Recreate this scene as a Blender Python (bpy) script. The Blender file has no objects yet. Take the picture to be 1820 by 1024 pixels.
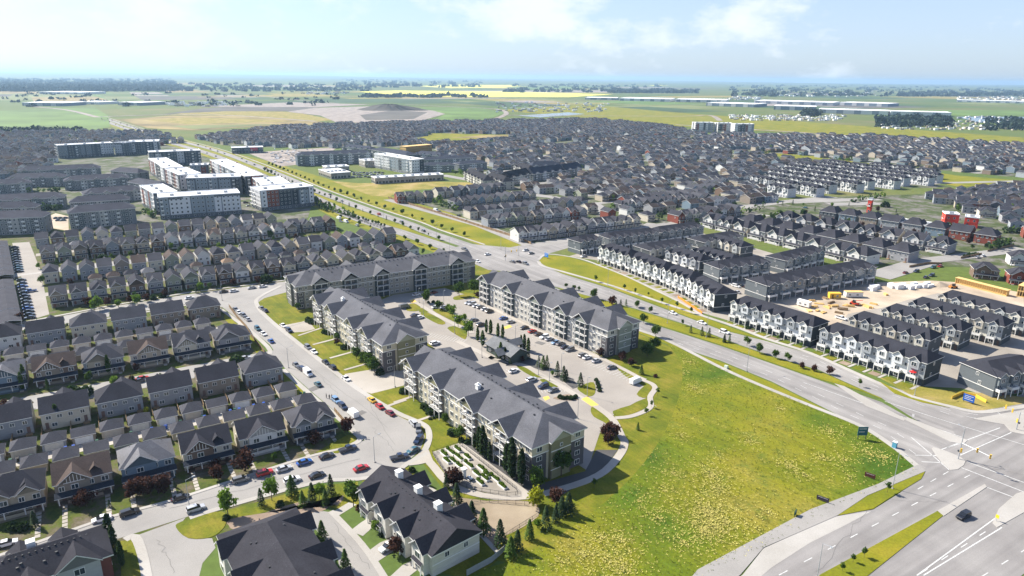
import bpy, math, random
import numpy as np
from mathutils import Matrix, Vector
random.seed(7)
rnd = random.Random(11)
RAD = math.radians
scene = bpy.context.scene

# ------------------------------------------------------------------ camera
CAM_H = 110.0
F_PX = 1213.0                       # focal length in photo pixels (photo 1820 wide)
PITCH = math.atan((512 - 137) / F_PX)
ROLL = RAD(0.65)
cd = bpy.data.cameras.new('camera')
cam = bpy.data.objects.new('camera', cd)
scene.collection.objects.link(cam)
cd.sensor_fit = 'HORIZONTAL'; cd.sensor_width = 36.0
cd.lens = 36.0 * F_PX / 1820.0
cd.clip_start = 1.0; cd.clip_end = 120000.0
cp_, sp_ = math.cos(PITCH), math.sin(PITCH)
_r0 = np.array([1, 0, 0.]); _f = np.array([0, cp_, -sp_]); _u0 = np.array([0, sp_, cp_])
_r = math.cos(ROLL) * _r0 + math.sin(ROLL) * _u0
_u = -math.sin(ROLL) * _r0 + math.cos(ROLL) * _u0
cam.matrix_world = Matrix(((_r[0], _u[0], -_f[0], 0), (_r[1], _u[1], -_f[1], 0), (_r[2], _u[2], -_f[2], CAM_H), (0, 0, 0, 1)))
scene.camera = cam

# ------------------------------------------------------------------ sun, sky, exposure
SUN_AZ = -62.0                      # degrees from +Y (view direction), negative = left
SUN_EL = 41.0
scene.view_settings.view_transform = 'Standard'
scene.view_settings.look = 'None'
scene.view_settings.gamma = 1.0
scene.view_settings.use_curve_mapping = False
scene.view_settings.exposure = 1.04
sd = bpy.data.lights.new('sun', 'SUN'); sun = bpy.data.objects.new('sun', sd)
scene.collection.objects.link(sun)
sd.energy = 5.0; sd.angle = RAD(0.53); sd.color = (1.0, 0.935, 0.825)
_sdv = Vector((math.sin(RAD(SUN_AZ)) * math.cos(RAD(SUN_EL)), math.cos(RAD(SUN_AZ)) * math.cos(RAD(SUN_EL)), math.sin(RAD(SUN_EL))))
sun.rotation_euler = _sdv.to_track_quat('Z', 'Y').to_euler()
sun.location = (0, 0, 400)
world = bpy.data.worlds.new('World'); scene.world = world; world.use_nodes = True
wn = world.node_tree; wn.nodes.clear()
def wnode(t, **k):
    n = wn.nodes.new(t)
    for a, b in k.items(): setattr(n, a, b)
    return n
_out = wnode('ShaderNodeOutputWorld'); _bg = wnode('ShaderNodeBackground')
_sky = wnode('ShaderNodeTexSky', sky_type='NISHITA', sun_disc=False)
_sky.sun_elevation = RAD(SUN_EL); _sky.sun_rotation = RAD(SUN_AZ)
_sky.air_density = 0.8; _sky.dust_density = 1.2; _sky.ozone_density = 3.0; _sky.altitude = 0
_bg.inputs['Strength'].default_value = 0.08
# thin fair-weather cloud laid over the clear sky (direction projected on a cloud deck)
_tc = wnode('ShaderNodeTexCoord'); _sep = wnode('ShaderNodeSeparateXYZ')
wn.links.new(_tc.outputs['Generated'], _sep.inputs[0])
_dv = wnode('ShaderNodeMapping'); wn.links.new(_tc.outputs['Generated'], _dv.inputs[0]); _dv.inputs['Scale'].default_value = (1, 1, 2.2); _dv.inputs['Location'].default_value = (3.1, .7, .2)
_n1 = wnode('ShaderNodeTexNoise'); _n1.inputs['Scale'].default_value = 5.5; _n1.inputs['Detail'].default_value = 8; _n1.inputs['Roughness'].default_value = 0.62
wn.links.new(_dv.outputs[0], _n1.inputs['Vector'])
_rmp = wnode('ShaderNodeMapRange'); _rmp.interpolation_type = 'SMOOTHSTEP'
_rmp.inputs['From Min'].default_value = 0.44; _rmp.inputs['From Max'].default_value = 0.66
_rmp.inputs['To Min'].default_value = 0.35; _rmp.inputs['To Max'].default_value = 1.0
wn.links.new(_n1.outputs['Fac'], _rmp.inputs['Value'])
# cloud seen edge-on is denser low in the sky and thins towards the zenith
_fall = wnode('ShaderNodeMapRange'); wn.links.new(_sep.outputs['Z'], _fall.inputs['Value']); _fall.inputs['From Min'].default_value = 0.12; _fall.inputs['From Max'].default_value = 0.7; _fall.inputs['To Min'].default_value = 1.0; _fall.inputs['To Max'].default_value = 0.12
_mulf = wnode('ShaderNodeMath', operation='MULTIPLY'); wn.links.new(_fall.outputs[0], _mulf.inputs[1])
_mix = wnode('ShaderNodeMix', data_type='RGBA'); _veil = wnode('ShaderNodeMapRange'); wn.links.new(_sep.outputs['Z'], _veil.inputs['Value']); _veil.inputs['From Min'].default_value = 0.0; _veil.inputs['From Max'].default_value = 0.5; _veil.inputs['To Min'].default_value = 0.5; _veil.inputs['To Max'].default_value = 0.05
_vm = wnode('ShaderNodeMath', operation='MAXIMUM'); wn.links.new(_rmp.outputs[0], _vm.inputs[0]); wn.links.new(_veil.outputs[0], _vm.inputs[1])
wn.links.new(_vm.outputs[0], _mulf.inputs[0]); wn.links.new(_mulf.outputs[0], _mix.inputs['Factor'])
_tint = wnode('ShaderNodeMix', data_type='RGBA', blend_type='MULTIPLY'); _tint.inputs['Factor'].default_value = 1.0
wn.links.new(_sky.outputs[0], _tint.inputs['A']); _tint.inputs['B'].default_value = (.76, .94, 1.20, 1); wn.links.new(_tint.outputs['Result'], _mix.inputs['A']); _mix.inputs['B'].default_value = (6.0, 6.5, 6.9, 1)
wn.links.new(_mix.outputs['Result'], _bg.inputs['Color']); wn.links.new(_bg.outputs[0], _out.inputs['Surface'])
scene.cycles.volume_bounces = 0
scene.cycles.max_bounces = 5; scene.cycles.diffuse_bounces = 2; scene.cycles.glossy_bounces = 2
scene.cycles.transmission_bounces = 2; scene.cycles.transparent_max_bounces = 4
scene.cycles.caustics_reflective = False; scene.cycles.caustics_refractive = False
scene.cycles.use_denoising = True

# ------------------------------------------------------------------ survey helpers
def G(x, y, z=0.0):
    """ground point (or point at height z) of a survey pixel of the 1820x1024 photograph"""
    d = (x - 910) / F_PX * _r - (y - 512) / F_PX * _u + _f
    t = (z - CAM_H) / d[2]
    return Vector((d[0] * t, d[1] * t, z))
def crop(ox, oy, s):
    return lambda x, y, z=0.0: G(ox + x / s, oy + y / s, z)
GRID = RAD(32.0)                    # the street grid is turned 32 degrees
ORG = G(880, 455)
DU = Vector((-math.sin(GRID), math.cos(GRID), 0)); DV = Vector((math.cos(GRID), math.sin(GRID), 0))
def W(u, v, z=0.0):
    p = ORG + DU * u + DV * v
    return Vector((p.x, p.y, z))
def UV(p):
    q = p - ORG
    return q.dot(DU), q.dot(DV)
ORD = 'first second third fourth fifth sixth seventh eighth ninth tenth eleventh twelfth thirteenth fourteenth fifteenth sixteenth seventeenth eighteenth nineteenth twentieth'.split()
_tens = {20: 'twenty', 30: 'thirty', 40: 'forty', 50: 'fifty', 60: 'sixty', 70: 'seventy', 80: 'eighty', 90: 'ninety'}
def nth(i):
    if i < 20: return ORD[i]
    if i >= 100: return 'hundred-and-' + nth(i - 100)
    if i == 99: return 'hundredth'
    t, r = (i + 1) // 10 * 10, (i + 1) % 10
    return (_tens[t][:-1] + 'ieth') if r == 0 else _tens[t] + '-' + ORD[r - 1]

# ------------------------------------------------------------------ mesh builder
class MB:
    def __init__(s): s.v = []; s.f = []; s.m = []
    def poly(s, pts, m=0):
        b = len(s.v); s.v.extend(tuple(p) for p in pts); s.f.append(tuple(range(b, b + len(pts)))); s.m.append(m)
    def box(s, x0, x1, y0, y1, z0, z1, m=0, bottom=True):
        b = len(s.v)
        s.v += [(x0, y0, z0), (x1, y0, z0), (x1, y1, z0), (x0, y1, z0), (x0, y0, z1), (x1, y0, z1), (x1, y1, z1), (x0, y1, z1)]
        fs = [(4, 5, 6, 7), (0, 1, 5, 4), (1, 2, 6, 5), (2, 3, 7, 6), (3, 0, 4, 7)]
        if bottom: fs.append((3, 2, 1, 0))
        for f in fs: s.f.append(tuple(b + i for i in f)); s.m.append(m)
    def prism(s, pts, z0, z1, m=0, mside=None):
        """pts: list of (x,y) counter-clockwise"""
        b = len(s.v); n = len(pts)
        s.v += [(p[0], p[1], z1) for p in pts] + [(p[0], p[1], z0) for p in pts]
        s.f.append(tuple(range(b, b + n))); s.m.append(m)
        for i in range(n):
            j = (i + 1) % n
            s.f.append((b + j, b + i, b + n + i, b + n + j)); s.m.append(m if mside is None else mside)
    def gable(s, x0, x1, y0, y1, z, rise, th=0.22, m=0, mf=1, axis='x'):
        """closed gable roof, ridge along axis"""
        if axis == 'x':
            ym = (y0 + y1) / 2
            P = lambda a, b, c: (a, b, c)
        else:
            x0, x1, y0, y1 = y0, y1, x0, x1
            ym = (y0 + y1) / 2
            P = lambda a, b, c: (b, a, c)
        A = [(x0, y0, z), (x1, y0, z), (x1, ym, z + rise), (x0, ym, z + rise), (x0, y1, z), (x1, y1, z)]
        b = len(s.v)
        s.v += [P(*p) for p in A] + [P(p[0], p[1], p[2] - th) for p in A]
        fl = [((0, 1, 2, 3), m), ((3, 2, 5, 4), m), ((6, 9, 8, 7), mf), ((9, 10, 11, 8), mf),
              ((0, 6, 7, 1), mf), ((5, 11, 10, 4), mf), ((0, 3, 9, 6), mf), ((3, 4, 10, 9), mf), ((1, 7, 8, 2), mf), ((2, 8, 11, 5), mf)]
        for f, mm in fl:
            f = tuple(b + i for i in f)
            s.f.append(f if axis == 'x' else f[::-1]); s.m.append(mm)
    def hip(s, x0, x1, y0, y1, z, rise, h0=None, h1=None, th=0.22, m=0, mf=1):
        """closed hip roof, ridge along x; h0/h1 = hip run at each end"""
        w = (y1 - y0) / 2; ym = (y0 + y1) / 2
        h0 = w if h0 is None else h0; h1 = w if h1 is None else h1
        b = len(s.v)
        s.v += [(x0, y0, z), (x1, y0, z), (x1, y1, z), (x0, y1, z), (x0 + h0, ym, z + rise), (x1 - h1, ym, z + rise),
                (x0, y0, z - th), (x1, y0, z - th), (x1, y1, z - th), (x0, y1, z - th)]
        for f, mm in [((0, 1, 5, 4), m), ((1, 2, 5), m), ((2, 3, 4, 5), m), ((3, 0, 4), m), ((6, 7, 1, 0), mf), ((7, 8, 2, 1), mf), ((8, 9, 3, 2), mf), ((9, 6, 0, 3), mf), ((9, 8, 7, 6), mf)]:
            s.f.append(tuple(b + i for i in f)); s.m.append(mm)
    def tri_wall(s, x0, x1, y, z, rise, th=0.15, m=0, axis='x'):
        """gable-end triangle wall"""
        xm = (x0 + x1) / 2
        P = (lambda a, b, c: (a, b, c)) if axis == 'x' else (lambda a, b, c: (b, a, c))
        A = [(x0, y, z), (x1, y, z), (xm, y, z + rise)]
        B = [(x0, y + th, z), (x1, y + th, z), (xm, y + th, z + rise)]
        b = len(s.v); s.v += [P(*p) for p in A + B]
        for f in [(0, 1, 2), (5, 4, 3), (0, 3, 4, 1), (1, 4, 5, 2), (2, 5, 3, 0)]:
            s.f.append(tuple(b + i for i in f)); s.m.append(m)
    def cyl(s, x, y, z0, z1, r0, r1=None, n=8, m=0, cap=True):
        r1 = r0 if r1 is None else r1
        b = len(s.v)
        for z, r in ((z0, r0), (z1, r1)):
            for i in range(n):
                a = 2 * math.pi * i / n; s.v.append((x + r * math.cos(a), y + r * math.sin(a), z))
        for i in range(n):
            j = (i + 1) % n; s.f.append((b + i, b + j, b + n + j, b + n + i)); s.m.append(m)
        if cap: s.f.append(tuple(b + n + i for i in range(n))); s.m.append(m)
    def tube(s, p0, p1, r0, r1=None, n=6, m=0):
        r1 = r0 if r1 is None else r1
        p0, p1 = Vector(p0), Vector(p1); d = (p1 - p0).normalized()
        a = d.orthogonal().normalized(); c = d.cross(a); b = len(s.v)
        for p, r in ((p0, r0), (p1, r1)):
            for i in range(n):
                t = 2 * math.pi * i / n; s.v.append(tuple(p + a * r * math.cos(t) + c * r * math.sin(t)))
        for i in range(n):
            j = (i + 1) % n; s.f.append((b + i, b + j, b + n + j, b + n + i)); s.m.append(m)
        s.f.append(tuple(b + n + i for i in range(n))); s.m.append(m)
        s.f.append(tuple(b + i for i in range(n))[::-1]); s.m.append(m)
    def add(s, o, M=None, moff=0):
        b = len(s.v)
        s.v += [tuple(M @ Vector(p)) for p in o.v] if M is not None else o.v
        s.f += [tuple(b + i for i in f) for f in o.f]; s.m += [k + moff for k in o.m]
    def mesh(s, name, mats, smooth=False):
        me = bpy.data.meshes.new(name)
        me.from_pydata(s.v, [], s.f)
        if isinstance(mats, str): mats = [mats]
        for k in mats: me.materials.append(MAT[k])
        if len(mats) > 1: me.polygons.foreach_set('material_index', s.m)
        if smooth: me.polygons.foreach_set('use_smooth', [True] * len(s.f))
        me.update()
        return me

COL = scene.collection
def ob(name, mesh, parent=None, loc=None, rz=None, color=None, label=None, cat=None, group=None, kind=None, M=None, scale=None):
    o = bpy.data.objects.new(name, mesh)
    COL.objects.link(o)
    if parent is not None: o.parent = parent
    if M is not None: o.matrix_local = M
    else:
        if loc is not None: o.location = loc
        if rz is not None: o.rotation_euler = (0, 0, rz)
        if scale is not None: o.scale = scale if not isinstance(scale, (int, float)) else (scale,) * 3
    if color is not None: o.color = (*color[:3], 1)
    if label: o['label'] = label
    if cat: o['category'] = cat
    if group: o['group'] = group
    if kind: o['kind'] = kind
    return o
def struct(name, mb, mats, kind='structure'):
    return ob(name, mb.mesh(name, mats), kind=kind)
# prototype: list of (name, mesh, matrix, colour key or rgb, children)
def spawn(name, parts, loc, rz, colors, label, cat, group=None, scale=None):
    e = ob(name, None, loc=loc, rz=rz, label=label, cat=cat, group=group, scale=scale)
    e.empty_display_size = 0.5
    put(parts, e, colors)
    return e
def put(parts, parent, colors):
    for p in parts:
        nm, me, M, ck = p[:4]
        c = colors.get(ck) if isinstance(ck, str) else ck
        o = ob(nm, me, parent=parent, M=M, color=c)
        if len(p) > 4 and p[4]: put(p[4], o, colors)
T = Matrix.Translation
def TR(x, y, z, rz=0.0): return Matrix.Translation((x, y, z)) @ Matrix.Rotation(rz, 4, 'Z')
# ------------------------------------------------------------------ materials
MAT = {}
class NT:
    def __init__(s, name):
        s.mat = bpy.data.materials.new(name); s.mat.use_nodes = True; s.t = s.mat.node_tree; s.t.nodes.clear()
        s.o = s.t.nodes.new('ShaderNodeOutputMaterial'); s.b = s.t.nodes.new('ShaderNodeBsdfPrincipled')
        s.t.links.new(s.b.outputs[0], s.o.inputs[0]); MAT[name] = s.mat
        s.b.inputs['Specular IOR Level'].default_value = 0.25
    def n(s, t, **k):
        x = s.t.nodes.new(t)
        for a, b in k.items(): setattr(x, a, b)
        return x
    def l(s, a, b): s.t.links.new(a, b)
    def pos(s, obj=False):
        if obj: return s.n('ShaderNodeTexCoord').outputs['Object']
        return s.n('ShaderNodeNewGeometry').outputs['Position']
    def noise(s, scale, detail=3, rough=0.55, vec=None, obj=False, stretch=None):
        v = vec or s.pos(obj)
        if stretch:
            if len(stretch) > 3:
                m = s.n('ShaderNodeMapping'); s.l(v, m.inputs[0]); m.inputs['Rotation'].default_value = (0, 0, stretch[3]); v = m.outputs[0]
            m = s.n('ShaderNodeMapping'); s.l(v, m.inputs[0]); m.inputs['Scale'].default_value = stretch[:3]
            v = m.outputs[0]
        x = s.n('ShaderNodeTexNoise'); x.inputs['Scale'].default_value = scale; x.inputs['Detail'].default_value = detail; x.inputs['Roughness'].default_value = rough
        s.l(v, x.inputs['Vector']); return x.outputs['Fac']
    def ramp(s, fac, stops):
        r = s.n('ShaderNodeValToRGB'); e = r.color_ramp.elements
        while len(e) < len(stops): e.new(0.5)
        for i, (p, c) in enumerate(stops): e[i].position = p; e[i].color = (*c, 1) if len(c) == 3 else c
        s.l(fac, r.inputs[0]); return r.outputs[0]
    def rng(s, fac, a, b, c=0.0, d=1.0):
        m = s.n('ShaderNodeMapRange'); m.inputs['From Min'].default_value = a; m.inputs['From Max'].default_value = b
        m.inputs['To Min'].default_value = c; m.inputs['To Max'].default_value = d; s.l(fac, m.inputs['Value']); return m.outputs[0]
    def mix(s, fac, a, b, mode='MIX'):
        m = s.n('ShaderNodeMix', data_type='RGBA', blend_type=mode)
        for v, k in ((fac, 'Factor'), (a, 'A'), (b, 'B')):
            if hasattr(v, 'is_linked'): s.l(v, m.inputs[k])
            elif k == 'Factor': m.inputs[k].default_value = v
            else: m.inputs[k].default_value = (*v, 1)
        return m.outputs['Result']
    def mul(s, a, b):
        m = s.n('ShaderNodeMath', operation='MULTIPLY')
        for i, v in enumerate((a, b)):
            if hasattr(v, 'is_linked'): s.l(v, m.inputs[i])
            else: m.inputs[i].default_value = v
        return m.outputs[0]
    def vmul(s, col, fac):
        m = s.n('ShaderNodeVectorMath', operation='SCALE'); s.l(col, m.inputs[0]); s.l(fac, m.inputs['Scale']); return m.outputs[0]
    def col(s, c, rough=0.85, metal=0.0):
        if hasattr(c, 'is_linked'): s.l(c, s.b.inputs['Base Color'])
        else: s.b.inputs['Base Color'].default_value = (*c, 1)
        s.b.inputs['Roughness'].default_value = rough; s.b.inputs['Metallic'].default_value = metal; return s
    def bump(s, fac, strength=0.3, dist=0.1):
        x = s.n('ShaderNodeBump'); x.inputs['Strength'].default_value = strength; x.inputs['Distance'].default_value = dist
        s.l(fac, x.inputs['Height']); s.l(x.outputs[0], s.b.inputs['Normal']); return s
def objcol(name, lo, hi, scale, rough=0.85, detail=4, spec=0.25, stretch=None, bump=0.0):
    """material that takes the object's own colour, broken up by wear noise"""
    m = NT(name); c = m.n('ShaderNodeObjectInfo').outputs['Color']
    f = m.rng(m.noise(scale, detail, 0.65, obj=True, stretch=stretch), 0.3, 0.7, lo, hi)
    m.col(m.vmul(c, f), rough); m.b.inputs['Specular IOR Level'].default_value = spec
    if bump: m.bump(f, bump, 0.05)
    return m
def plain(name, c, rough=0.8, var=0.12, scale=1.2, metal=0.0, spec=0.25):
    m = NT(name)
    f = m.rng(m.noise(scale, 4, 0.6), 0.3, 0.7, 1 - var, 1 + var)
    rgb = m.n('ShaderNodeRGB'); rgb.outputs[0].default_value = (*c, 1)
    m.col(m.vmul(rgb.outputs[0], f), rough, metal); m.b.inputs['Specular IOR Level'].default_value = spec
    return m

objcol('siding', 0.88, 1.10, 0.6, 0.75, stretch=(1, 1, 6))
def _roof():
    m = NT('shingle'); c = m.n('ShaderNodeObjectInfo').outputs['Color']
    f1 = m.rng(m.noise(2.6, 3, 0.8, obj=True), 0.25, 0.75, 0.72, 1.28)
    f2 = m.rng(m.noise(0.22, 3, 0.5, obj=True), 0.3, 0.7, 0.86, 1.14)
    m.col(m.vmul(m.vmul(c, f1), f2), 0.92); m.b.inputs['Specular IOR Level'].default_value = 0.06
    m.bump(m.noise(3.0, 2, 0.7, obj=True), 0.35, 0.08)
_roof()
objcol('brickwork', 0.6, 1.35, 2.2, 0.9, detail=5, stretch=(1, 1, 3))
objcol('paint', 0.97, 1.03, 0.5, 0.28, spec=0.6)
MAT['paint'].node_tree.nodes['Principled BSDF'].inputs['Coat Weight'].default_value = 0.6
objcol('plain_colour', 0.9, 1.1, 1.0, 0.7)
plain('trim', (0.74, 0.73, 0.70), 0.6, 0.06)
plain('white_roofing', (0.80, 0.80, 0.79), 0.75, 0.07, 0.15)
plain('dark_metal', (0.035, 0.037, 0.042), 0.5, 0.1)
plain('pole_metal', (0.36, 0.38, 0.40), 0.45, 0.08, metal=0.3)
plain('rubber', (0.018, 0.018, 0.02), 0.9, 0.1)
plain('wheel_rim', (0.42, 0.43, 0.44), 0.4, 0.05, metal=0.6)
plain('car_light', (0.75, 0.74, 0.7), 0.2, 0.02)
plain('tail_light', (0.35, 0.02, 0.02), 0.3, 0.02)
plain('timber', (0.25, 0.17, 0.095), 0.85, 0.25)
plain('new_timber', (0.66, 0.44, 0.17), 0.8, 0.15)
plain('orange_mesh', (0.85, 0.24, 0.03), 0.8, 0.1)
plain('bark', (0.10, 0.075, 0.055), 0.95, 0.3, 4)
plain('signal_yellow', (0.80, 0.50, 0.06), 0.5, 0.05)
def _glass():
    m = NT('window_glass'); f = m.noise(0.7, 2, 0.6)
    m.col(m.ramp(f, [(0.3, (0.012, 0.018, 0.026)), (0.55, (0.04, 0.055, 0.07)), (0.75, (0.16, 0.18, 0.19))]), 0.12)
    m.b.inputs['Specular IOR Level'].default_value = 0.6
_glass()
m = NT('car_glass'); m.col((0.012, 0.014, 0.017), 0.06); m.b.inputs['Specular IOR Level'].default_value = 0.7
def leaf(name, a, b, c):
    m = NT(name); inf = m.n('ShaderNodeObjectInfo')
    f = m.noise(0.9, 3, 0.7, obj=True)
    g = m.n('ShaderNodeMath', operation='ADD'); m.l(f, g.inputs[0])
    r = m.rng(inf.outputs['Random'], 0, 1, -0.12, 0.12); m.l(r, g.inputs[1])
    m.col(m.ramp(g.outputs[0], [(0.3, a), (0.5, b), (0.72, c)]), 0.8); m.b.inputs['Specular IOR Level'].default_value = 0.2
    tr = m.n('ShaderNodeBsdfTranslucent'); tr.inputs[0].default_value = (b[0] * 1.5, b[1] * 1.5, b[2], 1)
    ms = m.n('ShaderNodeMixShader'); ms.inputs[0].default_value = 0.25
    m.l(m.b.outputs[0], ms.inputs[1]); m.l(tr.outputs[0], ms.inputs[2]); m.l(ms.outputs[0], m.o.inputs[0])
leaf('leaf_green', (0.028, 0.060, 0.010), (0.055, 0.105, 0.014), (0.10, 0.16, 0.02))
leaf('leaf_bright', (0.06, 0.12, 0.012), (0.11, 0.19, 0.018), (0.17, 0.25, 0.03))
leaf('leaf_dark', (0.014, 0.032, 0.012), (0.028, 0.055, 0.018), (0.05, 0.085, 0.025))
leaf('leaf_yellow', (0.14, 0.17, 0.008), (0.24, 0.26, 0.012), (0.33, 0.33, 0.02))
leaf('leaf_red', (0.030, 0.014, 0.011), (0.058, 0.024, 0.018), (0.095, 0.042, 0.028))
# ---- ground
def ground_mats():
    m = NT('land')                      # rough pasture to the horizon
    big = m.noise(0.0016, 4, 0.55); mid = m.noise(0.012, 4, 0.6); fine = m.noise(0.25, 4, 0.7)
    c = m.ramp(big, [(0.30, (0.045, 0.085, 0.02)), (0.44, (0.08, 0.12, 0.025)), (0.54, (0.12, 0.13, 0.035)), (0.62, (0.17, 0.145, 0.06)), (0.74, (0.12, 0.11, 0.06))])
    c = m.mix(m.rng(mid, 0.35, 0.7), c, (0.085, 0.12, 0.018))
    c = m.vmul(c, m.rng(fine, 0.25, 0.75, 0.72, 1.3)); m.col(c, 0.95)
    m = NT('lawn')
    a = m.noise(0.11, 4, 0.6); b = m.noise(1.8, 4, 0.75); z = m.noise(0.9, 2, 0.5, stretch=(1, 0.04, 1, -RAD(36)))
    c = m.ramp(a, [(0.32, (0.076, 0.102, 0.004)), (0.5, (0.125, 0.133, 0.006)), (0.68, (0.19, 0.162, 0.018))])
    c = m.vmul(c, m.rng(b, 0.25, 0.75, 0.68, 1.32)); c = m.vmul(c, m.rng(z, 0.3, 0.7, 0.86, 1.14)); m.col(c, 0.95)
    m = NT('meadow')                    # the vacant field: lush green, worn and flowering patches
    a = m.noise(0.020, 5, 0.62); b = m.noise(1.3, 5, 0.78); d = m.noise(0.045, 6, 0.72); e = m.noise(0.16, 5, 0.72); w = m.noise(.5, 2, .5, stretch=(1, .03, 1, -RAD(40)))
    c = m.ramp(a, [(0.36, (0.044, 0.092, 0.002)), (0.45, (0.104, 0.134, 0.003)), (0.54, (0.165, 0.162, 0.006)), (0.66, (0.235, 0.192, 0.028))])
    c = m.mix(m.rng(e, 0.48, 0.70, 0, 0.7), c, (0.048, 0.105, 0.005))
    c = m.mix(m.rng(d, 0.53, 0.70, 0, .5), c, (0.20, 0.175, 0.024))
    c = m.mix(m.mul(m.rng(d, 0.57, 0.66), m.rng(b, 0.52, 0.62)), c, (0.42, 0.34, 0.07))
    c = m.vmul(c, m.rng(b, 0.25, 0.75, 0.6, 1.4)); c = m.vmul(c, m.rng(w, .3, .7, .88, 1.12)); m.col(c, 0.95); m.bump(b, 0.5, 0.3)
    m = NT('dry_grass')
    a = m.noise(0.05, 4, 0.6); b = m.noise(1.1, 4, 0.7)
    c = m.ramp(a, [(0.3, (0.14, 0.14, 0.015)), (0.5, (0.24, 0.20, 0.045)), (0.7, (0.36, 0.26, 0.11))])
    m.col(m.vmul(c, m.rng(b, 0.25, 0.75, 0.75, 1.25)), 0.95)
    m = NT('verge')
    a = m.noise(0.04, 4, 0.6); b = m.noise(1.4, 4, 0.75)
    c = m.ramp(a, [(0.3, (0.115, 0.135, 0.004)), (0.5, (0.17, 0.168, 0.006)), (0.7, (0.245, 0.20, 0.016))])
    m.col(m.vmul(c, m.rng(b, 0.25, 0.75, 0.70, 1.3)), 0.95)
    def road(name, c0, c1, c2, tracks=None):
        m = NT(name); a = m.noise(0.05, 5, 0.6); b = m.noise(3.5, 4, 0.8)
        c = m.ramp(a, [(0.3, c0), (0.5, c1), (0.7, c2)])
        c = m.vmul(c, m.rng(b, 0.25, 0.75, 0.86, 1.14))
        if tracks is not None:
            t = m.noise(0.42, 2, 0.5, stretch=(1, 0.012, 1, tracks)); c = m.vmul(c, m.rng(t, 0.32, 0.68, 0.84, 1.13))
        m.col(c, 0.9); m.b.inputs['Specular IOR Level'].default_value = 0.3
    road('asphalt', (0.225, 0.213, 0.198), (0.268, 0.254, 0.236), (0.30, 0.284, 0.264))
    road('main_asphalt', (0.20, 0.188, 0.178), (0.245, 0.231, 0.218), (0.29, 0.274, 0.258), tracks=-RAD(36))
    road('cross_asphalt', (0.185, 0.173, 0.165), (0.225, 0.212, 0.202), (0.27, 0.256, 0.242), tracks=RAD(58))
    road('parking_asphalt', (0.245, 0.220, 0.196), (0.285, 0.258, 0.226), (0.32, 0.29, 0.256))
    road('concrete', (0.31, 0.278, 0.238), (0.36, 0.327, 0.283), (0.41, 0.375, 0.33))
    road('dry_dirt', (0.19, 0.15, 0.10), (0.26, 0.205, 0.14), (0.33, 0.27, 0.19))
    road('kerb_concrete', (0.30, 0.28, 0.25), (0.35, 0.33, 0.30), (0.40, 0.38, 0.35))
    road('bare_earth', (0.30, 0.24, 0.18), (0.42, 0.34, 0.25), (0.52, 0.44, 0.34))
    road('far_earth', (0.17, 0.145, 0.125), (0.26, 0.22, 0.19), (0.38, 0.33, 0.285))
    road('mulch', (0.050, 0.048, 0.048), (0.075, 0.072, 0.070), (0.10, 0.096, 0.092))
    road('brown_mulch', (0.16, 0.115, 0.085), (0.23, 0.17, 0.125), (0.30, 0.23, 0.17))
    road('gravel', (0.23, 0.205, 0.172), (0.29, 0.26, 0.222), (0.35, 0.318, 0.275))
    plain('road_paint', (0.52, 0.52, 0.50), 0.7, 0.3, 2.0)
    plain('yellow_paint', (0.72, 0.46, 0.10), 0.7, 0.12, 2.0)
    plain('canola', (0.66, 0.62, 0.10), 0.9, 0.15, 0.01)
    plain('crop_green', (0.105, 0.165, 0.035), 0.9, 0.35, 0.006)
    plain('tan_field', (0.235, 0.18, 0.07), 0.9, 0.5, 0.012)
    plain('pale_crop', (0.16, 0.175, 0.06), 0.9, 0.3, 0.006)
    plain('dark_crop', (0.05, 0.085, 0.03), 0.9, 0.3, 0.006)
    plain('pond_water', (0.10, 0.14, 0.17), 0.15, 0.1, 0.02)
    plain('far_wood', (0.018, 0.032, 0.020), 0.95, 0.35, 0.02)
    plain('tuft_yellow', (0.56, 0.49, 0.14), 0.9, 0.2, 3)
    plain('tuft_green', (0.085, 0.11, 0.004), 0.9, 0.3, 3)
    plain('ploughed', (0.11, 0.10, 0.085), 0.95, 0.25, 0.01)
ground_mats()
def _yard():
    m = NT('yard'); a = m.noise(.16, 4, .65); b = m.noise(1.5, 4, .75); c = m.ramp(a, [(.32, (.04, .06, .008)), (.46, (.075, .095, .010)), (.56, (.10, .085, .045)), (.68, (.14, .115, .085))])
    m.col(m.vmul(c, m.rng(b, .25, .75, .65, 1.3)), .95)
    m = NT('suburb'); a = m.noise(.06, 5, .7); b = m.noise(.5, 4, .75); c = m.ramp(a, [(.34, (.040, .058, .016)), (.46, (.065, .085, .024)), (.56, (.14, .13, .11)), (.68, (.21, .195, .175))])
    m.col(m.vmul(c, m.rng(b, .25, .75, .7, 1.25)), .95)
_yard()
# ------------------------------------------------------------------ ground, roads, paths
def area2(p): return sum(p[i].x * p[(i + 1) % len(p)].y - p[(i + 1) % len(p)].x * p[i].y for i in range(len(p)))
def ccw(p): return p if area2(p) > 0 else p[::-1]
def px(pts): return [G(*p) for p in pts]
def smooth(p, n=4, closed=False):
    if n <= 1: return p
    out = []; N = len(p); rngN = N if closed else N - 1
    for i in range(rngN):
        a, b, c, d = (p[(i - 1) % N], p[i], p[(i + 1) % N], p[(i + 2) % N]) if closed else (p[max(i - 1, 0)], p[i], p[i + 1], p[min(i + 2, N - 1)])
        for k in range(n):
            t = k / n
            out.append(0.5 * ((2 * b) + (c - a) * t + (2 * a - 5 * b + 4 * c - d) * t * t + (3 * b - a - 3 * c + d) * t ** 3))
    if not closed: out.append(p[-1])
    return out
_zc = [0]
def zj(z):
    _zc[0] += 1; return z + .0011 * (_zc[0] % 13)      # keeps neighbouring sheets off one plane
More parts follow.
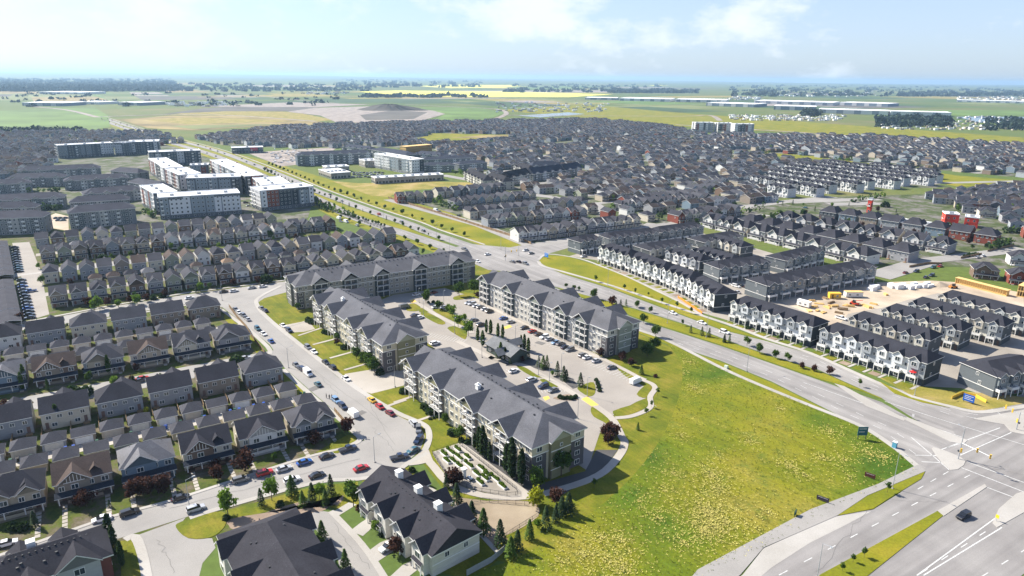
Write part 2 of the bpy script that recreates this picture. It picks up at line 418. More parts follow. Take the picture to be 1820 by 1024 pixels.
def sheet(name, pts, z, mat, kind='structure'):
    z = zj(z)
    mb = MB(); mb.poly([(p.x, p.y, z) for p in ccw(pts)]); return struct(name, mb, mat, kind)
def slab(name, pts, z, mat, kind='structure', rim=None):
    z = zj(z)
    mb = MB(); mb.prism([(p.x, p.y) for p in ccw(pts)], -0.1, z); o = struct(name, mb, mat, kind)
    return o
def offset(p, d):
    out = []
    for i in range(len(p)):
        t = (p[min(i + 1, len(p) - 1)] - p[max(i - 1, 0)]); t.z = 0; t.normalize()
        out.append(p[i] + Vector((t.y, -t.x, 0)) * d)      # to the right of travel
    return out
def strip_pts(p, w): return offset(p, -w / 2) + offset(p, w / 2)[::-1]
def quads_strip(mb, p, w, z, m=0):
    a, b = offset(p, -w / 2), offset(p, w / 2)
    for i in range(len(p) - 1):
        mb.poly([(b[i].x, b[i].y, z), (b[i + 1].x, b[i + 1].y, z), (a[i + 1].x, a[i + 1].y, z), (a[i].x, a[i].y, z)], m)
def strip(name, p, w, z, mat, kind='structure', thick=True):
    z = zj(z)
    mb = MB(); quads_strip(mb, p, w, z)
    if thick:
        for q, s in ((offset(p, -w / 2), 1), (offset(p, w / 2), -1)):
            for i in range(len(q) - 1):
                f = [(q[i].x, q[i].y, z), (q[i + 1].x, q[i + 1].y, z), (q[i + 1].x, q[i + 1].y, -0.1), (q[i].x, q[i].y, -0.1)]
                mb.poly(f if s < 0 else f[::-1])
    return struct(name, mb, mat, kind)
def along(p, step, start=0.0):
    """points and directions every `step` m along polyline p"""
    out = []; acc = 0.0; nxt = start
    for i in range(len(p) - 1):
        d = p[i + 1] - p[i]; L = d.length
        if L < 1e-6: continue
        while nxt <= acc + L:
            out.append((p[i] + d * ((nxt - acc) / L), d / L)); nxt += step
        acc += L
    return out
def dashes(p, dash, gap, w, z, mat='road_paint', name='lane_marking'):
    mb = MB()
    for q, d in along(p, dash + gap):
        n = Vector((d.y, -d.x, 0)) * w / 2; e = q + d * dash
        mb.poly([(*(q + n).xy, z), (*(e + n).xy, z), (*(e - n).xy, z), (*(q - n).xy, z)])
    if mb.f:
        o = struct(name, mb, mat); return o

def resample(p, n):
    d = [0.0]
    for i in range(len(p) - 1): d.append(d[-1] + (p[i + 1] - p[i]).length)
    out = []
    for k in range(n):
        t = d[-1] * k / (n - 1); i = 0
        while i < len(p) - 2 and d[i + 1] < t: i += 1
        out.append(p[i] + (p[i + 1] - p[i]) * ((t - d[i]) / max(1e-6, d[i + 1] - d[i])))
    return out
def ribbon(name, a, b, z, mat, n=24, side=True):
    a, b = resample(a, n), resample(b, n); m = MB()
    for i in range(n - 1):
        q = [(a[i].x, a[i].y, z), (a[i + 1].x, a[i + 1].y, z), (b[i + 1].x, b[i + 1].y, z), (b[i].x, b[i].y, z)]
        if (Vector(q[1]) - Vector(q[0])).cross(Vector(q[2]) - Vector(q[0])).z < 0: q = q[::-1]
        m.poly(q)
        if side:
            for c in (a, b): m.poly([(c[i].x, c[i].y, z), (c[i + 1].x, c[i + 1].y, z), (c[i + 1].x, c[i + 1].y, -.05), (c[i].x, c[i].y, -.05)])
    return struct(name, m, mat)
# land out to the horizon: polar sheet, near rings small; far rings roll gently
mb = MB(); NS = 72
rad = [0, 60, 120, 200, 300, 420, 560, 740, 960, 1250, 1600, 2100, 2800, 3700, 5000, 6800, 9000, 12000, 16000, 21000, 27000, 34000]
for r in rad:
    for k in range(NS):
        a = 2 * math.pi * k / NS; z = 0.0
        if r > 11000:
            z = (r - 11000) / 23000 * (34 + 26 * math.sin(a * 3.0 + 0.6) + 14 * math.sin(a * 11 + r * 0.0007)) + (20 * max(0, math.cos(a - RAD(128))) ** 3 * (r - 11000) / 9000)
        mb.v.append((r * math.cos(a), 60 + r * math.sin(a), z))
for i in range(len(rad) - 1):
    for k in range(NS):
        j = (k + 1) % NS
        if i == 0: mb.f.append((k, NS + k, NS + j))
        else: mb.f.append((i * NS + k, (i + 1) * NS + k, (i + 1) * NS + j, i * NS + j))
        mb.m.append(0)
struct('land', mb, 'land')

# --- housing-estate ground (worn yards) under the house rows
yards = [W(-250, -300), W(-250, -60), W(-160, -148), W(10, -160), W(10, -60), W(180, -70), W(230, -300)]
sheet('yard_ground', px([(-700, 1200), (-60, 1090), (260, 1050), (640, 800), (395, 548), (520, 520), (730, 470), (540, 395), (40, 400), (-60, 420), (-700, 560)]), 0.008, 'yard' if 'yard' in MAT else 'lawn')
# --- apartment complex lawns
sheet('complex_lawn', px([(900, 1000), (840, 985), (800, 885), (740, 810), (700, 737), (440, 535), (500, 505), (860, 470), (905, 484), (1142, 596), (1195, 618), (1215, 650), (1210, 700), (1182, 772), (1132, 842), (1062, 907), (982, 962)]), 0.012, 'lawn')
meadow = px([(1172, 604), (1280, 652), (1342, 681), (1529, 758), (1590, 796), (1618, 818), (1632, 836), (1560, 868), (1400, 950), (1225, 1040), (1200, 1090), (640, 1090), (800, 1035), (880, 1005)]) + smooth(px([(900, 1000), (980, 960), (1060, 905), (1130, 840), (1180, 770), (1208, 700), (1212, 650), (1195, 622), (1180, 608)]), 4)
sheet('vacant_field', meadow, 0.016, 'meadow')
# --- boulevard
S_near = px([(905, 480), (960, 503), (1050, 548), (1142, 593), (1191, 612), (1280, 641), (1371, 678), (1498, 742), (1545, 763), (1590, 795), (1625, 822), (1643, 842)])
S_far = px([(925, 470), (950, 495), (1000, 517), (1142, 571), (1280, 615), (1350, 639), (1456, 676), (1567, 715), (1690, 785)])
sheet('boulevard_southbound', S_near + S_far[::-1], 0.03, 'main_asphalt')
N_near = px([(900, 450), (980, 508), (1130, 549), (1226, 579), (1317, 614), (1378, 635), (1456, 658), (1500, 678), (1567, 708), (1690, 786)])
N_far = px([(985, 445), (955, 460), (960, 470), (1000, 487), (1090, 515), (1191, 553), (1280, 586), (1364, 607), (1456, 634), (1562, 680), (1690, 722), (1737, 730), (1770, 745)])
sheet('boulevard_northbound', N_near + N_far[::-1], 0.034, 'main_asphalt')
sheet('intersection', px([(800, 441), (838, 434), (905, 440), (945, 433), (1015, 424), (1020, 438), (968, 453), (957, 465), (1000, 492), (960, 506), (905, 483), (868, 480), (845, 470), (820, 456)]), 0.038, 'main_asphalt')
_u1, _v1 = UV(G(1770, 722))
sheet('cross_road', px([(1240, 1075), (1320, 1022), (1357, 975), (1482, 918), (1552, 906), (1600, 876), (1640, 842), (1660, 800), (1700, 780), (1690, 752), (1737, 729), (1770, 722)]) + [W(_u1, _v1 + 220), W(_u1 - 46, _v1 + 220), W(_u1 - 46, _v1 + 30), W(_u1 - 46, _v1 - 40), W(_u1 - 46, _v1 - 140)], 0.042, 'cross_asphalt')
sheet('bus_bay', px([(1290, 1042), (1320, 1022), (1357, 975), (1482, 919), (1549, 909), (1500, 935), (1440, 965), (1370, 1010), (1330, 1045)]), 0.06, 'kerb_concrete')
slab('corner_path', px([(1625, 829), (1634, 826), (1645, 838), (1542, 881), (1488, 917), (1357, 974), (1316, 1022), (1270, 1060), (1190, 1075), (1240, 1013), (1440, 906), (1560, 861)]), 0.13, 'asphalt')
slab('corner_verge', px([(1644, 839), (1637, 852), (1576, 889), (1552, 905), (1489, 917), (1542, 882)]), 0.15, 'verge')
slab('cross_road_median', px([(1666, 909), (1676, 917), (1542, 1024), (1480, 1075), (1400, 1075), (1458, 1022)]), 0.15, 'verge')
slab('median_nose', px([(1750, 861), (1754, 866), (1677, 918), (1667, 908)]), 0.14, 'kerb_concrete')
slab('traffic_island', smooth(px([(1656, 798), (1678, 801), (1716, 820), (1690, 836)]), 3, True), 0.14, 'kerb_concrete')
slab('traffic_island', px([(1729, 745), (1860, 722), (1860, 780), (1815, 772), (1797, 768), (1785, 755)]), 0.14, 'kerb_concrete')
slab('traffic_island', px([(1764, 930), (1772, 938), (1840, 900), (1840, 868), (1806, 878), (1775, 905)]), 0.14, 'kerb_concrete')
slab('boulevard_median_nose', px([(1606, 745), (1612, 742), (1720, 783), (1712, 790), (1690, 786)]), 0.14, 'kerb_concrete')
# medians and verges
med_a = px([(990, 511), (1130, 551), (1226, 581), (1317, 616), (1378, 637), (1456, 660), (1500, 680), (1567, 708)])
med_b = px([(1000, 516), (1142, 569), (1280, 613), (1350, 637), (1456, 674), (1530, 695), (1567, 709)])
ribbon('boulevard_median', med_a, med_b, 0.15, 'verge')
slab('strip_median', px([(1475, 676), (1490, 681), (1610, 745), (1606, 748), (1540, 722)]), 0.06, 'kerb_concrete')
# near side of the boulevard: verge, path
strip('boulevard_path', smooth(px([(905, 486), (1000, 527), (1090, 571), (1180, 603), (1280, 653), (1342, 681), (1440, 721), (1529, 757), (1585, 792), (1622, 822), (1636, 834)]), 4), 1.9, 0.13, 'kerb_concrete')
ribbon('boulevard_verge', px([(1000, 523), (1142, 595), (1191, 614), (1280, 643), (1371, 680), (1498, 744), (1529, 758)]), px([(1000, 527), (1090, 571), (1180, 603), (1280, 653), (1342, 681), (1440, 721), (1529, 759)]), 0.06, 'verge')
# triangle field between boulevard and the white townhouses
sheet('triangle_field', px([(957, 462), (975, 453), (1010, 456), (1070, 475), (1110, 490), (1160, 513), (1215, 540), (1254, 566), (1240, 560), (1191, 551), (1090, 513), (1000, 486), (962, 471)]), 0.02, 'verge')
strip('field_path', smooth(px([(957, 465), (965, 473), (1000, 483), (1090, 509), (1170, 536), (1247, 561), (1310, 582), (1364, 603), (1440, 628), (1540, 672), (1620, 705), (1690, 723), (1740, 733), (1800, 726), (1850, 718)]), 4), 2.2, 0.13, 'kerb_concrete')
strip('field_edge_path', smooth(px([(957, 462), (975, 452), (1030, 460), (1070, 474), (1115, 492), (1165, 516), (1210, 538), (1250, 562)]), 4), 1.6, 0.13, 'kerb_concrete')
slab('townhouse_verge', px([(1191, 551), (1247, 563), (1300, 583), (1362, 605), (1280, 585)]), 0.06, 'verge')
slab('corner_verge', px([(1562, 678), (1620, 707), (1688, 725), (1640, 716), (1590, 700)]), 0.15, 'verge')
slab('corner_mulch', px([(1560, 670), (1660, 692), (1760, 700), (1820, 706), (1850, 712), (1740, 731), (1690, 721), (1620, 703)]), 0.05, 'dry_grass')
# boulevard beyond the intersection
fN = smooth(px([(838, 439), (759, 412), (726, 398), (656, 374), (559, 338), (500, 312), (430, 284), (372, 264), (300, 246), (250, 231), (205, 217), (180, 208)]), 3)
fS = smooth(px([(829, 452), (785, 437), (715, 414), (626, 385), (563, 354), (500, 328), (425, 294), (365, 271), (290, 250), (240, 234), (197, 219), (174, 209)]), 3)
strip('boulevard_far_northbound', fN, 10.5, 0.05, 'main_asphalt', thick=False)
strip('boulevard_far_southbound', fS, 11.5, 0.055, 'main_asphalt', thick=False)
sheet('green_strip', px([(900, 443), (945, 436), (900, 416), (800, 378), (700, 350), (620, 330), (540, 305), (470, 285), (400, 268), (300, 240), (280, 238), (400, 275), (480, 300), (560, 330), (660, 365), (740, 393), (800, 414), (850, 435)]), 0.02, 'verge')
sheet('far_median', offset(fN, -6.2)[3:] + offset(fS, 6.2)[3:][::-1], 0.04, 'verge')
strip('boulevard_far_path', offset(fN, 11.0), 2.0, 0.12, 'kerb_concrete', thick=False)
sheet('far_verge', offset(fS, -6.5) + offset(fS, -14)[::-1], 0.03, 'verge')
# estate streets
side_street = px([(395, 546), (480, 613), (506, 654), (558, 700), (600, 735), (640, 775), (648, 783), (600, 800), (552, 813), (440, 848), (363, 872), (308, 891), (197, 921), (90, 958), (-60, 1010), (-60, 1046), (90, 992), (212, 957), (335, 918), (391, 900), (560, 854), (635, 849), (700, 838), (726, 819), (747, 800), (755, 776), (748, 760), (730, 750), (700, 736), (600, 670), (480, 573), (455, 540), (470, 530), (545, 510), (540, 496), (420, 512), (330, 524), (200, 545), (0, 583), (-60, 594), (-60, 606), (0, 594), (200, 562), (330, 541)])
sheet('estate_street', side_street, 0.032, 'asphalt')
sheet('estate_street', [W(-90, -330), W(-103, -330), W(-103, -157), W(-90, -160)], 0.033, 'asphalt')
sheet('estate_street', [W(91, -260), W(103, -260), W(103, -60), W(91, -60)], 0.033, 'asphalt')
sheet('back_lane', [W(-142.6, -330), W(-142.6, -158), W(-138.4, -158.5), W(-138.4, -330)], 0.03, 'concrete')
sheet('back_lane', [W(-56, -330), W(-56, -165), W(-49.6, -165), W(-49.6, -330)], 0.03, 'concrete')
sheet('back_lane', [W(42, -245), W(42, -40), W(49, -40), W(49, -245)], 0.03, 'gravel')
sheet('back_lane', [W(140, -250), W(140, -150), W(147, -150), W(147, -250)], 0.03, 'gravel')
kl = crop(0, 380, 3.94)
sheet('car_park_lane', [kl(85, 205), kl(205, 198), kl(285, 400), kl(345, 705), kl(210, 745), kl(150, 445)], 0.03, 'parking_asphalt')
strip('car_park_walk', [kl(-40, 445), kl(60, 440), kl(290, 412)], 3.0, 0.06, 'kerb_concrete', thick=False)
# sidewalks along the estate street
strip('sidewalk', smooth(px([(500, 508), (462, 528), (457, 542), (484, 573), (604, 668), (650, 701), (704, 733), (736, 747), (757, 758), (763, 775), (758, 795), (748, 808)]), 4), 2.0, 0.13, 'kerb_concrete')
strip('sidewalk', smooth(px([(393, 550), (440, 585), (476, 617), (480, 630)]), 3), 1.8, 0.13, 'kerb_concrete')
strip('sidewalk', smooth(px([(503, 657), (552, 702), (590, 733), (632, 770), (640, 782), (622, 793)]), 3), 1.9, 0.13, 'kerb_concrete')
strip('sidewalk', smooth(px([(760, 805), (726, 823), (700, 840), (636, 852), (560, 858), (391, 904), (337, 921)]), 3), 1.7, 0.13, 'kerb_concrete')
strip('sidewalk', smooth(px([(620, 795), (552, 811), (440, 846), (308, 889), (197, 919), (90, 956), (-60, 1008)]), 3), 1.2, 0.13, 'kerb_concrete')
strip('sidewalk', px([(-60, 592), (0, 581), (200, 543), (330, 521), (540, 494)]), 1.6, 0.13, 'kerb_concrete')
strip('sidewalk', px([(-60, 609), (0, 597), (200, 565), (330, 543), (393, 549)]), 1.6, 0.13, 'kerb_concrete')
# lawns reaching the kerb by the corner houses
slab('corner_lawn', px([(400, 556), (470, 622), (458, 630), (430, 600), (398, 566)]), 0.08, 'verge')
slab('corner_lawn', px([(503, 662), (556, 706), (535, 708), (507, 690)]), 0.08, 'verge')
slab('corner_lawn', px([(618, 773), (632, 776), (634, 790), (600, 806), (560, 805)]), 0.08, 'lawn')
# complex parking
sheet('car_park', px([(648, 545), (700, 524), (790, 512), (846, 530), (868, 536), (1078, 638), (1110, 668), (1150, 690), (1148, 708), (1132, 714), (1092, 736), (1066, 770), (1052, 812), (1046, 838), (1010, 815), (870, 660), (775, 622), (735, 590)]), 0.03, 'parking_asphalt')
for q in ([(496, 580), (548, 570), (560, 585), (540, 590), (505, 592)], [(612, 665), (690, 652), (735, 650), (770, 640), (760, 672), (715, 686), (660, 700), (630, 690)]):
    sheet('driveway', px(q), 0.036, 'concrete')
k7 = crop(700, 480, 5.6875); k8 = crop(860, 600, 5.6875)
strip('complex_walk', smooth([k7(165, 300), k7(260, 350), k7(420, 450), k7(600, 545), k7(760, 612), k7(790, 640)], 3), 2.4, 0.13, 'concrete')
strip('complex_walk', smooth([k7(640, 720), k7(800, 800), k7(1010, 900), k8(60, 195), k8(250, 250), k8(430, 292), k8(560, 370), k8(760, 480), k8(940, 590), k8(1130, 695), k8(1290, 815), k8(1360, 930), k8(1395, 1010), G(1110, 786), G(1104, 805), G(1076, 837), G(1037, 857), G(978, 875), G(938, 883), G(879, 884), G(824, 872), G(794, 856), G(771, 830), G(755, 812)], 3), 2.5, 0.135, 'concrete')
slab('complex_walk', px([(724, 822), (748, 804), (762, 800), (772, 825), (762, 822), (745, 826), (728, 828)]), 0.128, 'concrete')
strip('garden_walk', [G(817, 790), G(940, 882)], 2.2, 0.13, 'concrete')
strip('garden_walk', [G(770, 806), G(817, 790)], 1.3, 0.13, 'concrete')
strip('garden_walk', smooth([k8(1330, 815), k8(1480, 800), k8(1630, 745), k8(1690, 690), k8(1680, 600), k8(1730, 520), k8(1700, 470), k8(1600, 430)], 3), 2.0, 0.13, 'concrete')
strip('frontage_walk', smooth([k7(800, 290), k7(1100, 440), k7(1330, 550), k7(1810, 790), k8(880, 95), k8(1230, 230), k8(1560, 400), k8(1640, 430)], 2), 2.0, 0.13, 'concrete')
sheet('crosswalk_paint', [k8(985, 625), k8(1045, 600), k8(1160, 685), k8(1090, 700)], 0.14, 'yellow_paint')
sheet('crosswalk_paint', [k8(595, 605), k8(650, 590), k8(668, 615), k8(620, 640)], 0.05, 'yellow_paint')
sheet('crosswalk_paint', [k7(160, 310), k7(200, 295), k7(230, 325), k7(180, 335)], 0.145, 'yellow_paint')
sheet('crosswalk_paint', [k7(1100, 580), k7(1170, 555), k7(1195, 575), k7(1130, 600)], 0.05, 'yellow_paint')
for i, q in enumerate(([(145, 350), (230, 342), (268, 375), (245, 415), (130, 412)], [(262, 395), (295, 388), (365, 425), (262, 428)], [(270, 445), (350, 435), (520, 530), (450, 548)], [(540, 590), (640, 570), (735, 620), (730, 690), (690, 690)], [(598, 285), (640, 262), (800, 232), (815, 270), (640, 305)], [(390, 405), (500, 400), (640, 470), (760, 570), (690, 560), (560, 500)])):
    slab('island_lawn', smooth([k7(*a) for a in q], 3, True), 0.1, 'lawn')
for q in ([(335, 300), (420, 292), (600, 395), (560, 405), (480, 390)], [(565, 432), (640, 425), (750, 490), (690, 505)], [(945, 520), (1000, 480), (1110, 455), (1125, 560), (1060, 595)], [(1080, 730), (1110, 705), (1230, 790), (1310, 900), (1340, 1000), (1250, 880), (1110, 800)], [(1305, 745), (1600, 655), (1660, 640), (1650, 700), (1560, 750), (1400, 800)], [(1545, 575), (1640, 480), (1690, 500), (1645, 610)]):
    slab('island_lawn', smooth([k8(*a) for a in q], 3, True), 0.1, 'lawn')
slab('planting_bed', [k8(700, 400), k8(800, 440), k8(900, 520), k8(960, 500), k8(900, 420), k8(760, 380)], 0.09, 'mulch')
slab('planting_bed', [k8(130, 215), k8(250, 290), k8(430, 280), k8(600, 340), k8(690, 320), k8(600, 270), k8(420, 190), k8(160, 160)], 0.09, 'mulch')
slab('planting_bed', smooth([k8(700, 618), k8(770, 590), k8(860, 575), k8(950, 610), k8(960, 630), k8(850, 640)], 3, True), 0.09, 'brown_mulch')
kg = crop(700, 680, 4.656)
slab('mulch_and_shadow', [kg(560, 520), kg(640, 515), kg(1140, 850), kg(1250, 930), kg(1100, 935)], 0.07, 'mulch')
slab('mulch_and_shadow', px([(935, 868), (1000, 880), (1075, 832), (1098, 800), (1060, 800), (1040, 838), (960, 860)]), 0.07, 'mulch')  # dark ground sheet, mostly the building's shadow painted in mulch colour
slab('garden_gravel', [kg(322, 592), kg(548, 520), kg(1085, 935), kg(950, 945), kg(700, 900), kg(540, 850), kg(430, 765)], 0.1, 'gravel')
kt = crop(380, 780, 3.138)
sheet('bare_patch', smooth([kt(1330, 330), kt(1520, 345), kt(1770, 350), kt(1812, 430), kt(1640, 535), kt(1580, 520), kt(1470, 430)], 3, True), 0.024, 'dry_dirt')
sheet('bare_patch', [kt(1290, 300), kt(1400, 350), kt(1640, 560), kt(1560, 600), kt(1420, 480)], 0.022, 'brown_mulch')
# street in front of lawns: paths to the apartment doors
for a, b in (((506, 582), (548, 570)), ((530, 597), (572, 583)), ((556, 613), (606, 600)), ((586, 637), (640, 622)), ((612, 658), (668, 642)), ((686, 723), (722, 711)), ((737, 750), (772, 738)), ((700, 716), (733, 705))):
    strip('door_path', px([a, b]), 1.3, 0.11, 'concrete')
# townhouse courts at the bottom
sheet('court_drive', px([(243, 952), (258, 995), (272, 1040), (350, 1040), (360, 1001), (383, 974), (377, 957), (338, 957), (316, 938), (330, 920)]), 0.034, 'asphalt')
strip('sidewalk', smooth(px([(222, 960), (240, 955), (253, 985), (262, 1030)]), 3), 2.2, 0.13, 'kerb_concrete')
slab('court_lawn', smooth(px([(313, 938), (322, 928), (372, 912), (400, 912), (400, 935), (376, 955), (335, 957)]), 3, True), 0.12, 'lawn')
slab('court_lawn', px([(214, 962), (236, 960), (246, 985), (256, 1040), (216, 1040)]), 0.1, 'lawn')
sheet('street_verge', px([(400, 908), (560, 864), (636, 856), (640, 900), (600, 905), (540, 890), (420, 925)]), 0.02, 'lawn')
sheet('planting_mulch', smooth(px([(400, 925), (470, 912), (540, 890), (600, 898), (610, 880), (580, 905), (520, 930), (440, 950)]), 2, True), 0.03, 'brown_mulch')
sheet('court_drive', smooth(px([(548, 915), (590, 911), (622, 946), (655, 985), (690, 1040), (610, 1040), (600, 990), (560, 940)]), 3, True), 0.034, 'asphalt')
for q in ([(590, 911), (620, 893), (634, 897), (600, 918)], [(622, 944), (640, 930), (668, 912), (684, 918), (645, 953)], [(650, 983), (675, 965), (705, 952), (722, 965), (672, 998)], [(688, 1030), (715, 1005), (745, 990), (752, 1005), (708, 1040)]):
    sheet('driveway', px(q), 0.04, 'kerb_concrete')
strip('court_kerb', smooth(px([(588, 909), (622, 944), (655, 983), (695, 1045)]), 3), 1.6, 0.1, 'kerb_concrete')
sheet('back_garden', px([(640, 850), (730, 830), (760, 870), (830, 900), (880, 960), (900, 985), (840, 1030), (740, 1010)]), 0.018, 'lawn')
strip('garden_walk', px([(760, 866), (800, 890), (836, 930), (888, 986)]), 1.2, 0.1, 'kerb_concrete')
# ---- lane markings
dashes(offset(S_near, -3.7)[2:-1], 3, 5, 0.16, 0.05); dashes(offset(S_near, -7.3)[3:-2], 3, 5, 0.16, 0.05)
dashes(offset(N_far, 3.9)[3:], 3, 5, 0.16, 0.05)
dashes(offset(N_far, 7.3)[5:], 3, 5, 0.16, 0.05)
dashes(fN, 3, 5, 0.18, 0.07); dashes(fS, 3, 5, 0.18, 0.07)
k5 = crop(1240, 680, 2.978)
for a, b, c, d in (((430, 1020), (1460, 480), 3, 6), ((1180, 1010), (1727, 660), 3, 6), ((1500, 1030), (1790, 850), 3, 6), ((1340, 1060), (1400, 1010), 3, 6), ((1165, 565), (1330, 470), 3, 4)):
    dashes([k5(*a), k5(*b)], c, d, 0.22, 0.06)
for pts in ([(1160, 1022), (1580, 715)], [(1195, 1022), (1610, 768)], [(1380, 445), (1727, 580)], [(1425, 420), (1727, 530)], [(1530, 555), (1690, 615)],
            [(1290, 355), (1600, 240)], [(1390, 385), (1660, 265)], [(1320, 345), (1400, 320)], [(1150, 385), (1290, 388)], [(1185, 420), (1310, 425)], [(1530, 125), (1640, 190)], [(1600, 120), (1700, 170)],
            [(560, 0), (900, 120), (1400, 290)], [(990, 100), (1330, 210), (1727, 330)], [(1130, 290), (1330, 462)]):
    dashes([k5(*pts[0])] + [k5(*p) for p in pts[1:]], (k5(*pts[0]) - k5(*pts[-1])).length, 999, 0.28, 0.062) if len(pts) == 2 else strip('lane_line', [k5(*p) for p in pts], 0.22, 0.06, 'road_paint', thick=False)
# parking stall lines
def stalls(a, b, n, depth, ang):
    mb = MB(); d = (b - a) / n; t = d.normalized(); nn = Vector((t.y, -t.x, 0)) * depth
    for i in range(n + 1):
        q = a + d * i
        mb.poly([(*(q - t * .06).xy, .05), (*(q + t * .06).xy, .05), (*(q + t * .06 + nn).xy, .05), (*(q - t * .06 + nn).xy, .05)])
    struct('stall_marking', mb, 'road_paint')
stalls(k8(1100, 225), k8(1560, 410), 14, 5.2, 0); stalls(k7(1250, 560), k7(1810, 815), 20, 5.2, 0)
stalls(k8(1640, 640), k8(1310, 745), 13, -5.2, 0); stalls(k8(200, 330), k8(330, 300), 5, 5, 0); stalls(k7(390, 640), k7(740, 700), 12, 5, 0)
stalls(k8(560, 560), k8(850, 545), 9, -5, 0)

k9_ = crop(0, 220, 5.6875)
sheet('sandy_lot', [k9_(440, 965), k9_(560, 905), k9_(690, 935), k9_(695, 1085), k9_(470, 1045)], .05, 'bare_earth')

plain('patch_asphalt', (.15, .143, .136), .9, .15, 2)
# sealed cracks and patches in the asphalt
rc = random.Random(8)
for a, b in ((k5(1415, 418), k5(1727, 492)), (k5(900, 670), k5(640, 1010)), (G(300, 905), G(640, 815)), (G(470, 590), G(690, 760)), (G(560, 660), G(600, 700)), (G(280, 960), G(310, 1020)), (G(590, 930), G(655, 1010)), (G(1150, 585), G(1340, 650)), (k5(1010, 620), k5(1330, 635)), (G(660, 760), G(700, 800)), (G(640, 690), G(700, 790))):
    n = 14; q = [a + (b - a) * (i / n) + Vector((rc.uniform(-.6, .6), rc.uniform(-.6, .6), 0)) for i in range(n + 1)]
    strip('crack_seal', q, .09, .066, 'patch_asphalt', thick=False)

for x, y, w, h in ((560, 690, 3, 5), (640, 735, 2.5, 4), (480, 850, 3, 2.4), (960, 610, 4, 3), (1040, 690, 3, 5)):
    p = G(x, y); a = -RAD(36); ca_, sa_ = math.cos(a), math.sin(a)
    sheet('road_patch', [p + Vector((u * ca_ - v * sa_, u * sa_ + v * ca_, 0)) for u, v in ((-w / 2, -h / 2), (w / 2, -h / 2), (w / 2, h / 2), (-w / 2, h / 2))], .068, 'patch_asphalt')
# ------------------------------------------------------------------ building parts
_mc = {}
def cached(key, fn):
    if key not in _mc: _mc[key] = fn()
    return _mc[key]
def boxmesh(x0, x1, y0, y1, z0, z1, mat, name='panel'):
    k = ('b', round(x1 - x0, 3), round(y1 - y0, 3), round(z1 - z0, 3), mat)
    def f():
        m = MB(); m.box(0, x1 - x0, 0, y1 - y0, 0, z1 - z0); return m.mesh(name, mat)
    return cached(k, f), T((x0, y0, z0))
def bx(nm, x0, x1, y0, y1, z0, z1, mat, ck=None, ch=None):
    me, M = boxmesh(x0, x1, y0, y1, z0, z1, mat, nm); return (nm, me, M, ck, ch)
def win(x, y, z, w=1.3, h=1.3, face=0, frame='trim', mull=True):
    def fr():
        m = MB(); m.box(-w / 2 - .12, w / 2 + .12, -.09, .05, -.12, h + .12); return m.mesh('window_frame', frame)
    def pn():
        m = MB()
        cols = [(-w / 2, -.06), (.06, w / 2)] if (mull and w > .8) else [(-w / 2, w / 2)]
        for a, b in cols: m.poly([(a, -.105, 0), (b, -.105, 0), (b, -.105, h), (a, -.105, h)])
        return m.mesh('window_pane', 'window_glass')
    return ('window', cached(('wf', w, h, frame), fr), TR(x, y, z, face * math.pi / 2), None,
            [('pane', cached(('wp', w, h, mull), pn), Matrix(), None)])
def door(x, y, z, face=0, w=.95, h=2.1, mat='plain_colour', ck='door'):
    def f():
        m = MB(); m.box(-w / 2, w / 2, -.07, .04, 0, h); return m.mesh('door', mat)
    return ('door', cached(('dr', w, h, mat), f), TR(x, y, z, face * math.pi / 2), ck)
def glassdoor(x, y, z, face=0, w=1.8, h=2.1):
    def f():
        m = MB(); m.box(-w / 2, w / 2, -.06, .04, 0, h); return m.mesh('balcony_door', 'window_glass')
    return ('balcony_door', cached(('gd', w, h), f), TR(x, y, z, face * math.pi / 2), None)
def mbpart(nm, key, fn, mats, ck=None, M=None, ch=None):
    def f():
        m = MB(); fn(m); return m.mesh(nm, mats)
    return (nm, cached(key, f), M or Matrix(), ck, ch)

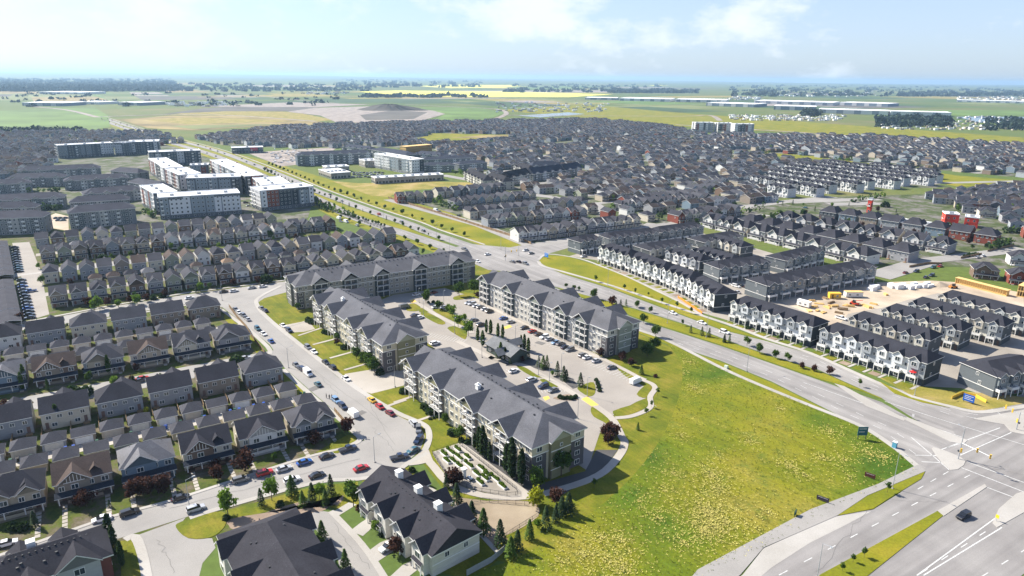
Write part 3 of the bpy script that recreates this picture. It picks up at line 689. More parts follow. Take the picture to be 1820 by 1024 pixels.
# ---------------- four-storey grey-roofed apartment block (length along local x, width along y)
def apt4(L, Wd, bays0, bays1, H=11.9, rise=4.5, bayw=6.6, chim=(), ends=(1, 1)):
    P = []
    fl = H / 4
    P.append(bx('wall', 0, L, 0, Wd, 0, H, 'siding', 'wall'))
    ov = .7
    rid = lambda m: m.hip(-ov, L + ov, -ov, Wd + ov, H + .15, rise, h0=Wd * .42, h1=Wd * .42, th=.35)
    ch = []
    vm = cached('vent', lambda: (lambda m: (m.box(-.25, .25, -.2, .2, 0, .35), m.mesh('roof_vent', 'dark_metal'))[1])(MB()))
    nv = int((L - Wd) / 2.3)
    for i in range(nv + 1):
        ch.append(('roof_vent', vm, T((Wd * .45 + (L - Wd * .9) * i / nv, Wd / 2 - 1.3, H + .15 + rise * (1 - 1.3 / (Wd / 2 + ov)))), None))
    for k, (a, b) in enumerate(((.2, .3), (.36, .74), (.55, .22), (.7, .7), (.85, .3), (.47, .62), (.12, .6))):
        zz = H + .12 + rise * (1 - abs(b - .5) * 2 * Wd / (Wd + 2 * ov))
        ch.append(('roof_vent', vm, T((L * a, Wd * b, zz)), None))
    for a, b in chim:
        zz = H + rise * (1 - abs(b / Wd - .5) * 2) - .6
        me = cached('chimney', lambda: (lambda m: (m.box(-.75, .75, -.6, .6, 0, 2.1), m.box(-.9, .9, -.75, .75, 2.1, 2.3), m.box(-.3, .3, -.3, .3, 2.3, 2.9), m.mesh('chimney', 'trim'))[3])(MB()))
        ch.append(('chimney', me, T((a, b, zz)), None))
    P.append(mbpart('roof', ('r4', L, Wd, H), rid, ['shingle', 'trim'], 'roof', ch=ch))
    # trim bands
    for z in (fl * 3, ):
        for (x0, x1, y0, y1) in ((-.10, L + .10, -.10, -.01), (-.10, L + .10, Wd + .01, Wd + .10), (-.10, -.01, 0, Wd), (L + .01, L + .10, 0, Wd)):
            P.append(bx('trim_band', x0, x1, y0, y1, z - .15, z + .15, 'trim'))
    # stone corners
    for sx in (0, 1):
        for sy in (0, 1):
            x0 = -.07 if sx == 0 else L + .005; y0 = 0.02 if sy == 0 else Wd - 5.2
            P.append(bx('stone_cladding', x0, x0 + .065, y0 - (0.02 if sy == 0 else 0), y0 + 5.2, 0, fl * 3 - .15, 'brickwork', 'stone'))
            y1 = -.07 if sy == 0 else Wd + .005; xx = 0 if sx == 0 else L - 3.4
            P.append(bx('stone_cladding', xx, xx + 3.4, y1, y1 + .065, 0, fl * 3 - .15, 'brickwork', 'stone'))
    # gabled end projections
    for e in ends and (0, 1):
        if not ends[e]: continue
        ym = Wd / 2; hw = 3.7; xo = -1.1 if e == 0 else L
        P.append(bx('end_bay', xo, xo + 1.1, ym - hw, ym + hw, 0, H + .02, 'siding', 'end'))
        xf = -1.16 if e == 0 else L + 1.105
        for z in (fl, fl * 2, fl * 3):
            P.append(bx('trim_band', xf, xf + .055, ym - hw, ym + hw, z - .12, z + .12, 'trim'))
        P.append(bx('side_trim', xf, xf + .05, ym - hw, ym - hw + .35, 0, fl - .12, 'siding', 'accent')); P.append(bx('side_trim', xf, xf + .05, ym + hw - .35, ym + hw, 0, fl - .12, 'siding', 'accent'))
        gr = 2.9
        if e == 0:
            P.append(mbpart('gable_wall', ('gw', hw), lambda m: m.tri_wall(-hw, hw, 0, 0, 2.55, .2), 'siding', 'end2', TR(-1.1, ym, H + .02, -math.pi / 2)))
            P.append(mbpart('gable_roof', ('gr0', hw, Wd), lambda m: m.gable(-1.75, Wd * .42 * gr / rise + .4, -hw - .6, hw + .6, 0, gr, th=.3), ['shingle', 'trim'], 'roof', T((0, ym, H + .2))))
        else:
            P.append(mbpart('gable_wall', ('gw', hw), lambda m: m.tri_wall(-hw, hw, 0, 0, 2.55, .2), 'siding', 'end2', TR(L + 1.1, ym, H + .02, math.pi / 2)))
            P.append(mbpart('gable_roof', ('gr1', hw, Wd), lambda m: m.gable(-Wd * .42 * gr / rise - .4, 1.75, -hw - .6, hw + .6, 0, gr, th=.3), ['shingle', 'trim'], 'roof', T((L, ym, H + .2))))
        fc = -1 if e == 0 else 1
        xw = 0 if e == 0 else L
        for k in range(4):
            z = k * fl + .95
            if k: P.append(win(xf, ym, z, .8, .8, fc))
            for yy in (2.6, Wd - 2.6):
                P.append(win(xw + (-.06 if e == 0 else .06), yy, z, 1.7, 1.3, fc))
    # long sides
    for side, bays in ((0, bays0), (1, bays1)):
        f = 0 if side == 0 else 2; yw = 0 if side == 0 else Wd; sg = -1 if side == 0 else 1
        pr = 1.7
        for b in bays:
            y0, y1 = sorted((yw + sg * .02, yw + sg * pr))
            for k in range(4):
                z = k * fl
                if k:
                    P.append(bx('balcony', b - bayw / 2, b + bayw / 2, y0, y1, z - .1, z + .1, 'trim', None,
                                [mbpart('railing', ('rail', bayw, side), lambda m: (m.box(0, bayw, 0, .05, .95, 1.02), m.box(0, bayw, 0, .05, .1, .16), [m.box(i * bayw / 16, i * bayw / 16 + .035, 0, .05, .14, .96) for i in range(17)]), 'dark_metal', None, T((0, 0 if side == 0 else pr - .08, .2)))]))
                for xx in (b - 1.6, b + 1.6): P.append(glassdoor(xx, yw, z + .2, f, 2.0, 2.15))
            ya, yb = sorted((yw + sg * .004, yw + sg * .018))
            P.append(bx('bay_shade_panel', b - bayw / 2, b + bayw / 2, ya, yb, 0, H - .35, 'siding', 'accent'))  # flat dark panel paints the shade of an open balcony bay
            yp = yw + sg * (pr - .22)
            for xx in (b - bayw / 2 + .12, b, b + bayw / 2 - .12):
                P.append(bx('post', xx - .1, xx + .1, yp - .1, yp + .1, 0, H - .1, 'trim'))
            P.append(bx('bay_beam', b - bayw / 2, b + bayw / 2, y0, y1, H - .3, H + .05, 'trim'))
            hw = bayw / 2 + 1.75; gr = 3.55
            dep = (Wd / 2 + ov) * gr / rise + .6
            if side == 0:
                P.append(mbpart('gable_roof', ('gs0', Wd, bayw), lambda m: m.gable(-hw, hw, -pr - .6, dep - .7, 0, gr, th=.3, axis='y'), ['shingle', 'trim'], 'roof', T((b, 0, H + .2))))
                P.append(mbpart('gable_wall', ('gsw', bayw), lambda m: m.tri_wall(-bayw / 2, bayw / 2, 0, 0, 2.15, .2), 'siding', 'end', TR(b, -pr, H + .05)))
            else:
                P.append(mbpart('gable_roof', ('gs1', Wd, bayw), lambda m: m.gable(-hw, hw, -dep + .7, pr + .6, 0, gr, th=.3, axis='y'), ['shingle', 'trim'], 'roof', T((b, Wd, H + .2))))
                P.append(mbpart('gable_wall', ('gsw', bayw), lambda m: m.tri_wall(-bayw / 2, bayw / 2, 0, 0, 2.15, .2), 'siding', 'end', TR(b, Wd + pr, H + .05, math.pi)))
            for xx in (b - bayw / 2 - .75, b + bayw / 2 + .05):
                ya, yb = sorted((yw + sg * .005, yw + sg * .09))
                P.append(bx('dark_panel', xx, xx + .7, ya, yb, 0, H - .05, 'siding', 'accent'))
        x = 1.9; n = 0
        while x < L - 1.5:
            if all(abs(x - b) > bayw / 2 + 1.6 for b in bays):
                for k in range(4):
                    P.append(win(x, yw + sg * .03, k * fl + .95, 1.5 if n % 2 == 0 else 1.0, 1.3, f))
                n += 1; x += 2.9
            else: x += .5
    return P
GREYROOF = (.108, .109, .120)
def place_apt(parts, u, v, rz, colors, label):
    return spawn('apartment_building', parts, W(u, v), rz, colors, label, 'apartment building', 'four-storey grey-roofed apartment buildings round the car park')
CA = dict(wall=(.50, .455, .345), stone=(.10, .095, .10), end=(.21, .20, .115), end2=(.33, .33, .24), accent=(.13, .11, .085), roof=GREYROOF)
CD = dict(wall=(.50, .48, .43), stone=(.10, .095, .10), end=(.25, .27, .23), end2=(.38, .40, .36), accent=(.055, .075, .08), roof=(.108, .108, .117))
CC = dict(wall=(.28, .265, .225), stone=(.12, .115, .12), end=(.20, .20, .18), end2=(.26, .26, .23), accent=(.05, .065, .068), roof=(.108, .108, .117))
# A (nearest): origin near-right corner, local x runs away from the camera, y to the left
_a = RAD(90 + 32 + 4.9)
place_apt(apt4(75, 19.6, [10.5, 28, 46.5, 64], [13.2, 31, 51, 68.5], chim=[(35, 14)]), -225.8, -102.4, _a, CA, 'nearest grey-roofed four-storey apartment building, beside the fenced raised-bed garden')
place_apt(apt4(72, 19.4, [12, 27, 46, 62], [13.5, 27, 48, 64], chim=[(50, 13.5)]), -133.8, -110.1, _a, CA, 'grey-roofed four-storey apartment building with green end wall, along the street of parked cars')
place_apt(apt4(91, 18.8, [14, 28, 44, 62, 82], [15, 28, 45.5, 66, 86], chim=[]), -164.8, -26.2, RAD(90 + 32 + 5.6), CD, 'long grey-roofed apartment building between the car park and the boulevard')
place_apt(apt4(99, 20.5, [12, 27, 44, 65.5, 87.5], [16, 33, 52, 70, 88], chim=[]), -43.4, -137.4, RAD(32.2), CC, 'grey-roofed apartment building standing crosswise at the far end of the car park')

# ---------------- amenity building in the car park
def amenity():
    P = [bx('wall', 0, 17, 0, 8.5, 0, 3.2, 'siding', 'wall')]
    P.append(mbpart('roof', 'amr', lambda m: m.gable(-.6, 17.6, -.6, 9.1, 3.3, 2.6, th=.25), ['shingle', 'dark_metal'], 'roof'))
    P.append(mbpart('gable_wall', 'amg', lambda m: m.tri_wall(0, 8.5, 0, 0, 2.3, .15), 'siding', 'wall', TR(0, 8.5, 3.2, -math.pi / 2)))
    P.append(mbpart('gable_wall', 'amg', lambda m: None, 'siding', 'wall', TR(17, 0, 3.2, math.pi / 2)))
    P.append(mbpart('gable_roof', 'amc', lambda m: m.gable(-3, 3, -5, 1.5, 0, 2.0, th=.25, axis='y'), ['shingle', 'dark_metal'], 'roof', T((11, 0, 3.35))))
    P.append(mbpart('gable_roof', 'amc2', lambda m: m.gable(-3, 3, -1.5, 4, 0, 2.0, th=.25, axis='y'), ['shingle', 'dark_metal'], 'roof', T((6, 8.5, 3.35))))
    for x in (8.6, 13.4): P.append(bx('post', x - .2, x + .2, -4.4, -4.0, 0, 3.3, 'trim'))
    for x in (2.5, 5.5, 14.5): P.append(win(x, 8.5, 1, 1.4, 1.2, 2))
    for x in (2.5, 5.5, 14.5): P.append(win(x, 0, 1, 1.4, 1.2, 0))
    P.append(door(11, 0, 0, 0, 1.8))
    return P
_pA = k7(1160, 960); _q = RAD(90 + 32 + 5)
spawn('clubhouse', amenity(), k7(1350, 905), _q, dict(wall=(.055, .075, .065), roof=(.16, .165, .17), door=(.1, .1, .1)), 'low dark green clubhouse with grey roof amid trees in the car park', 'clubhouse')

# ---------------- two-storey semi-detached houses and garages of the estate
def duplex(style, n=0):
    w, d, H = 13.2, 10.8, 5.7
    P = [bx('wall', 0, w, 0, d, 0, H, 'siding', 'wall')]
    ov = .5
    if style in (0, 3): P.append(mbpart('roof', ('dh', style), lambda m: m.hip(-ov, w + ov, -ov, d + ov, H + .1, 3.9, h0=5.4, h1=5.4 if style == 0 else 4.6), ['shingle', 'trim'], 'roof'))
    else:
        P.append(mbpart('roof', 'dg', lambda m: m.gable(-.35, w + .35, -ov, d + ov, H + .1, 3.7), ['shingle', 'trim'], 'roof'))
        P.append(mbpart('gable_wall', 'dgw', lambda m: m.tri_wall(0, d, 0, 0, 3.3, .15), 'siding', 'wall', TR(0, d, H, -math.pi / 2)))
        P.append(mbpart('gable_wall', 'dgw', lambda m: None, 'siding', 'wall', TR(w, 0, H, math.pi / 2)))
    # front cross gables
    gs = {0: [(5.0, 8.6, 3.1)], 1: [(4.6, 8.2, 3.2)], 2: [(6.6, 9.2, 3.3)], 3: [(3.4, 5.6, 2.3), (9.9, 5.6, 2.3)]}[style]
    for c, gw, gr in gs:
        P.append(bx('front_bay', c - gw / 2 + .6, c + gw / 2 - .6, -.55, -.003, 2.9, H + .02, 'siding', 'front'))
        P.append(mbpart('front_gable', ('fg', gw), lambda m: m.gable(-gw / 2, gw / 2, -1.2, 5.2, 0, gr, axis='y'), ['shingle', 'trim'], 'roof', T((c, 0, H + .16))))
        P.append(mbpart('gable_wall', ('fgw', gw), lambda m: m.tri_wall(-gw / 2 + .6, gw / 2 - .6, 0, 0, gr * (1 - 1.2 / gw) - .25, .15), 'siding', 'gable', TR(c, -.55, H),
                        ch=[mbpart('timber_trim', ('tt', gw), lambda m: ([m.box(x - .07, x + .07, -.06, -.005, .05, gr * (1 - abs(x) / (gw / 2)) * .72) for x in (-1.6, -.8, 0, .8, 1.6)], m.box(-gw * .3, gw * .3, -.07, -.005, .0, .16)), 'trim')] if style in (1, 2) else None))
    # dark dormer vent
    if n % 2: P.append(mbpart('dormer', 'dorm', lambda m: m.gable(-1.3, 1.3, -1.7, 1.8, 0, 1.3, axis='y'), ['shingle', 'dark_metal'], 'roof', T((9.6, 2.4, H + 1.35))))
    # porch
    P.append(mbpart('porch_roof', 'pr', lambda m: (m.poly([(-.3, -2.5, 2.75), (w + .3, -2.5, 2.75), (w + .3, -.56, 3.45), (-.3, -.56, 3.45)]), m.poly([(-.3, -.56, 3.3), (w + .3, -.56, 3.3), (w + .3, -2.5, 2.6), (-.3, -2.5, 2.6)], 1), m.poly([(-.3, -2.5, 2.6), (w + .3, -2.5, 2.6), (w + .3, -2.5, 2.75), (-.3, -2.5, 2.75)], 1), m.poly([(-.3, -.56, 3.3), (-.3, -2.5, 2.6), (-.3, -2.5, 2.75), (-.3, -.56, 3.45)], 1), m.poly([(w + .3, -2.5, 2.6), (w + .3, -.56, 3.3), (w + .3, -.56, 3.45), (w + .3, -2.5, 2.75)], 1)), ['shingle', 'trim'], 'porch'))
    P.append(bx('porch_floor', .4, w - .4, -2.2, -.003, 0, .55, 'siding', 'gable'))
    for x0, x1 in ((2.5, 4.2), (4.6, 8.6), (9.0, 10.7)): P.append(bx('porch_rail', x0, x1, -2.18, -2.1, .6, 1.45, 'siding', 'front'))
    for x in (.6, 4.4, 8.8, w - .6): P.append(bx('porch_post', x - .13, x + .13, -2.25, -1.99, .55, 2.66, 'trim'))
    for x in (1.7, w - 1.7): P.append(bx('porch_step', x - .6, x + .6, -3.1, -2.2, 0, .3, 'concrete'))
    for x in (1.7, w - 1.7): P.append(door(x, -.02, .55, 0))
    for x in (4.0, w - 4.0): P.append(win(x, -.02, 1.0, 1.8, 1.3, 0))
    for i, x in enumerate((1.6, 4.6, 8.4, 11.6)):
        ins = any(abs(x - c) < gw / 2 - .9 for c, gw, gr in gs)
        P.append(win(x, -.57 if ins else -.02, 3.7, 1.5 if i % 2 else 1.1, 1.25, 0))
    # rear
    for x in (1.9, 5.2, 8.2, 11.2): P.append(win(x, d, 3.7, 1.1 if x < 6 else 1.3, 1.05, 2))
    for x in (3.6, 9.9): P.append(win(x, d, 1.0, 1.4, 1.1, 2))
    for x in (1.3, w - 1.3):
        P.append(door(x, d, .5, 2)); P.append(bx('back_step', x - .9, x + .9, d + .003, d + 1.4, 0, .45, 'timber'))
    for x, f in ((0, -1), (w, 1)): P.append(win(x, d * .55, 3.9, .7, .8, f))
    vm = _mc['vent']
    for x, y in ((3, 7), (6, 8.2), (9.5, 7), (11, 8)): P.append(('roof_vent', vm, T((x, y, H + .1 + 3.2 * (1 - abs(y - d / 2) / (d / 2 + ov)))) @ Matrix.Scale(.7, 4), None))
    return P
DUP = [duplex(s, n) for s, n in ((0, 0), (1, 1), (2, 0), (3, 1))]
BEIGE, GREYB, TAUPE, CREAM, SAGE, BLUEG, BROWN, WHITE_, GREY_, CHAR = (.40, .345, .265), (.25, .265, .285), (.25, .21, .17), (.52, .475, .385), (.26, .275, .21), (.16, .215, .265), (.16, .11, .08), (.60, .59, .57), (.28, .28, .29), (.075, .08, .09)
R_DK, R_BR, R_SHEEN, R_MID = (.044, .044, .053), (.088, .068, .060), (.155, .153, .162), (.069, .069, .079)  # the lightest roof tone has glancing sun sheen put into its colour
NAMEC = {BEIGE: 'beige', GREYB: 'blue-grey', TAUPE: 'taupe', CREAM: 'cream', SAGE: 'sage green', BLUEG: 'slate blue', BROWN: 'brown', WHITE_: 'white', GREY_: 'grey', CHAR: 'charcoal'}
NAMER = {R_DK: 'dark roof', R_BR: 'brown roof', R_SHEEN: 'light grey roof', R_MID: 'grey roof'}
def place_duplex(style, u_front, v0, facing, wall, front, roof, label):
    """facing -1: front towards the camera (-u); +1: front away. v0 = left edge"""
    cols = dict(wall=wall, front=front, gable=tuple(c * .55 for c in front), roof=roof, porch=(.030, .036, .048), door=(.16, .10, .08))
    if facing < 0: loc, rz = W(u_front, v0), GRID
    else: loc, rz = W(u_front, v0 + 13.2), GRID + math.pi
    return spawn('semi_detached_house', DUP[style], loc, rz, cols, label, 'house', 'semi-detached houses of the estate')
def row_duplex(u, v_first, n, facing, specs, rowname):
    for i in range(n):
        st, wl, fr, rf = specs[i % len(specs)]
        lab = f'{NAMEC[wl]} semi-detached house, {NAMER[rf]}, {nth(i)} from right, {rowname}'
        place_duplex(st, u, v_first - 15.55 * i, facing, wl, fr, rf, lab)
row_duplex(-170.2, -173.0, 8, -1, [(3, BEIGE, GREYB, R_MID), (2, CREAM, WHITE_, R_DK), (1, CREAM, BROWN, R_DK), (0, BLUEG, BLUEG, R_SHEEN), (1, TAUPE, TAUPE, R_BR), (3, BEIGE, BEIGE, R_DK)], 'nearest row facing parked cars')
row_duplex(-111.2, -177.3, 8, 1, [(0, GREYB, GREYB, R_MID), (1, TAUPE, BEIGE, R_DK), (1, GREY_, BEIGE, R_DK), (0, GREYB, GREYB, R_DK), (2, CREAM, BEIGE, R_DK), (1, GREYB, GREYB, R_DK)], 'second row, backs to us')
row_duplex(-81.6, -180.6, 8, -1, [(0, BEIGE, GREY_, R_MID), (1, GREY_, CREAM, R_MID), (2, CREAM, BEIGE, R_BR), (0, GREYB, BEIGE, R_MID), (1, BROWN, TAUPE, R_BR), (2, GREYB, BLUEG, R_SHEEN)], 'third row, porches to us')
row_duplex(-24.0, -184.4, 8, 1, [(0, TAUPE, TAUPE, R_MID), (1, TAUPE, TAUPE, R_MID), (1, GREYB, GREYB, R_MID), (0, CREAM, BEIGE, R_MID), (1, GREYB, GREYB, R_DK), (0, WHITE_, GREYB, R_DK)], 'fourth row by top street')
def garage():
    w, d, H = 6.1, 6.3, 2.6
    P = [bx('wall', 0, w, 0, d, 0, H, 'siding', 'wall')]
    P.append(mbpart('roof', 'gah', lambda m: m.hip(-.35, w + .35, -.4, d + .4, H + .08, 2.05, h0=2.6, h1=2.6, th=.18), ['shingle', 'trim'], 'roof'))
    def dr(m):
        for i in range(4): m.box(0, 4.8, -.06, .03, i * .54, i * .54 + .5)
    P.append(mbpart('garage_door', 'gad', dr, 'plain_colour', 'door', T((.65, 0, .02))))
    P.append(door(w, 3.2, 0, 1, .85, 2.0))
    return P
def garage_gable():
    P = garage(); w, d, H = 6.1, 6.3, 2.6
    P[1] = mbpart('roof', 'gag', lambda m: m.gable(-.3, w + .3, -.35, d + .35, H + .08, 1.6, th=.18), ['shingle', 'trim'], 'roof')
    P.append(mbpart('gable_wall', 'gagw', lambda m: m.tri_wall(0, d, 0, 0, 1.4, .12), 'siding', 'wall', TR(0, d, H, -math.pi / 2)))
    P.append(mbpart('gable_wall', 'gagw', lambda m: None, 'siding', 'wall', TR(w, 0, H, math.pi / 2)))
    return P
GAR = [garage(), garage_gable()]
def row_garage(u, v_first, n, facing, rowname, rf=R_MID, skip=()):
    wc = [GREYB, BEIGE, CREAM, TAUPE, GREY_]
    for i in range(n):
        if i in skip: continue
        wl = wc[(i * 7 + n) % 5]; dr = [(.55, .53, .48), (.66, .66, .65), (.42, .38, .32)][(i * 5) % 3]
        v = v_first - 7.78 * i
        if facing < 0: loc, rz = W(u, v), GRID
        else: loc, rz = W(u, v + 6.1), GRID + math.pi
        spawn('garage', GAR[1 if i % 5 == 3 else 0], loc, rz, dict(wall=wl, door=dr, roof=rf if i % 3 else R_MID),
              f'{NAMEC[wl]} double garage, {nth(i)} from right, {rowname}', 'garage', 'detached garages on the back lanes')
row_garage(-137.2, -169.2, 17, -1, 'lane row facing us, second from front')
row_garage(-143.6, -166.0, 16, 1, 'lane row backing the nearest houses')
row_garage(-49.0, -184.0, 14, -1, 'far lane row facing us')
row_garage(-56.6, -176.0, 14, 1, 'lane row backing the third house row')
# fences between back gardens of the estate
fm = cached('fence', lambda: (lambda m: (m.box(0, 9.5, -.05, .05, 0, 1.6), [m.box(i * 2.3, i * 2.3 + .14, -.1, .1, 0, 1.75) for i in range(5)], m.mesh('fence', 'timber'))[2])(MB()))
for (u0, vs, nm) in ((-131.2, -169.7, 'behind the second row'), (-43.5, -183, 'behind the fourth row')):
    for i in range(12):
        ob('garden_fence', fm, loc=W(u0, vs - 7.78 * i), rz=GRID + math.pi / 2, label=f'weathered timber garden fence, {nth(i)} from right {nm} of houses', cat='fence', group='timber fences between back gardens')

# ---------------- narrow detached houses
def small_house(style):
    w, d, H = 6.9, 12.3, 6.2
    P = [bx('wall', 0, w, 0, d, 0, H, 'siding', 'wall')]
    if style == 0:
        P.append(mbpart('roof', 's0', lambda m: m.gable(-.4, w + .4, -.6, d + .4, H + .08, 3.2, axis='y'), ['shingle', 'trim'], 'roof'))
        P.append(mbpart('gable_wall', 's0w', lambda m: m.tri_wall(0, w, 0, 0, 2.85, .15), 'siding', 'gable', TR(0, 0, H)))
        P.append(mbpart('gable_wall', 's0w', lambda m: None, 'siding', 'wall', TR(w, d, H, math.pi)))
    elif style == 1:
        P.append(mbpart('roof', 's1', lambda m: m.hip(0, d + 1, 0, w + .8, 0, 2.9, h0=3.8, h1=3.8), ['shingle', 'trim'], 'roof', TR(w + .4, -.5, H + .08, math.pi / 2)))
        P.append(mbpart('front_gable', 's1g', lambda m: m.gable(-2.7, 2.7, -1, 3.6, 0, 2.3, axis='y'), ['shingle', 'trim'], 'roof', T((w * .62, 0, H + .12))))
        P.append(mbpart('gable_wall', 's1w', lambda m: m.tri_wall(-2.2, 2.2, 0, 0, 1.85, .15), 'siding', 'gable', TR(w * .62, -.35, H)))
    else:
        P.append(mbpart('roof', 's2', lambda m: m.gable(-.35, w + .35, -.4, d + .4, H + .08, 3.3), ['shingle', 'trim'], 'roof'))
        P.append(mbpart('gable_wall', 's2w', lambda m: m.tri_wall(0, d, 0, 0, 3.0, .15), 'siding', 'wall', TR(0, d, H, -math.pi / 2)))
        P.append(mbpart('gable_wall', 's2w', lambda m: None, 'siding', 'wall', TR(w, 0, H, math.pi / 2)))
        P.append(mbpart('front_gable', 's2g', lambda m: m.gable(-2.7, 2.7, -1, 4.4, 0, 2.5, axis='y'), ['shingle', 'trim'], 'roof', T((w * .4, 0, H + .12))))
        P.append(mbpart('gable_wall', 's2x', lambda m: m.tri_wall(-2.2, 2.2, 0, 0, 2.0, .15), 'siding', 'gable', TR(w * .4, -.35, H)))
    P.append(mbpart('porch_roof', 'spr', lambda m: m.gable(-.1, w + .1, -2.0, -.004, 2.75, .5, th=.15), ['shingle', 'trim'], 'porch'))
    for x in (.3, w - .3): P.append(bx('porch_post', x - .11, x + .11, -1.9, -1.68, 0, 2.6, 'trim'))
    P.append(door(1.4, 0, .3, 0)); P.append(win(4.4, 0, 1.0, 1.7, 1.3, 0))
    for x in (1.7, w - 1.8): P.append(win(x, 0, 3.6, 1.3, 1.3, 0))
    P.append(win(1.7, d, 3.6, 1.2, 1.1, 2)); P.append(win(w - 1.7, d, 3.6, 1.2, 1.1, 2)); P.append(win(w - 2, d, 1.0, 1.5, 1.2, 2)); P.append(door(1.5, d, .4, 2))
    P.append(win(0, d * .3, 3.8, .7, .9, -1))
    return P
SM = [small_house(i) for i in range(3)]
SWALL = [SAGE, GREYB, CREAM, TAUPE, BEIGE, WHITE_, BROWN, GREY_, WHITE_, CREAM, GREYB, BEIGE, SAGE, GREY_]
def row_small(u, v0, v1, facing, rowname, seed, pitch=8.55):
    r = random.Random(seed); i = 0; v = v0
    while v < v1:
        wl = r.choice(SWALL); rf = r.choice([R_DK, R_MID, R_MID, R_DK, R_MID, R_DK, R_BR]); st = r.choice([0, 0, 1, 2, 2])
        du = r.uniform(-1.2, 1.2)
        if facing < 0: loc, rz = W(u + du, v), GRID
        else: loc, rz = W(u + du, v + 6.9), GRID + math.pi
        _k = r.choice([.45, .6, 1]); gc = tuple(c * _k for c in wl)
        spawn('detached_house', SM[st], loc, rz, dict(wall=wl, gable=gc, roof=rf, porch=rf, door=(.2, .1, .08)),
              f'narrow {NAMEC[wl]} house, {NAMER[rf]}, {nth(i)} from left, {rowname}', 'house', 'narrow detached houses on the estate')
        i += 1; v += pitch
row_small(19.5, -239.5, -44, -1, 'row fronting the top street', 3)
row_small(79.0, -243.6, -44, 1, 'second narrow row, backs to us', 5)
row_small(119.5, -246, -100, -1, 'third narrow row, porches to us', 8)
row_small(174.0, -250, -104, 1, 'row below the white-roofed blocks', 12)
row_small(127, -96, -62, -1, 'short row by boulevard wall', 14)
rg = random.Random(5)
for j, (u, va, vb, fc, nm) in enumerate(((37, -236, -60, 1, 'behind the top-street row'), (56, -240, -60, -1, 'behind the second narrow row'), (137, -240, -150, 1, 'behind the third narrow row'), (150, -240, -110, -1, 'below the white-roofed blocks'))):
    v = va; i = 0
    while v < vb:
        if rg.random() < .55:
            wl = rg.choice([BEIGE, CREAM, TAUPE, GREYB]); rf = rg.choice([R_MID, R_MID, R_DK, R_BR, R_MID, (.24, .17, .12), R_SHEEN])
            spawn('garage', GAR[0], W(u, v) if fc < 0 else W(u, v + 6.1), GRID if fc < 0 else GRID + math.pi, dict(wall=wl, door=(.6, .58, .52), roof=rf), f'small {NAMEC[wl]} garage, {nth(i)} from left on lane {nm}', 'garage', 'garages of the narrow houses')
            i += 1
        v += 8.55
# ------------------------------------------------------------------ townhouse rows
def axis(a, b):
    d = b - a; d.z = 0; return d.length, math.atan2(d.y, d.x)
def th_row(L, n, dep, H, tone, rise=3.0, bal=True, roofrise=1.8):
    uw = L / n
    P = [bx('wall', 0, L, 0, dep, 0, H, 'siding', 'side')]
    P.append(mbpart('roof', ('tr', round(L, 2), dep, H), lambda m: m.hip(-.45, L + .45, -.45, dep + .45, H + .1, rise, h0=.6 * dep / 2, h1=.6 * dep / 2), ['shingle', 'trim'], 'roof'))
    bw = uw * .60
    for i in range(n):
        c = (i + .36) * uw; ck = f't{(i * 2 + tone) % 3}'
        wz = H - 3.2 if H > 7.5 else 2.9
        P.append(bx('front_panel', i * uw + .02, (i + 1) * uw - .02, -.06, -.005, 2.7, H - .02, 'siding', f't{(i + tone) % 3}'))
        ch = []
        P.append(bx('gable_bay', c - bw / 2, c + bw / 2, -1.0, -.065, wz, H + .05, 'siding', ck,
                    [win(bw / 2, -.01, 1.1, 1.7, 1.5, 0)] + ([] if H < 7.5 else [])))
        hw = bw / 2 + .38
        P.append(mbpart('gable_roof', ('tg', round(hw, 2), H), lambda m: m.gable(-hw, hw, -1.45, dep * .42, 0, roofrise, th=.2, axis='y'), ['shingle', 'trim'], 'roof', T((c, 0, H + .12))))
        P.append(mbpart('gable_wall', ('tw', round(hw, 2)), lambda m: m.tri_wall(-bw / 2, bw / 2, 0, 0, roofrise * .82, .15), 'siding', ck, T((c, -1.0, H + .05))))
        if H > 7.5:
            P.append(win(c, -.07, 3.3, 1.7, 1.4, 0)); P.append(win(i * uw + uw * .84, -.07, 5.9, .8, 1.2, 0))
        if bal and H > 7.5:
            P.append(mbpart('balcony', ('tb', round(bw, 2)), lambda m: (m.box(-bw / 2, bw / 2, -1.9, -.07, -.1, .12), m.box(-bw / 2, bw / 2, -1.9, -1.84, .95, 1.03), m.box(-bw / 2, bw / 2, -1.89, -1.86, .2, .85), m.box(-bw / 2, -bw / 2 + .06, -1.9, -.07, .15, 1.0), m.box(bw / 2 - .06, bw / 2, -1.9, -.07, .15, 1.0)), 'trim', None, T((c, 0, 2.75))))
            for x in (c - bw / 2 + .1, c + bw / 2 - .1): P.append(bx('balcony_post', x - .1, x + .1, -1.88, -1.68, 0, 2.65, 'trim'))
        P.append(door(i * uw + uw * .84, -.005, .1, 0)); P.append(win(c, -.005, .8, 1.6, 1.3, 0))
        P.append(win(c, dep, H - 2.1, 1.3, 1.1, 2)); P.append(win(c, dep, 3.3, 1.5, 1.2, 2))
        P.append(bx('garage_door', i * uw + .6, i * uw + uw - .8, dep + .005, dep + .06, 0, 2.2, 'plain_colour', 'gd'))
    for f, x in ((-1, 0), (1, L)):
        P.append(win(x, dep * .5, H - 2.0, .9, 1.1, f)); P.append(win(x, dep * .4, 3.2, .9, 1.1, f))
        P.append(bx('trim_band', x - .05 if f < 0 else x + .003, x - .003 if f < 0 else x + .05, 0, dep, 2.6, 2.85, 'trim'))
    return P
WT = dict(t0=(.66, .66, .64), t1=(.30, .32, .34), t2=(.58, .60, .62), side=(.045, .055, .062), roof=(.036, .037, .046), door=(.04, .05, .07), gd=(.7, .7, .68))
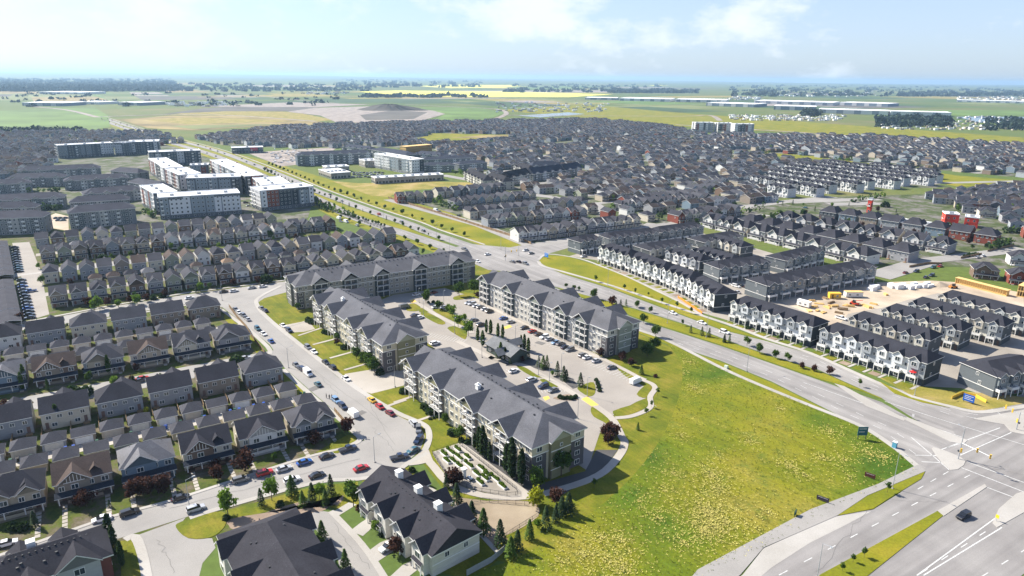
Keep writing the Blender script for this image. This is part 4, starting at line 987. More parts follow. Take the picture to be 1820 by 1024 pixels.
CT = dict(t0=(.56, .54, .46), t1=(.34, .36, .36), t2=(.50, .46, .38), side=(.075, .085, .09), roof=(.036, .037, .046), door=(.1, .07, .06), gd=(.7, .7, .68))
DT = dict(t0=(.18, .205, .22), t1=(.30, .31, .30), t2=(.11, .13, .145), side=(.12, .135, .145), roof=(.036, .037, .046), door=(.12, .05, .04), gd=(.7, .7, .68))
c13 = crop(1000, 380, 5.6875); c14 = crop(1280, 500, 5.6875); c15 = crop(1500, 500, 5.6875); c12 = crop(1280, 360, 5.6875); c16 = crop(1500, 330, 5.6875)
TH = [ # a, b (front line left to right), units, depth, eave, tone, palette, label
 (c14(95, 397), c14(905, 668), 7, 12.5, 9.3, 0, WT, 'white and grey townhouse row behind the boulevard, left of the two nearest rows'),
 (c14(985, 692), c15(790, 1062), 7, 12.5, 9.3, 1, WT, 'white and grey townhouse row nearest the big junction, with a red parasol'),
 (c13(368, 488), c13(635, 580), 4, 12.5, 9.3, 0, WT, 'four-unit white townhouse row at the top end of the triangle field'),
 (c13(650, 585), c13(985, 722), 5, 12.5, 9.3, 1, WT, 'five-unit white townhouse row second along the triangle field'),
 (c13(1005, 725), c13(1250, 835), 4, 12.5, 9.3, 2, WT, 'four-unit white townhouse row third along the triangle field'),
 (c13(1262, 842), c13(1520, 1000), 4, 12.5, 9.3, 0, WT, 'four-unit white townhouse row with dark end wall beside the orange mesh fence'),
 (c13(180, 300, 7.6), c13(395, 265, 7.6), 3, 12.5, 8.2, 0, DT, 'grey townhouse row with a single car beside it, left end of the far row'),
 (c13(470, 262, 7.6), c13(975, 205, 7.6), 7, 12.5, 8.2, 1, DT, 'middle grey townhouse row of the line behind the white townhouses'),
 (c13(990, 200, 7.6), c13(1428, 140, 7.6), 6, 12.5, 8.2, 2, DT, 'right-hand grey townhouse row of the line behind the white townhouses'),
 (c13(875, 382, 6.6), c13(1305, 318, 6.6), 6, 15, 7.2, 0, CT, 'long dark-roofed townhouse row with white gable end, first of the inner pair'),
 (c13(1428, 300, 6.6), c13(1830, 238, 6.6), 6, 15, 7.2, 1, CT, 'long dark-roofed townhouse row with white gable end, second of the inner pair'),
 (c13(1300, 385, 6.6), c13(1695, 497, 6.6), 6, 14, 7.2, 0, WT, 'dark-roofed low townhouse row with white band in the inner court'),
 (c13(1045, 400, 7.0), c13(1385, 500, 7.0), 4, 12.5, 8.0, 1, WT, 'inner townhouse row with four white gables behind the boulevard rows'),
 (c13(1430, 250, 6.6), c13(1800, 350, 6.6), 5, 12, 7.2, 2, CT, 'inner townhouse row with small white gables deepest in the court'),
 (c13(1572, 702), c12(495, 748), 5, 13.5, 8.4, 0, DT, 'blue-grey townhouse row with white gable end facing the inner lawn'),
 (c12(642, 727), c12(1040, 622), 5, 13.5, 8.4, 1, DT, 'blue-grey townhouse row with cream gable end beside the driveways'),
 (c12(455, 1003), c12(1560, 795), 9, 14.5, 8.6, 2, DT, 'long grey townhouse row overlooking the building site'),
 (c15(50, 392, 8), c15(862, 622, 8), 6, 12, 9.0, 2, CT, 'townhouse row directly behind the row with the red parasol'),
 (c15(380, 312, 8), c15(1182, 527, 8), 6, 12, 9.0, 0, CT, 'cream townhouse row third from the boulevard beside the building site'),
 (c15(650, 242, 8), c15(1612, 482, 8), 7, 12, 9.0, 1, CT, 'townhouse row with white garage doors, fourth from the boulevard'),
 (c15(950, 167, 8), c15(1840, 392, 8), 6, 12, 9.0, 2, CT, 'farthest of the parallel townhouse rows beside the building site'),
 (G(1763, 707), G(1850, 690), 4, 14, 8.2, 0, DT, 'dark-sided townhouse row at the corner of the big junction'),
]
THO = []
for a, b, n, dep, H, tone, pal, lab in TH:
    a = Vector((a.x, a.y, 0)); b = Vector((b.x, b.y, 0)); L, rz = axis(a, b)
    THO.append(spawn('townhouse_row', th_row(L, n, dep, H, tone), a, rz, pal, lab, 'townhouses', 'townhouse rows across the boulevard'))
# small front lawns and paths of the two boulevard rows
for (a, b, n, *_rest) in TH[:6]:
    L, rz = axis(a, b); t = (b - a).normalized(); nn = Vector((t.y, -t.x, 0)); uw = L / n
    for i in range(n):
        p0 = a + t * (i * uw + .5) + nn * 2.2; p1 = a + t * (i * uw + uw - 1.9) + nn * 2.2;
        slab('front_lawn', [p0, p1, p1 + nn * 3.6, p0 + nn * 3.6], .1, 'lawn' if (i * 3 + n) % 7 < 5 else 'brown_mulch')
        q = a + t * (i * uw + uw * .84)
        strip('door_path', [q, q + nn * 6.4], 1.1, .09, 'kerb_concrete', thick=False)
# front gardens of the townhouse rows in the building-site group stand on gravel courts
sheet('townhouse_court', [c13(60, 430), c13(350, 470), c13(1400, 1000), c14(95, 400), c14(905, 670), c15(780, 1060), G(1709, 690), G(1763, 707), G(1860, 690), G(1860, 540), G(1560, 505), G(1470, 478), G(1250, 415), G(1190, 405)], .010, 'gravel')
sheet('building_site', [c14(600, 200), c14(900, 330), c14(1180, 470), c15(40, 330), c15(380, 270), c15(640, 190), c15(950, 120), c15(1820, 330), c15(1820, 120), c15(1300, 20), c16(880, 960), c16(330, 980), c12(1600, 830), c12(900, 940)], .02, 'bare_earth')
# ------------------------------------------------------------------ the three townhouse blocks at the bottom of the picture
def big_town(L, dep, H, gables, back_g, rise, garages, brick=False, hip=(True, True)):
    P = [bx('wall', 0, L, 0, dep, 0, H, 'siding', 'wall')]
    P.append(mbpart('roof', ('bt', L, dep, H), lambda m: m.hip(-.6, L + .6, -.6, dep + .6, H + .1, rise, h0=dep * (.5 if hip[0] else .02), h1=dep * (.5 if hip[1] else .02), th=.3), ['shingle', 'trim'], 'roof',
        ch=[('roof_vent', _mc['vent'], T((L * .15 + i * L * .7 / 14, dep / 2 - .9, H + rise * .88)) @ Matrix.Scale(.6, 4), None) for i in range(15)] + [('roof_vent', _mc['vent'], T((L * f, dep * g, H + .1 + rise * (1 - abs(g - .5) * 2))), None) for f, g in ((.3, .25), (.33, .3), (.5, .22), (.6, .3), (.7, .24), (.25, .7), (.55, .75), (.8, .7))]))
    if not hip[0]: P.append(mbpart('gable_wall', ('btg', dep, rise), lambda m: m.tri_wall(0, dep, 0, 0, rise * .93, .2), 'siding', 'gable', TR(0, dep, H, -math.pi / 2)))
    if not hip[1]: P.append(mbpart('gable_wall', ('btg', dep, rise), lambda m: m.tri_wall(0, dep, 0, 0, rise * .93, .2), 'siding', 'gable', TR(L, 0, H, math.pi / 2)))
    for side, gl in ((0, gables), (1, back_g)):
        for c, gw, gr, pr in gl:
            y0, y1 = (-pr, -.004) if side == 0 else (dep + .004, dep + pr)
            f = 0 if side == 0 else 2; yw = -pr if side == 0 else dep + pr
            P.append(bx('gable_bay', c - gw / 2 + .5, c + gw / 2 - .5, y0, y1, 0, H + .03, 'brickwork' if brick and c % 2 < 1 else 'siding', 'brick' if brick and c % 2 < 1 else 'bay'))
            yy = (-pr - .6, dep * .45) if side == 0 else (dep * .55, dep + pr + .6)
            P.append(mbpart('gable_roof', ('btr', gw, gr, pr, side, dep), lambda m: m.gable(-gw / 2, gw / 2, yy[0], yy[1], 0, gr, th=.25, axis='y'), ['shingle', 'trim'], 'roof', T((c, 0, H + .16))))
            P.append(mbpart('gable_wall', ('btw', gw, gr), lambda m: m.tri_wall(-gw / 2 + .5, gw / 2 - .5, 0, 0, gr * (1 - 1 / gw) - .15, .2), 'siding', 'gable', TR(c, yw, H, 0 if side == 0 else math.pi)))
            for z in (1.0, 3.8): P.append(win(c, yw, z, 1.9, 1.45, f))
    for x in garages:
        P.append(bx('garage_door', x - 1.35, x + 1.35, -.06, -.004, 0, 2.3, 'plain_colour', 'gd'))
        P.append(mbpart('porch_roof', 'btp', lambda m: m.gable(-2.1, 2.1, -2.1, -.1, 2.7, .8, th=.18), ['shingle', 'trim'], 'roof', T((x + 2.9, 0, 0))))
        for q in (1.2, 4.6): P.append(bx('porch_post', x + q - .13, x + q + .13, -1.95, -1.7, 0, 2.7, 'trim'))
        P.append(door(x + 2.9, 0, .2, 0)); P.append(win(x, 0, 3.7, 1.8, 1.3, 0))
    for x in [i for i in range(3, int(L) - 2, 4)]:
        if all(abs(x - g[0]) > g[1] / 2 + .8 for g in back_g): P.append(win(x, dep, 1.0, 1.5, 1.4, 2)); P.append(win(x, dep, 3.8, 1.5, 1.3, 2))
    for f, x in ((-1, 0), (1, L)):
        for y in (dep * .3, dep * .7): P.append(win(x, y, 3.8, 1.1, 1.2, f))
        P.append(bx('trim_band', x - .06 if f < 0 else x + .004, x - .004 if f < 0 else x + .06, 0, dep, 2.9, 3.15, 'trim'))
    return P
BT = dict(wall=(.56, .54, .47), bay=(.60, .58, .52), gable=(.34, .34, .32), roof=(.041, .040, .047), gd=(.64, .62, .57), door=(.2, .12, .08), brick=(.16, .055, .045))
# middle block: ridge from (690,825) to (820,965); fronts face the court (lower left)
chm = cached('flue_box', lambda: (lambda m: (m.box(-.8, .8, -.8, .8, -1.5, 1.5), m.box(-.9, .9, -.9, .9, 1.5, 1.62), m.mesh('chimney', 'trim'))[2])(MB()))
def town_at(parts, a, b, label, pal=BT):
    L, rz = axis(a, b); return spawn('townhouse_block', parts, Vector((a.x, a.y, 0)), rz, pal, label, 'townhouses', 'dark-roofed townhouse blocks at the near edge')
_a, _b = G(640, 868, 6), G(768, 987, 6)
_L = axis(_a, _b)[0]
tp = big_town(_L, 13.5, 6.0, [(4.2, 6.0, 2.6, 1.4), (_L * .37, 6.6, 2.9, 1.4), (_L * .64, 6.6, 2.9, 1.4), (_L - 4, 6, 2.6, 1.4)], [(7, 6.4, 2.6, 1.6), (_L * .5, 6.4, 2.6, 1.6), (_L - 8, 7, 2.8, 1.6)], 4.1, [2.2, _L * .26, _L * .53, _L * .8], hip=(False, False))
for f in (.2, .47, .73): tp.append(('chimney', chm, T((_L * f, 6.75 + 1.2, 9.9)), None))
TB1 = town_at(tp, _a, _b, 'dark-roofed townhouse block with three white flue boxes beside the bare dog run')
# lower centre block: seen mostly as roof
_L2 = 36.0
_d2 = (G(462, 908, 11.0) - G(522, 1008, 11.0)); _d2.z = 0
_c2 = G(462, 908, 11); _dir = -_d2.normalized(); _nb = Vector((-_dir.y, _dir.x, 0))
_o2 = Vector((_c2.x, _c2.y, 0)) - _dir * 3 - _nb * 9
TB2 = spawn('townhouse_block', big_town(_L2, 18, 6.0, [(6, 7, 3, 1.2), (18, 7, 3, 1.2), (30, 7, 3, 1.2)], [(7, 7, 3, 1.2), (20, 7, 3, 1.2), (31, 7, 3, 1.2)], 5.0, [11, 24], hip=(True, False)), _o2, math.atan2(_dir.y, _dir.x), BT, 'broad dark-roofed townhouse block cut by the bottom edge, left of the curved court', 'townhouses', 'dark-roofed townhouse blocks at the near edge')
# bottom-left block
_a, _b = G(-40, 1066, 5.8), G(196, 985, 5.8)
_L3 = axis(_a, _b)[0]
TB3 = town_at(big_town(_L3, 12.5, 5.8, [(9, 6.5, 1.9, .5), (_L3 - 6.2, 9.2, 3.2, .7)], [(8, 6, 2.2, .8), (_L3 - 8, 6, 2.2, .8)], 3.9, [], True, hip=(True, True)) + [('chimney', chm, T((_L3 * .42, 8.8, 8.6)), None)], _a, _b, 'red-brick and grey gabled townhouse block in the bottom left corner', dict(BT, wall=(.17, .06, .048), bay=(.40, .40, .39), gable=(.16, .16, .16)))

# ------------------------------------------------------------------ flat-roofed blocks
def flat_block(L, Wd, H, fl, pal, seed, shop=False, units=3):
    r = random.Random(seed); P = []
    P.append(bx('wall', 0, L, 0, Wd, 0, H, 'siding', 'wall'))
    P.append(mbpart('roof', ('fr', round(L, 1), round(Wd, 1), H), lambda m: (m.box(-.25, L + .25, -.25, Wd + .25, H, H + .12), m.box(-.25, L + .25, -.25, .1, H + .12, H + .75), m.box(-.25, L + .25, Wd - .1, Wd + .25, H + .12, H + .75), m.box(-.25, .1, .1, Wd - .1, H + .12, H + .75), m.box(L - .1, L + .25, .1, Wd - .1, H + .12, H + .75)), 'white_roofing', None,
                    ch=[bx('rooftop_unit', L * (i + .5) / units - 1.6, L * (i + .5) / units + 1.6, Wd * .35, Wd * .35 + 2.4, H + .13, H + 1.7, 'pole_metal') for i in range(units)]))
    fh = H / fl
    W4 = MB()
    for side in range(4):
        ln = L if side % 2 == 0 else Wd
        Mx = [TR(0, 0, 0), TR(L, 0, 0, math.pi / 2), TR(L, Wd, 0, math.pi), TR(0, Wd, 0, -math.pi / 2)][side]
        x = .4
        while x < ln - 2:
            w = min(r.choice([5, 6.5, 8, 10]), ln - x - .3)
            ck = r.choice(pal); top = H - r.choice([.02, .02, fh * .5]); 
            me = cached(('fp', round(w, 2), round(top, 2)), lambda: (lambda m: (m.box(0, w, -.09, -.006, fh * .95, top), m.mesh('facade_panel', 'siding'))[1])(MB()))
            P.append(('facade_panel', me, Mx @ T((x, 0, 0)), ck))
            balc = r.random() < .35 and not shop
            n = max(1, int(w / 2.9))
            for k in range(fl):
                for i in range(n):
                    cx = x + (i + .5) * w / n; ww = .6; z = k * fh + .9
                    if shop: ww, z, hh = w / n * .4, .4, 2.6
                    else: hh = 1.4
                    if balc and k and i == 0:
                        for q in ((cx - 1.1, cx + 1.1, -1.4, -.1, k * fh, k * fh + .16), (cx - 1.1, cx + 1.1, -1.4, -1.35, k * fh + .16, k * fh + 1.05)):
                            b = MB(); b.box(*q); W4.add(b, Mx, 1)
                    b = MB(); b.poly([(cx - ww, -.12, z), (cx + ww, -.12, z), (cx + ww, -.12, z + hh), (cx - ww, -.12, z + hh)]); W4.add(b, Mx)
                    b = MB(); b.box(cx - ww - .12, cx + ww + .12, -.11, -.09, z - .12, z + hh + .12); W4.add(b, Mx, 1)
            x += w + r.choice([0.0, .6, 1.2])
    o = ('windows', W4.mesh('windows', ['window_glass', 'trim']), Matrix(), None)
    P.append(o)
    return P
def mark_stuff(e):
    for c in e.children:
        if c.name.startswith('windows'): c['kind'] = 'stuff'
    return e
PALW = dict(wall=(.10, .115, .13), a=(.66, .66, .66), b=(.03, .04, .05), c=(.20, .058, .035), d=(.66, .66, .66), e=(.26, .30, .33))
PALD = dict(wall=(.05, .07, .085), a=(.06, .09, .11), b=(.04, .055, .07), c=(.42, .44, .46), d=(.07, .10, .12), e=(.15, .18, .2))
PALR = dict(wall=(.34, .31, .28), a=(.40, .37, .33), b=(.10, .11, .12), c=(.46, .44, .41), d=(.22, .2, .18), e=(.3, .28, .26))
PALS = dict(wall=(.62, .62, .60), a=(.62, .62, .60), b=(.10, .045, .04), c=(.30, .30, .31), d=(.6, .6, .58), e=(.10, .11, .12))
def flat(a, b, dep, H, fl, pal, seed, label, name='apartment_building', cat='apartment building', shop=False, group=None, units=3):
    a = Vector((a.x, a.y, 0)); b = Vector((b.x, b.y, 0)); L, rz = axis(a, b)
    return mark_stuff(spawn(name, flat_block(L, dep, H, fl, 'abcde', seed, shop, units), a, rz, pal, label, cat, group))
WG = 'white-roofed five-storey blocks'
flat(W(226, -171), W(221, -111.5), 23, 17, 5, PALW, 1, 'white-roofed five-storey block with rust-red panels nearest the narrow houses, left', group=WG)
flat(W(300, -178), W(250.5, -172), 18, 17, 5, PALW, 2, 'white-roofed wing running back from the left-hand rust-red block', group=WG)
flat(W(329, -138), W(318, -92), 25, 17, 5, PALW, 3, 'second white-roofed block, standing behind the left-hand one', group=WG)
flat(W(410, -147), W(356, -140.5), 20, 17, 5, PALW, 4, 'white-roofed wing running back from the second block', group=WG)
flat(W(515, -153), W(418, -147), 18, 17, 5, PALW, 5, 'farthest left white-roofed block in the group of five-storey blocks', group=WG)
flat(W(224, -95), W(229, -49), 25, 17, 5, PALW, 6, 'white-roofed five-storey block with rust-red panels beside the boulevard', group=WG)
flat(W(304, -84), W(256, -86), 24, 17, 5, PALW, 7, 'white-roofed wing behind the block beside the boulevard', group=WG)
flat(W(470, -95), W(318, -88), 17, 17, 5, PALW, 8, 'longest white-roofed block, running away along the boulevard', group=WG)
flat(W(455, -118), W(452, -100), 16, 14, 4, PALW, 9, 'lower white-roofed block tucked between the two long ones', group=WG)
k9 = crop(0, 220, 5.6875); k10 = crop(240, 240, 5.6875); k11 = crop(480, 240, 5.6875)
FD = 'dark flat-roofed apartment blocks further off'
flat(k9(580, 222, 17), k9(1140, 195, 17), 18, 17, 5, PALD, 11, 'long dark blue-grey flat block far left below the green field', group=FD)
flat(k9(1150, 195, 17), k9(1262, 197, 17), 22, 17, 5, PALD, 12, 'short dark flat block at the right end of the long far-left one', group=FD)
flat(k9(1290, 187, 17), k9(1600, 180, 17), 30, 17, 5, PALD, 13, 'dark flat block beside the far boulevard bend', group=FD)
flat(k10(140, 178, 17), k10(660, 158, 17), 20, 17, 5, PALD, 14, 'dark flat block just behind the white-roofed group', group=FD)
MG = 'retail blocks and flats beyond the green strip'
flat(k11(615, 392, 6), k11(815, 378, 6), 40, 6, 1, PALR, 21, 'low tan retail block with white roof at the tip of the green strip', 'shop_building', 'shops', True, MG, 5)
flat(k11(1062, 440, 6), k11(1755, 402, 6), 16, 6, 1, PALR, 22, 'long low tan retail strip with dark shop windows behind the dry field', 'shop_building', 'shops', True, MG, 8)
flat(k11(565, 330, 6), k11(800, 318, 6), 18, 6, 1, PALR, 23, 'low white-roofed shop behind the tip retail block', 'shop_building', 'shops', True, MG)
flat(k11(960, 265, 8), k11(1140, 255, 8), 22, 8, 2, PALR, 24, 'two-storey dark and tan block beside the white flats', 'office_building', 'office', False, MG)
flat(k11(1050, 192, 17), k11(1432, 255, 17), 17, 17, 5, dict(PALW, c=(.04, .05, .06), wall=(.3, .3, .3)), 25, 'white five-storey flats with black balconies beyond the dry field', group=MG)
flat(c16(350, 330, 7), c16(1010, 420, 7), 17, 6, 1, PALS, 31, 'long white strip mall with dark red roof band behind the houses', 'shop_building', 'shops', True, None, 6)
for a, b, h, nm in ((c16(1010, 395), c16(1150, 405), 8.5, 'square bright red shop block with dark window'), (c16(1205, 420), c16(1345, 435), 8, 'wide bright red shop block at the right end of the strip mall'), (c16(225, 270), c16(262, 275), 11, 'narrow bright red tower at the left end of the strip mall')):
    flat(a, b, 12 if h < 10 else 4, h, 2, dict(wall=(.62, .055, .03), a=(.62, .055, .03), b=(.62, .055, .03), c=(.6, .05, .03), d=(.12, .02, .02), e=(.62, .055, .03)), 40 + int(h), nm, 'shop_building', 'shops', False, None, 1)
flat(k10(985, 190), k10(1300, 180), 18, 8, 2, dict(PALD, a=(.5, .03, .05), c=(.5, .03, .05)), 51, 'red and dark building at the edge of the far building site', 'shop_building', 'shops', False, None, 1)
k20 = crop(910, 0, 2.0)
for i, (x0, x1, yb, yt) in enumerate(((650, 715, 470, 445), (730, 780, 472, 447), (790, 858, 476, 450))):
    flat(k20(x0, yb), k20(x1, yb), 20, 20, 5, dict(PALW, wall=(.5, .48, .42)), 60 + i, f'cream apartment tower, {nth(i)} from the left beyond the housing field', group='cream blocks beyond the housing field')

# ------------------------------------------------------------------ hip-roofed long blocks
def hip_block(L, Wd, H, fl, seed, rise=4.0, gab=True, steep=False):
    r = random.Random(seed); P = [bx('wall', 0, L, 0, Wd, 0, H, 'siding', 'wall')]
    P.append(mbpart('roof', ('hb', round(L, 1), Wd, H, rise), lambda m: m.hip(-.7, L + .7, -.7, Wd + .7, H + .1, rise, h0=Wd * (.02 if steep else .5), h1=Wd * (.02 if steep else .5), th=.3), ['shingle', 'trim'], 'roof'))
    if steep:
        for x, rz, y in ((0, -math.pi / 2, Wd), (L, math.pi / 2, 0)): P.append(mbpart('gable_wall', ('hbg', Wd, rise), lambda m: m.tri_wall(0, Wd, 0, 0, rise * .95, .2), 'siding', 'light', TR(x, y, H, rz)))
    n = max(2, int(L / 11)); W4 = MB(); fh = H / fl
    for i in range(n):
        c = (i + .5) * L / n
        if gab:
            P.append(bx('gable_bay', c - 2.6, c + 2.6, -.9, -.004, 0, H, 'siding', 'light' if i % 2 else 'dark'))
            P.append(mbpart('gable_roof', ('hbr', Wd), lambda m: m.gable(-3.2, 3.2, -1.4, Wd * .3, 0, 1.9, th=.2, axis='y'), ['shingle', 'trim'], 'roof', T((c, 0, H + .15))))
            P.append(mbpart('gable_wall', 'hbw', lambda m: m.tri_wall(-2.6, 2.6, 0, 0, 1.5, .15), 'siding', 'light', T((c, -.9, H))))
        else:
            P.append(bx('wall_panel', c - 2.4, c + 2.4, -.08, -.004, .3, H - .1, 'siding', 'light' if i % 2 else 'dark'))
    x = 1.6
    while x < L - 1:
        for k in range(fl):
            near = gab and any(abs(x - (i + .5) * L / n) < 3.4 for i in range(n))
            y = -.95 if near else -.12
            W4.poly([(x - .6, y, k * fh + .9), (x + .6, y, k * fh + .9), (x + .6, y, k * fh + 2.2), (x - .6, y, k * fh + 2.2)])
            b = MB(); b.box(x - .75, x + .75, y + .01, y + .06, k * fh + .75, k * fh + 2.35); W4.add(b, None, 1)
            if k and int(x * 7) % 3 == 0:
                b = MB(); b.box(x - 1.2, x + 1.2, -1.5, -.05, k * fh - .1, k * fh + .1); b.box(x - 1.2, x + 1.2, -1.5, -1.45, k * fh + .1, k * fh + 1); W4.add(b, None, 1)
            W4.poly([(x + .6, Wd + .05, k * fh + .9), (x - .6, Wd + .05, k * fh + .9), (x - .6, Wd + .05, k * fh + 2.2), (x + .6, Wd + .05, k * fh + 2.2)])
        x += 2.7
    for k in range(fl):
        for y in (Wd * .25, Wd * .75):
            W4.poly([(-.05, y + .6, k * fh + .9), (-.05, y - .6, k * fh + .9), (-.05, y - .6, k * fh + 2.2), (-.05, y + .6, k * fh + 2.2)])
            W4.poly([(L + .05, y - .6, k * fh + .9), (L + .05, y + .6, k * fh + .9), (L + .05, y + .6, k * fh + 2.2), (L + .05, y - .6, k * fh + 2.2)])
    P.append(('windows', W4.mesh('windows', ['window_glass', 'trim']), Matrix(), None))
    return P
def hipb(a, b, dep, H, fl, seed, pal, label, gab=True, rise=4.0, steep=False, group=None):
    a = Vector((a.x, a.y, 0)); b = Vector((b.x, b.y, 0)); L, rz = axis(a, b)
    return mark_stuff(spawn('apartment_building', hip_block(L, dep, H, fl, seed, rise, gab, steep), a, rz, pal, label, 'apartment building', group))
PG = dict(wall=(.20, .21, .215), light=(.44, .43, .40), dark=(.10, .12, .13), roof=(.066, .067, .082))
PD = dict(wall=(.10, .13, .16), light=(.55, .57, .58), dark=(.07, .09, .11), roof=(.050, .056, .074))
PC = dict(wall=(.50, .47, .40), light=(.56, .54, .48), dark=(.16, .15, .13), roof=(.034, .034, .039))
GL = 'grey-roofed walk-up blocks on the far left'
for i, (a, b, H, fl, dep, gab, lab) in enumerate((
    (k9(690, 908, 12), k9(1365, 852, 12), 12, 4, 15, False, 'four-storey grey walk-up nearest the narrow houses, left of the white-roofed blocks'),
    (k9(700, 800, 11), k9(1300, 765, 11), 11, 4, 13, False, 'grey walk-up directly behind the nearest one'),
    (k9(-160, 965, 12), k9(432, 942, 12), 12, 4, 16, False, 'grey walk-up at the left edge beside the sandy parking lot'),
    (k9(-120, 862, 11), k9(350, 845, 11), 11, 4, 12, True, 'second grey walk-up at the left edge, behind the sandy parking lot'),
    (k9(-120, 785, 9), k9(640, 745, 9), 9, 3, 16, True, 'long cream-windowed walk-up with dark trees in front at the left edge'),
    (k9(850, 716, 9), k9(1445, 668, 9), 9, 3, 16, True, 'walk-up just left of the nearest white-roofed block'),
    (k9(645, 582, 9), k9(1300, 546, 9), 9, 3, 16, True, 'walk-up fronted by a belt of dark trees'),
    (k9(-80, 624, 9), k9(318, 596, 9), 9, 3, 16, True, 'walk-up by the left edge in the middle distance'),
    (k9(60, 556, 9), k9(640, 540, 9), 9, 3, 15, True, 'gabled walk-up behind the one with the tree belt'),
    (k9(180, 482, 9), k9(1010, 446, 9), 9, 3, 15, True, 'farthest long walk-up with five dark gables'),
    (k9(1290, 590, 8), k9(1600, 640, 8), 8, 3, 14, False, 'walk-up turned end-on beside the white-roofed group'),
    (k9(1120, 478, 8), k9(1390, 500, 8), 8, 3, 14, False, 'farther walk-up turned end-on with a pale sunlit roof'))):
    hipb(a, b, dep, H, fl, 80 + i, PG, lab, gab, group=GL)
hipb(k11(275, 210, 13), k11(1035, 182, 13), 18, 13, 4, 101, PD, 'blue-grey four-storey block with white gables behind the retail blocks', True, group=MG)
hipb(k11(1450, 190, 9), k11(1725, 215, 9), 16, 9, 3, 102, PD, 'blue-grey block beside the unfinished timber building', True, group=MG)
hipb(k11(1020, 150, 10), k11(1370, 205, 10), 20, 10, 3, 103, PD, 'dark-roofed block with a long bare roof behind the white flats', False, group=MG)
hipb(k11(720, 120, 9), k11(1010, 150, 9), 16, 9, 3, 104, PD, 'white-gabled block beside the far building site', True, group=MG)
k12 = crop(760, 220, 5.6875)
PM = 'steep-roofed walk-ups in the middle distance'
for i, (a, b, rise, lab) in enumerate((
    (k12(830, 560, 7), k12(1040, 520, 7), 6.5, 'steep dark-roofed walk-up with a white gable end, nearest the dry field'),
    (k12(1070, 520, 7), k12(1375, 480, 7), 6.5, 'steep dark-roofed walk-up to the right of the white gable end'),
    (k12(1395, 480, 7), k12(1560, 455, 7), 6.5, 'steep dark-roofed walk-up at the right end of its line'),
    (k12(370, 500, 7), k12(560, 590, 7), 5, 'white-gabled steep-roofed walk-up along the tree-lined street, upper'),
    (k12(580, 540, 7), k12(760, 600, 7), 5, 'white-gabled steep-roofed walk-up along the tree-lined street, lower'),
    (k12(870, 440, 7), k12(1010, 480, 7), 5, 'white-gabled steep-roofed walk-up set back behind the dark one'),
    (k12(1050, 440, 7), k12(1340, 430, 7), 5, 'dark steep-roofed walk-up set farthest back'),
    (k12(-60, 430, 7), k12(270, 430, 7), 3, 'flat-pitched dark walk-up left of the steep-roofed group, lower'),
    (k12(-40, 375, 7), k12(490, 350, 7), 3, 'flat-pitched dark walk-up left of the steep-roofed group, upper'),
    (k12(320, 420, 7), k12(600, 400, 7), 3, 'dark walk-up wedged behind the white-gabled pair'))):
    hipb(a, b, 13, 8, 3, 120 + i, PC if i in (0, 3, 4, 5) else dict(PD, wall=(.16, .18, .19)), lab, i < 8, rise, i < 3, PM)
# unfinished timber-framed building
def timber_frame(L, dep, H):
    P = []
    for k in range(int(H / 3)):
        P.append(bx('floor_deck', 0, L, 0, dep, k * 3, k * 3 + .3, 'new_timber'))
        P.append(mbpart('stud_wall', ('stud', round(L, 1), dep), lambda m: ([m.box(x * 1.2, x * 1.2 + .2, 0, .2, 0, 2.7) for x in range(int(L / 1.2))], [m.box(x * 1.2, x * 1.2 + .2, dep - .2, dep, 0, 2.7) for x in range(int(L / 1.2))], m.box(.3, L - .3, dep * .5, dep * .5 + .2, 0, 2.7), m.box(.25, .4, .25, dep - .25, 0, 2.7), m.box(L - .4, L - .25, .25, dep - .25, 0, 2.7)), 'new_timber', None, T((0, 0, k * 3 + .3))))
    P.append(bx('roof_deck', -.2, L + .2, -.2, dep + .2, H, H + .25, 'new_timber'))
    return P
for a, b, dep, H, lab in ((k11(1375, 190), k11(1640, 165), 14, 10, 'unfinished orange timber building in the distance beyond the white flats'), (c15(1120, 20), c15(1640, 155), 3, 3.2, 'long low framed timber foundation wall at the back of the building site'), (c15(1740, 150), c15(1860, 175), 9, 6, 'unfinished timber house frame at the right edge of the building site')):
    a = Vector((a.x, a.y, 0)); L, rz = axis(a, Vector((b.x, b.y, 0)))
    spawn('timber_frame', timber_frame(L, dep, H), a, rz, {}, lab, 'building frame')
# ------------------------------------------------------------------ houses across the boulevard and beyond
HC = [(WHITE_, 4), (GREYB, 4), (BEIGE, 4), (TAUPE, 3), (GREY_, 4), (CHAR, 2), (BLUEG, 2), (CREAM, 3), ((.20, .055, .036), 2), (BROWN, 2), (SAGE, 2)]
NAMEC[(.20, .055, .036)] = 'brick-red'
HCL = [c for c, n in HC for _ in range(n)]
def line_row(a, b, protos, pw, pitch, cat_label, group, seed, flip=False, big=1.0, name='detached_house', roofs=(R_DK, R_MID, R_DK)):
    r = random.Random(seed); a = Vector((a.x, a.y, 0)); b = Vector((b.x, b.y, 0)); L, rz = axis(a, b); t = (b - a).normalized()
    n = max(1, int(L / pitch + .3))
    for i in range(n):
        p = a + t * (i * L / n); wl = r.choice(HCL); rf = r.choice(roofs); st = r.randrange(len(protos))
        if flip: p = p + t * pw * big + Vector((-t.y, t.x, 0)) * 12.3; ang = rz + math.pi
        else: ang = rz
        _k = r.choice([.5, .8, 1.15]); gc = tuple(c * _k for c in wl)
        spawn(name, protos[st], p, ang, dict(wall=wl, gable=gc, front=gc, roof=rf, porch=rf, door=(.2, .1, .08)), f'{NAMEC[wl]} house, {NAMER[rf]}, {nth(i)} from left in {cat_label}', 'house', group, scale=big)
cM = crop(680, 300, 5.6875); cN = crop(1000, 240, 5.6875)
CG = 'houses right of the green strip'
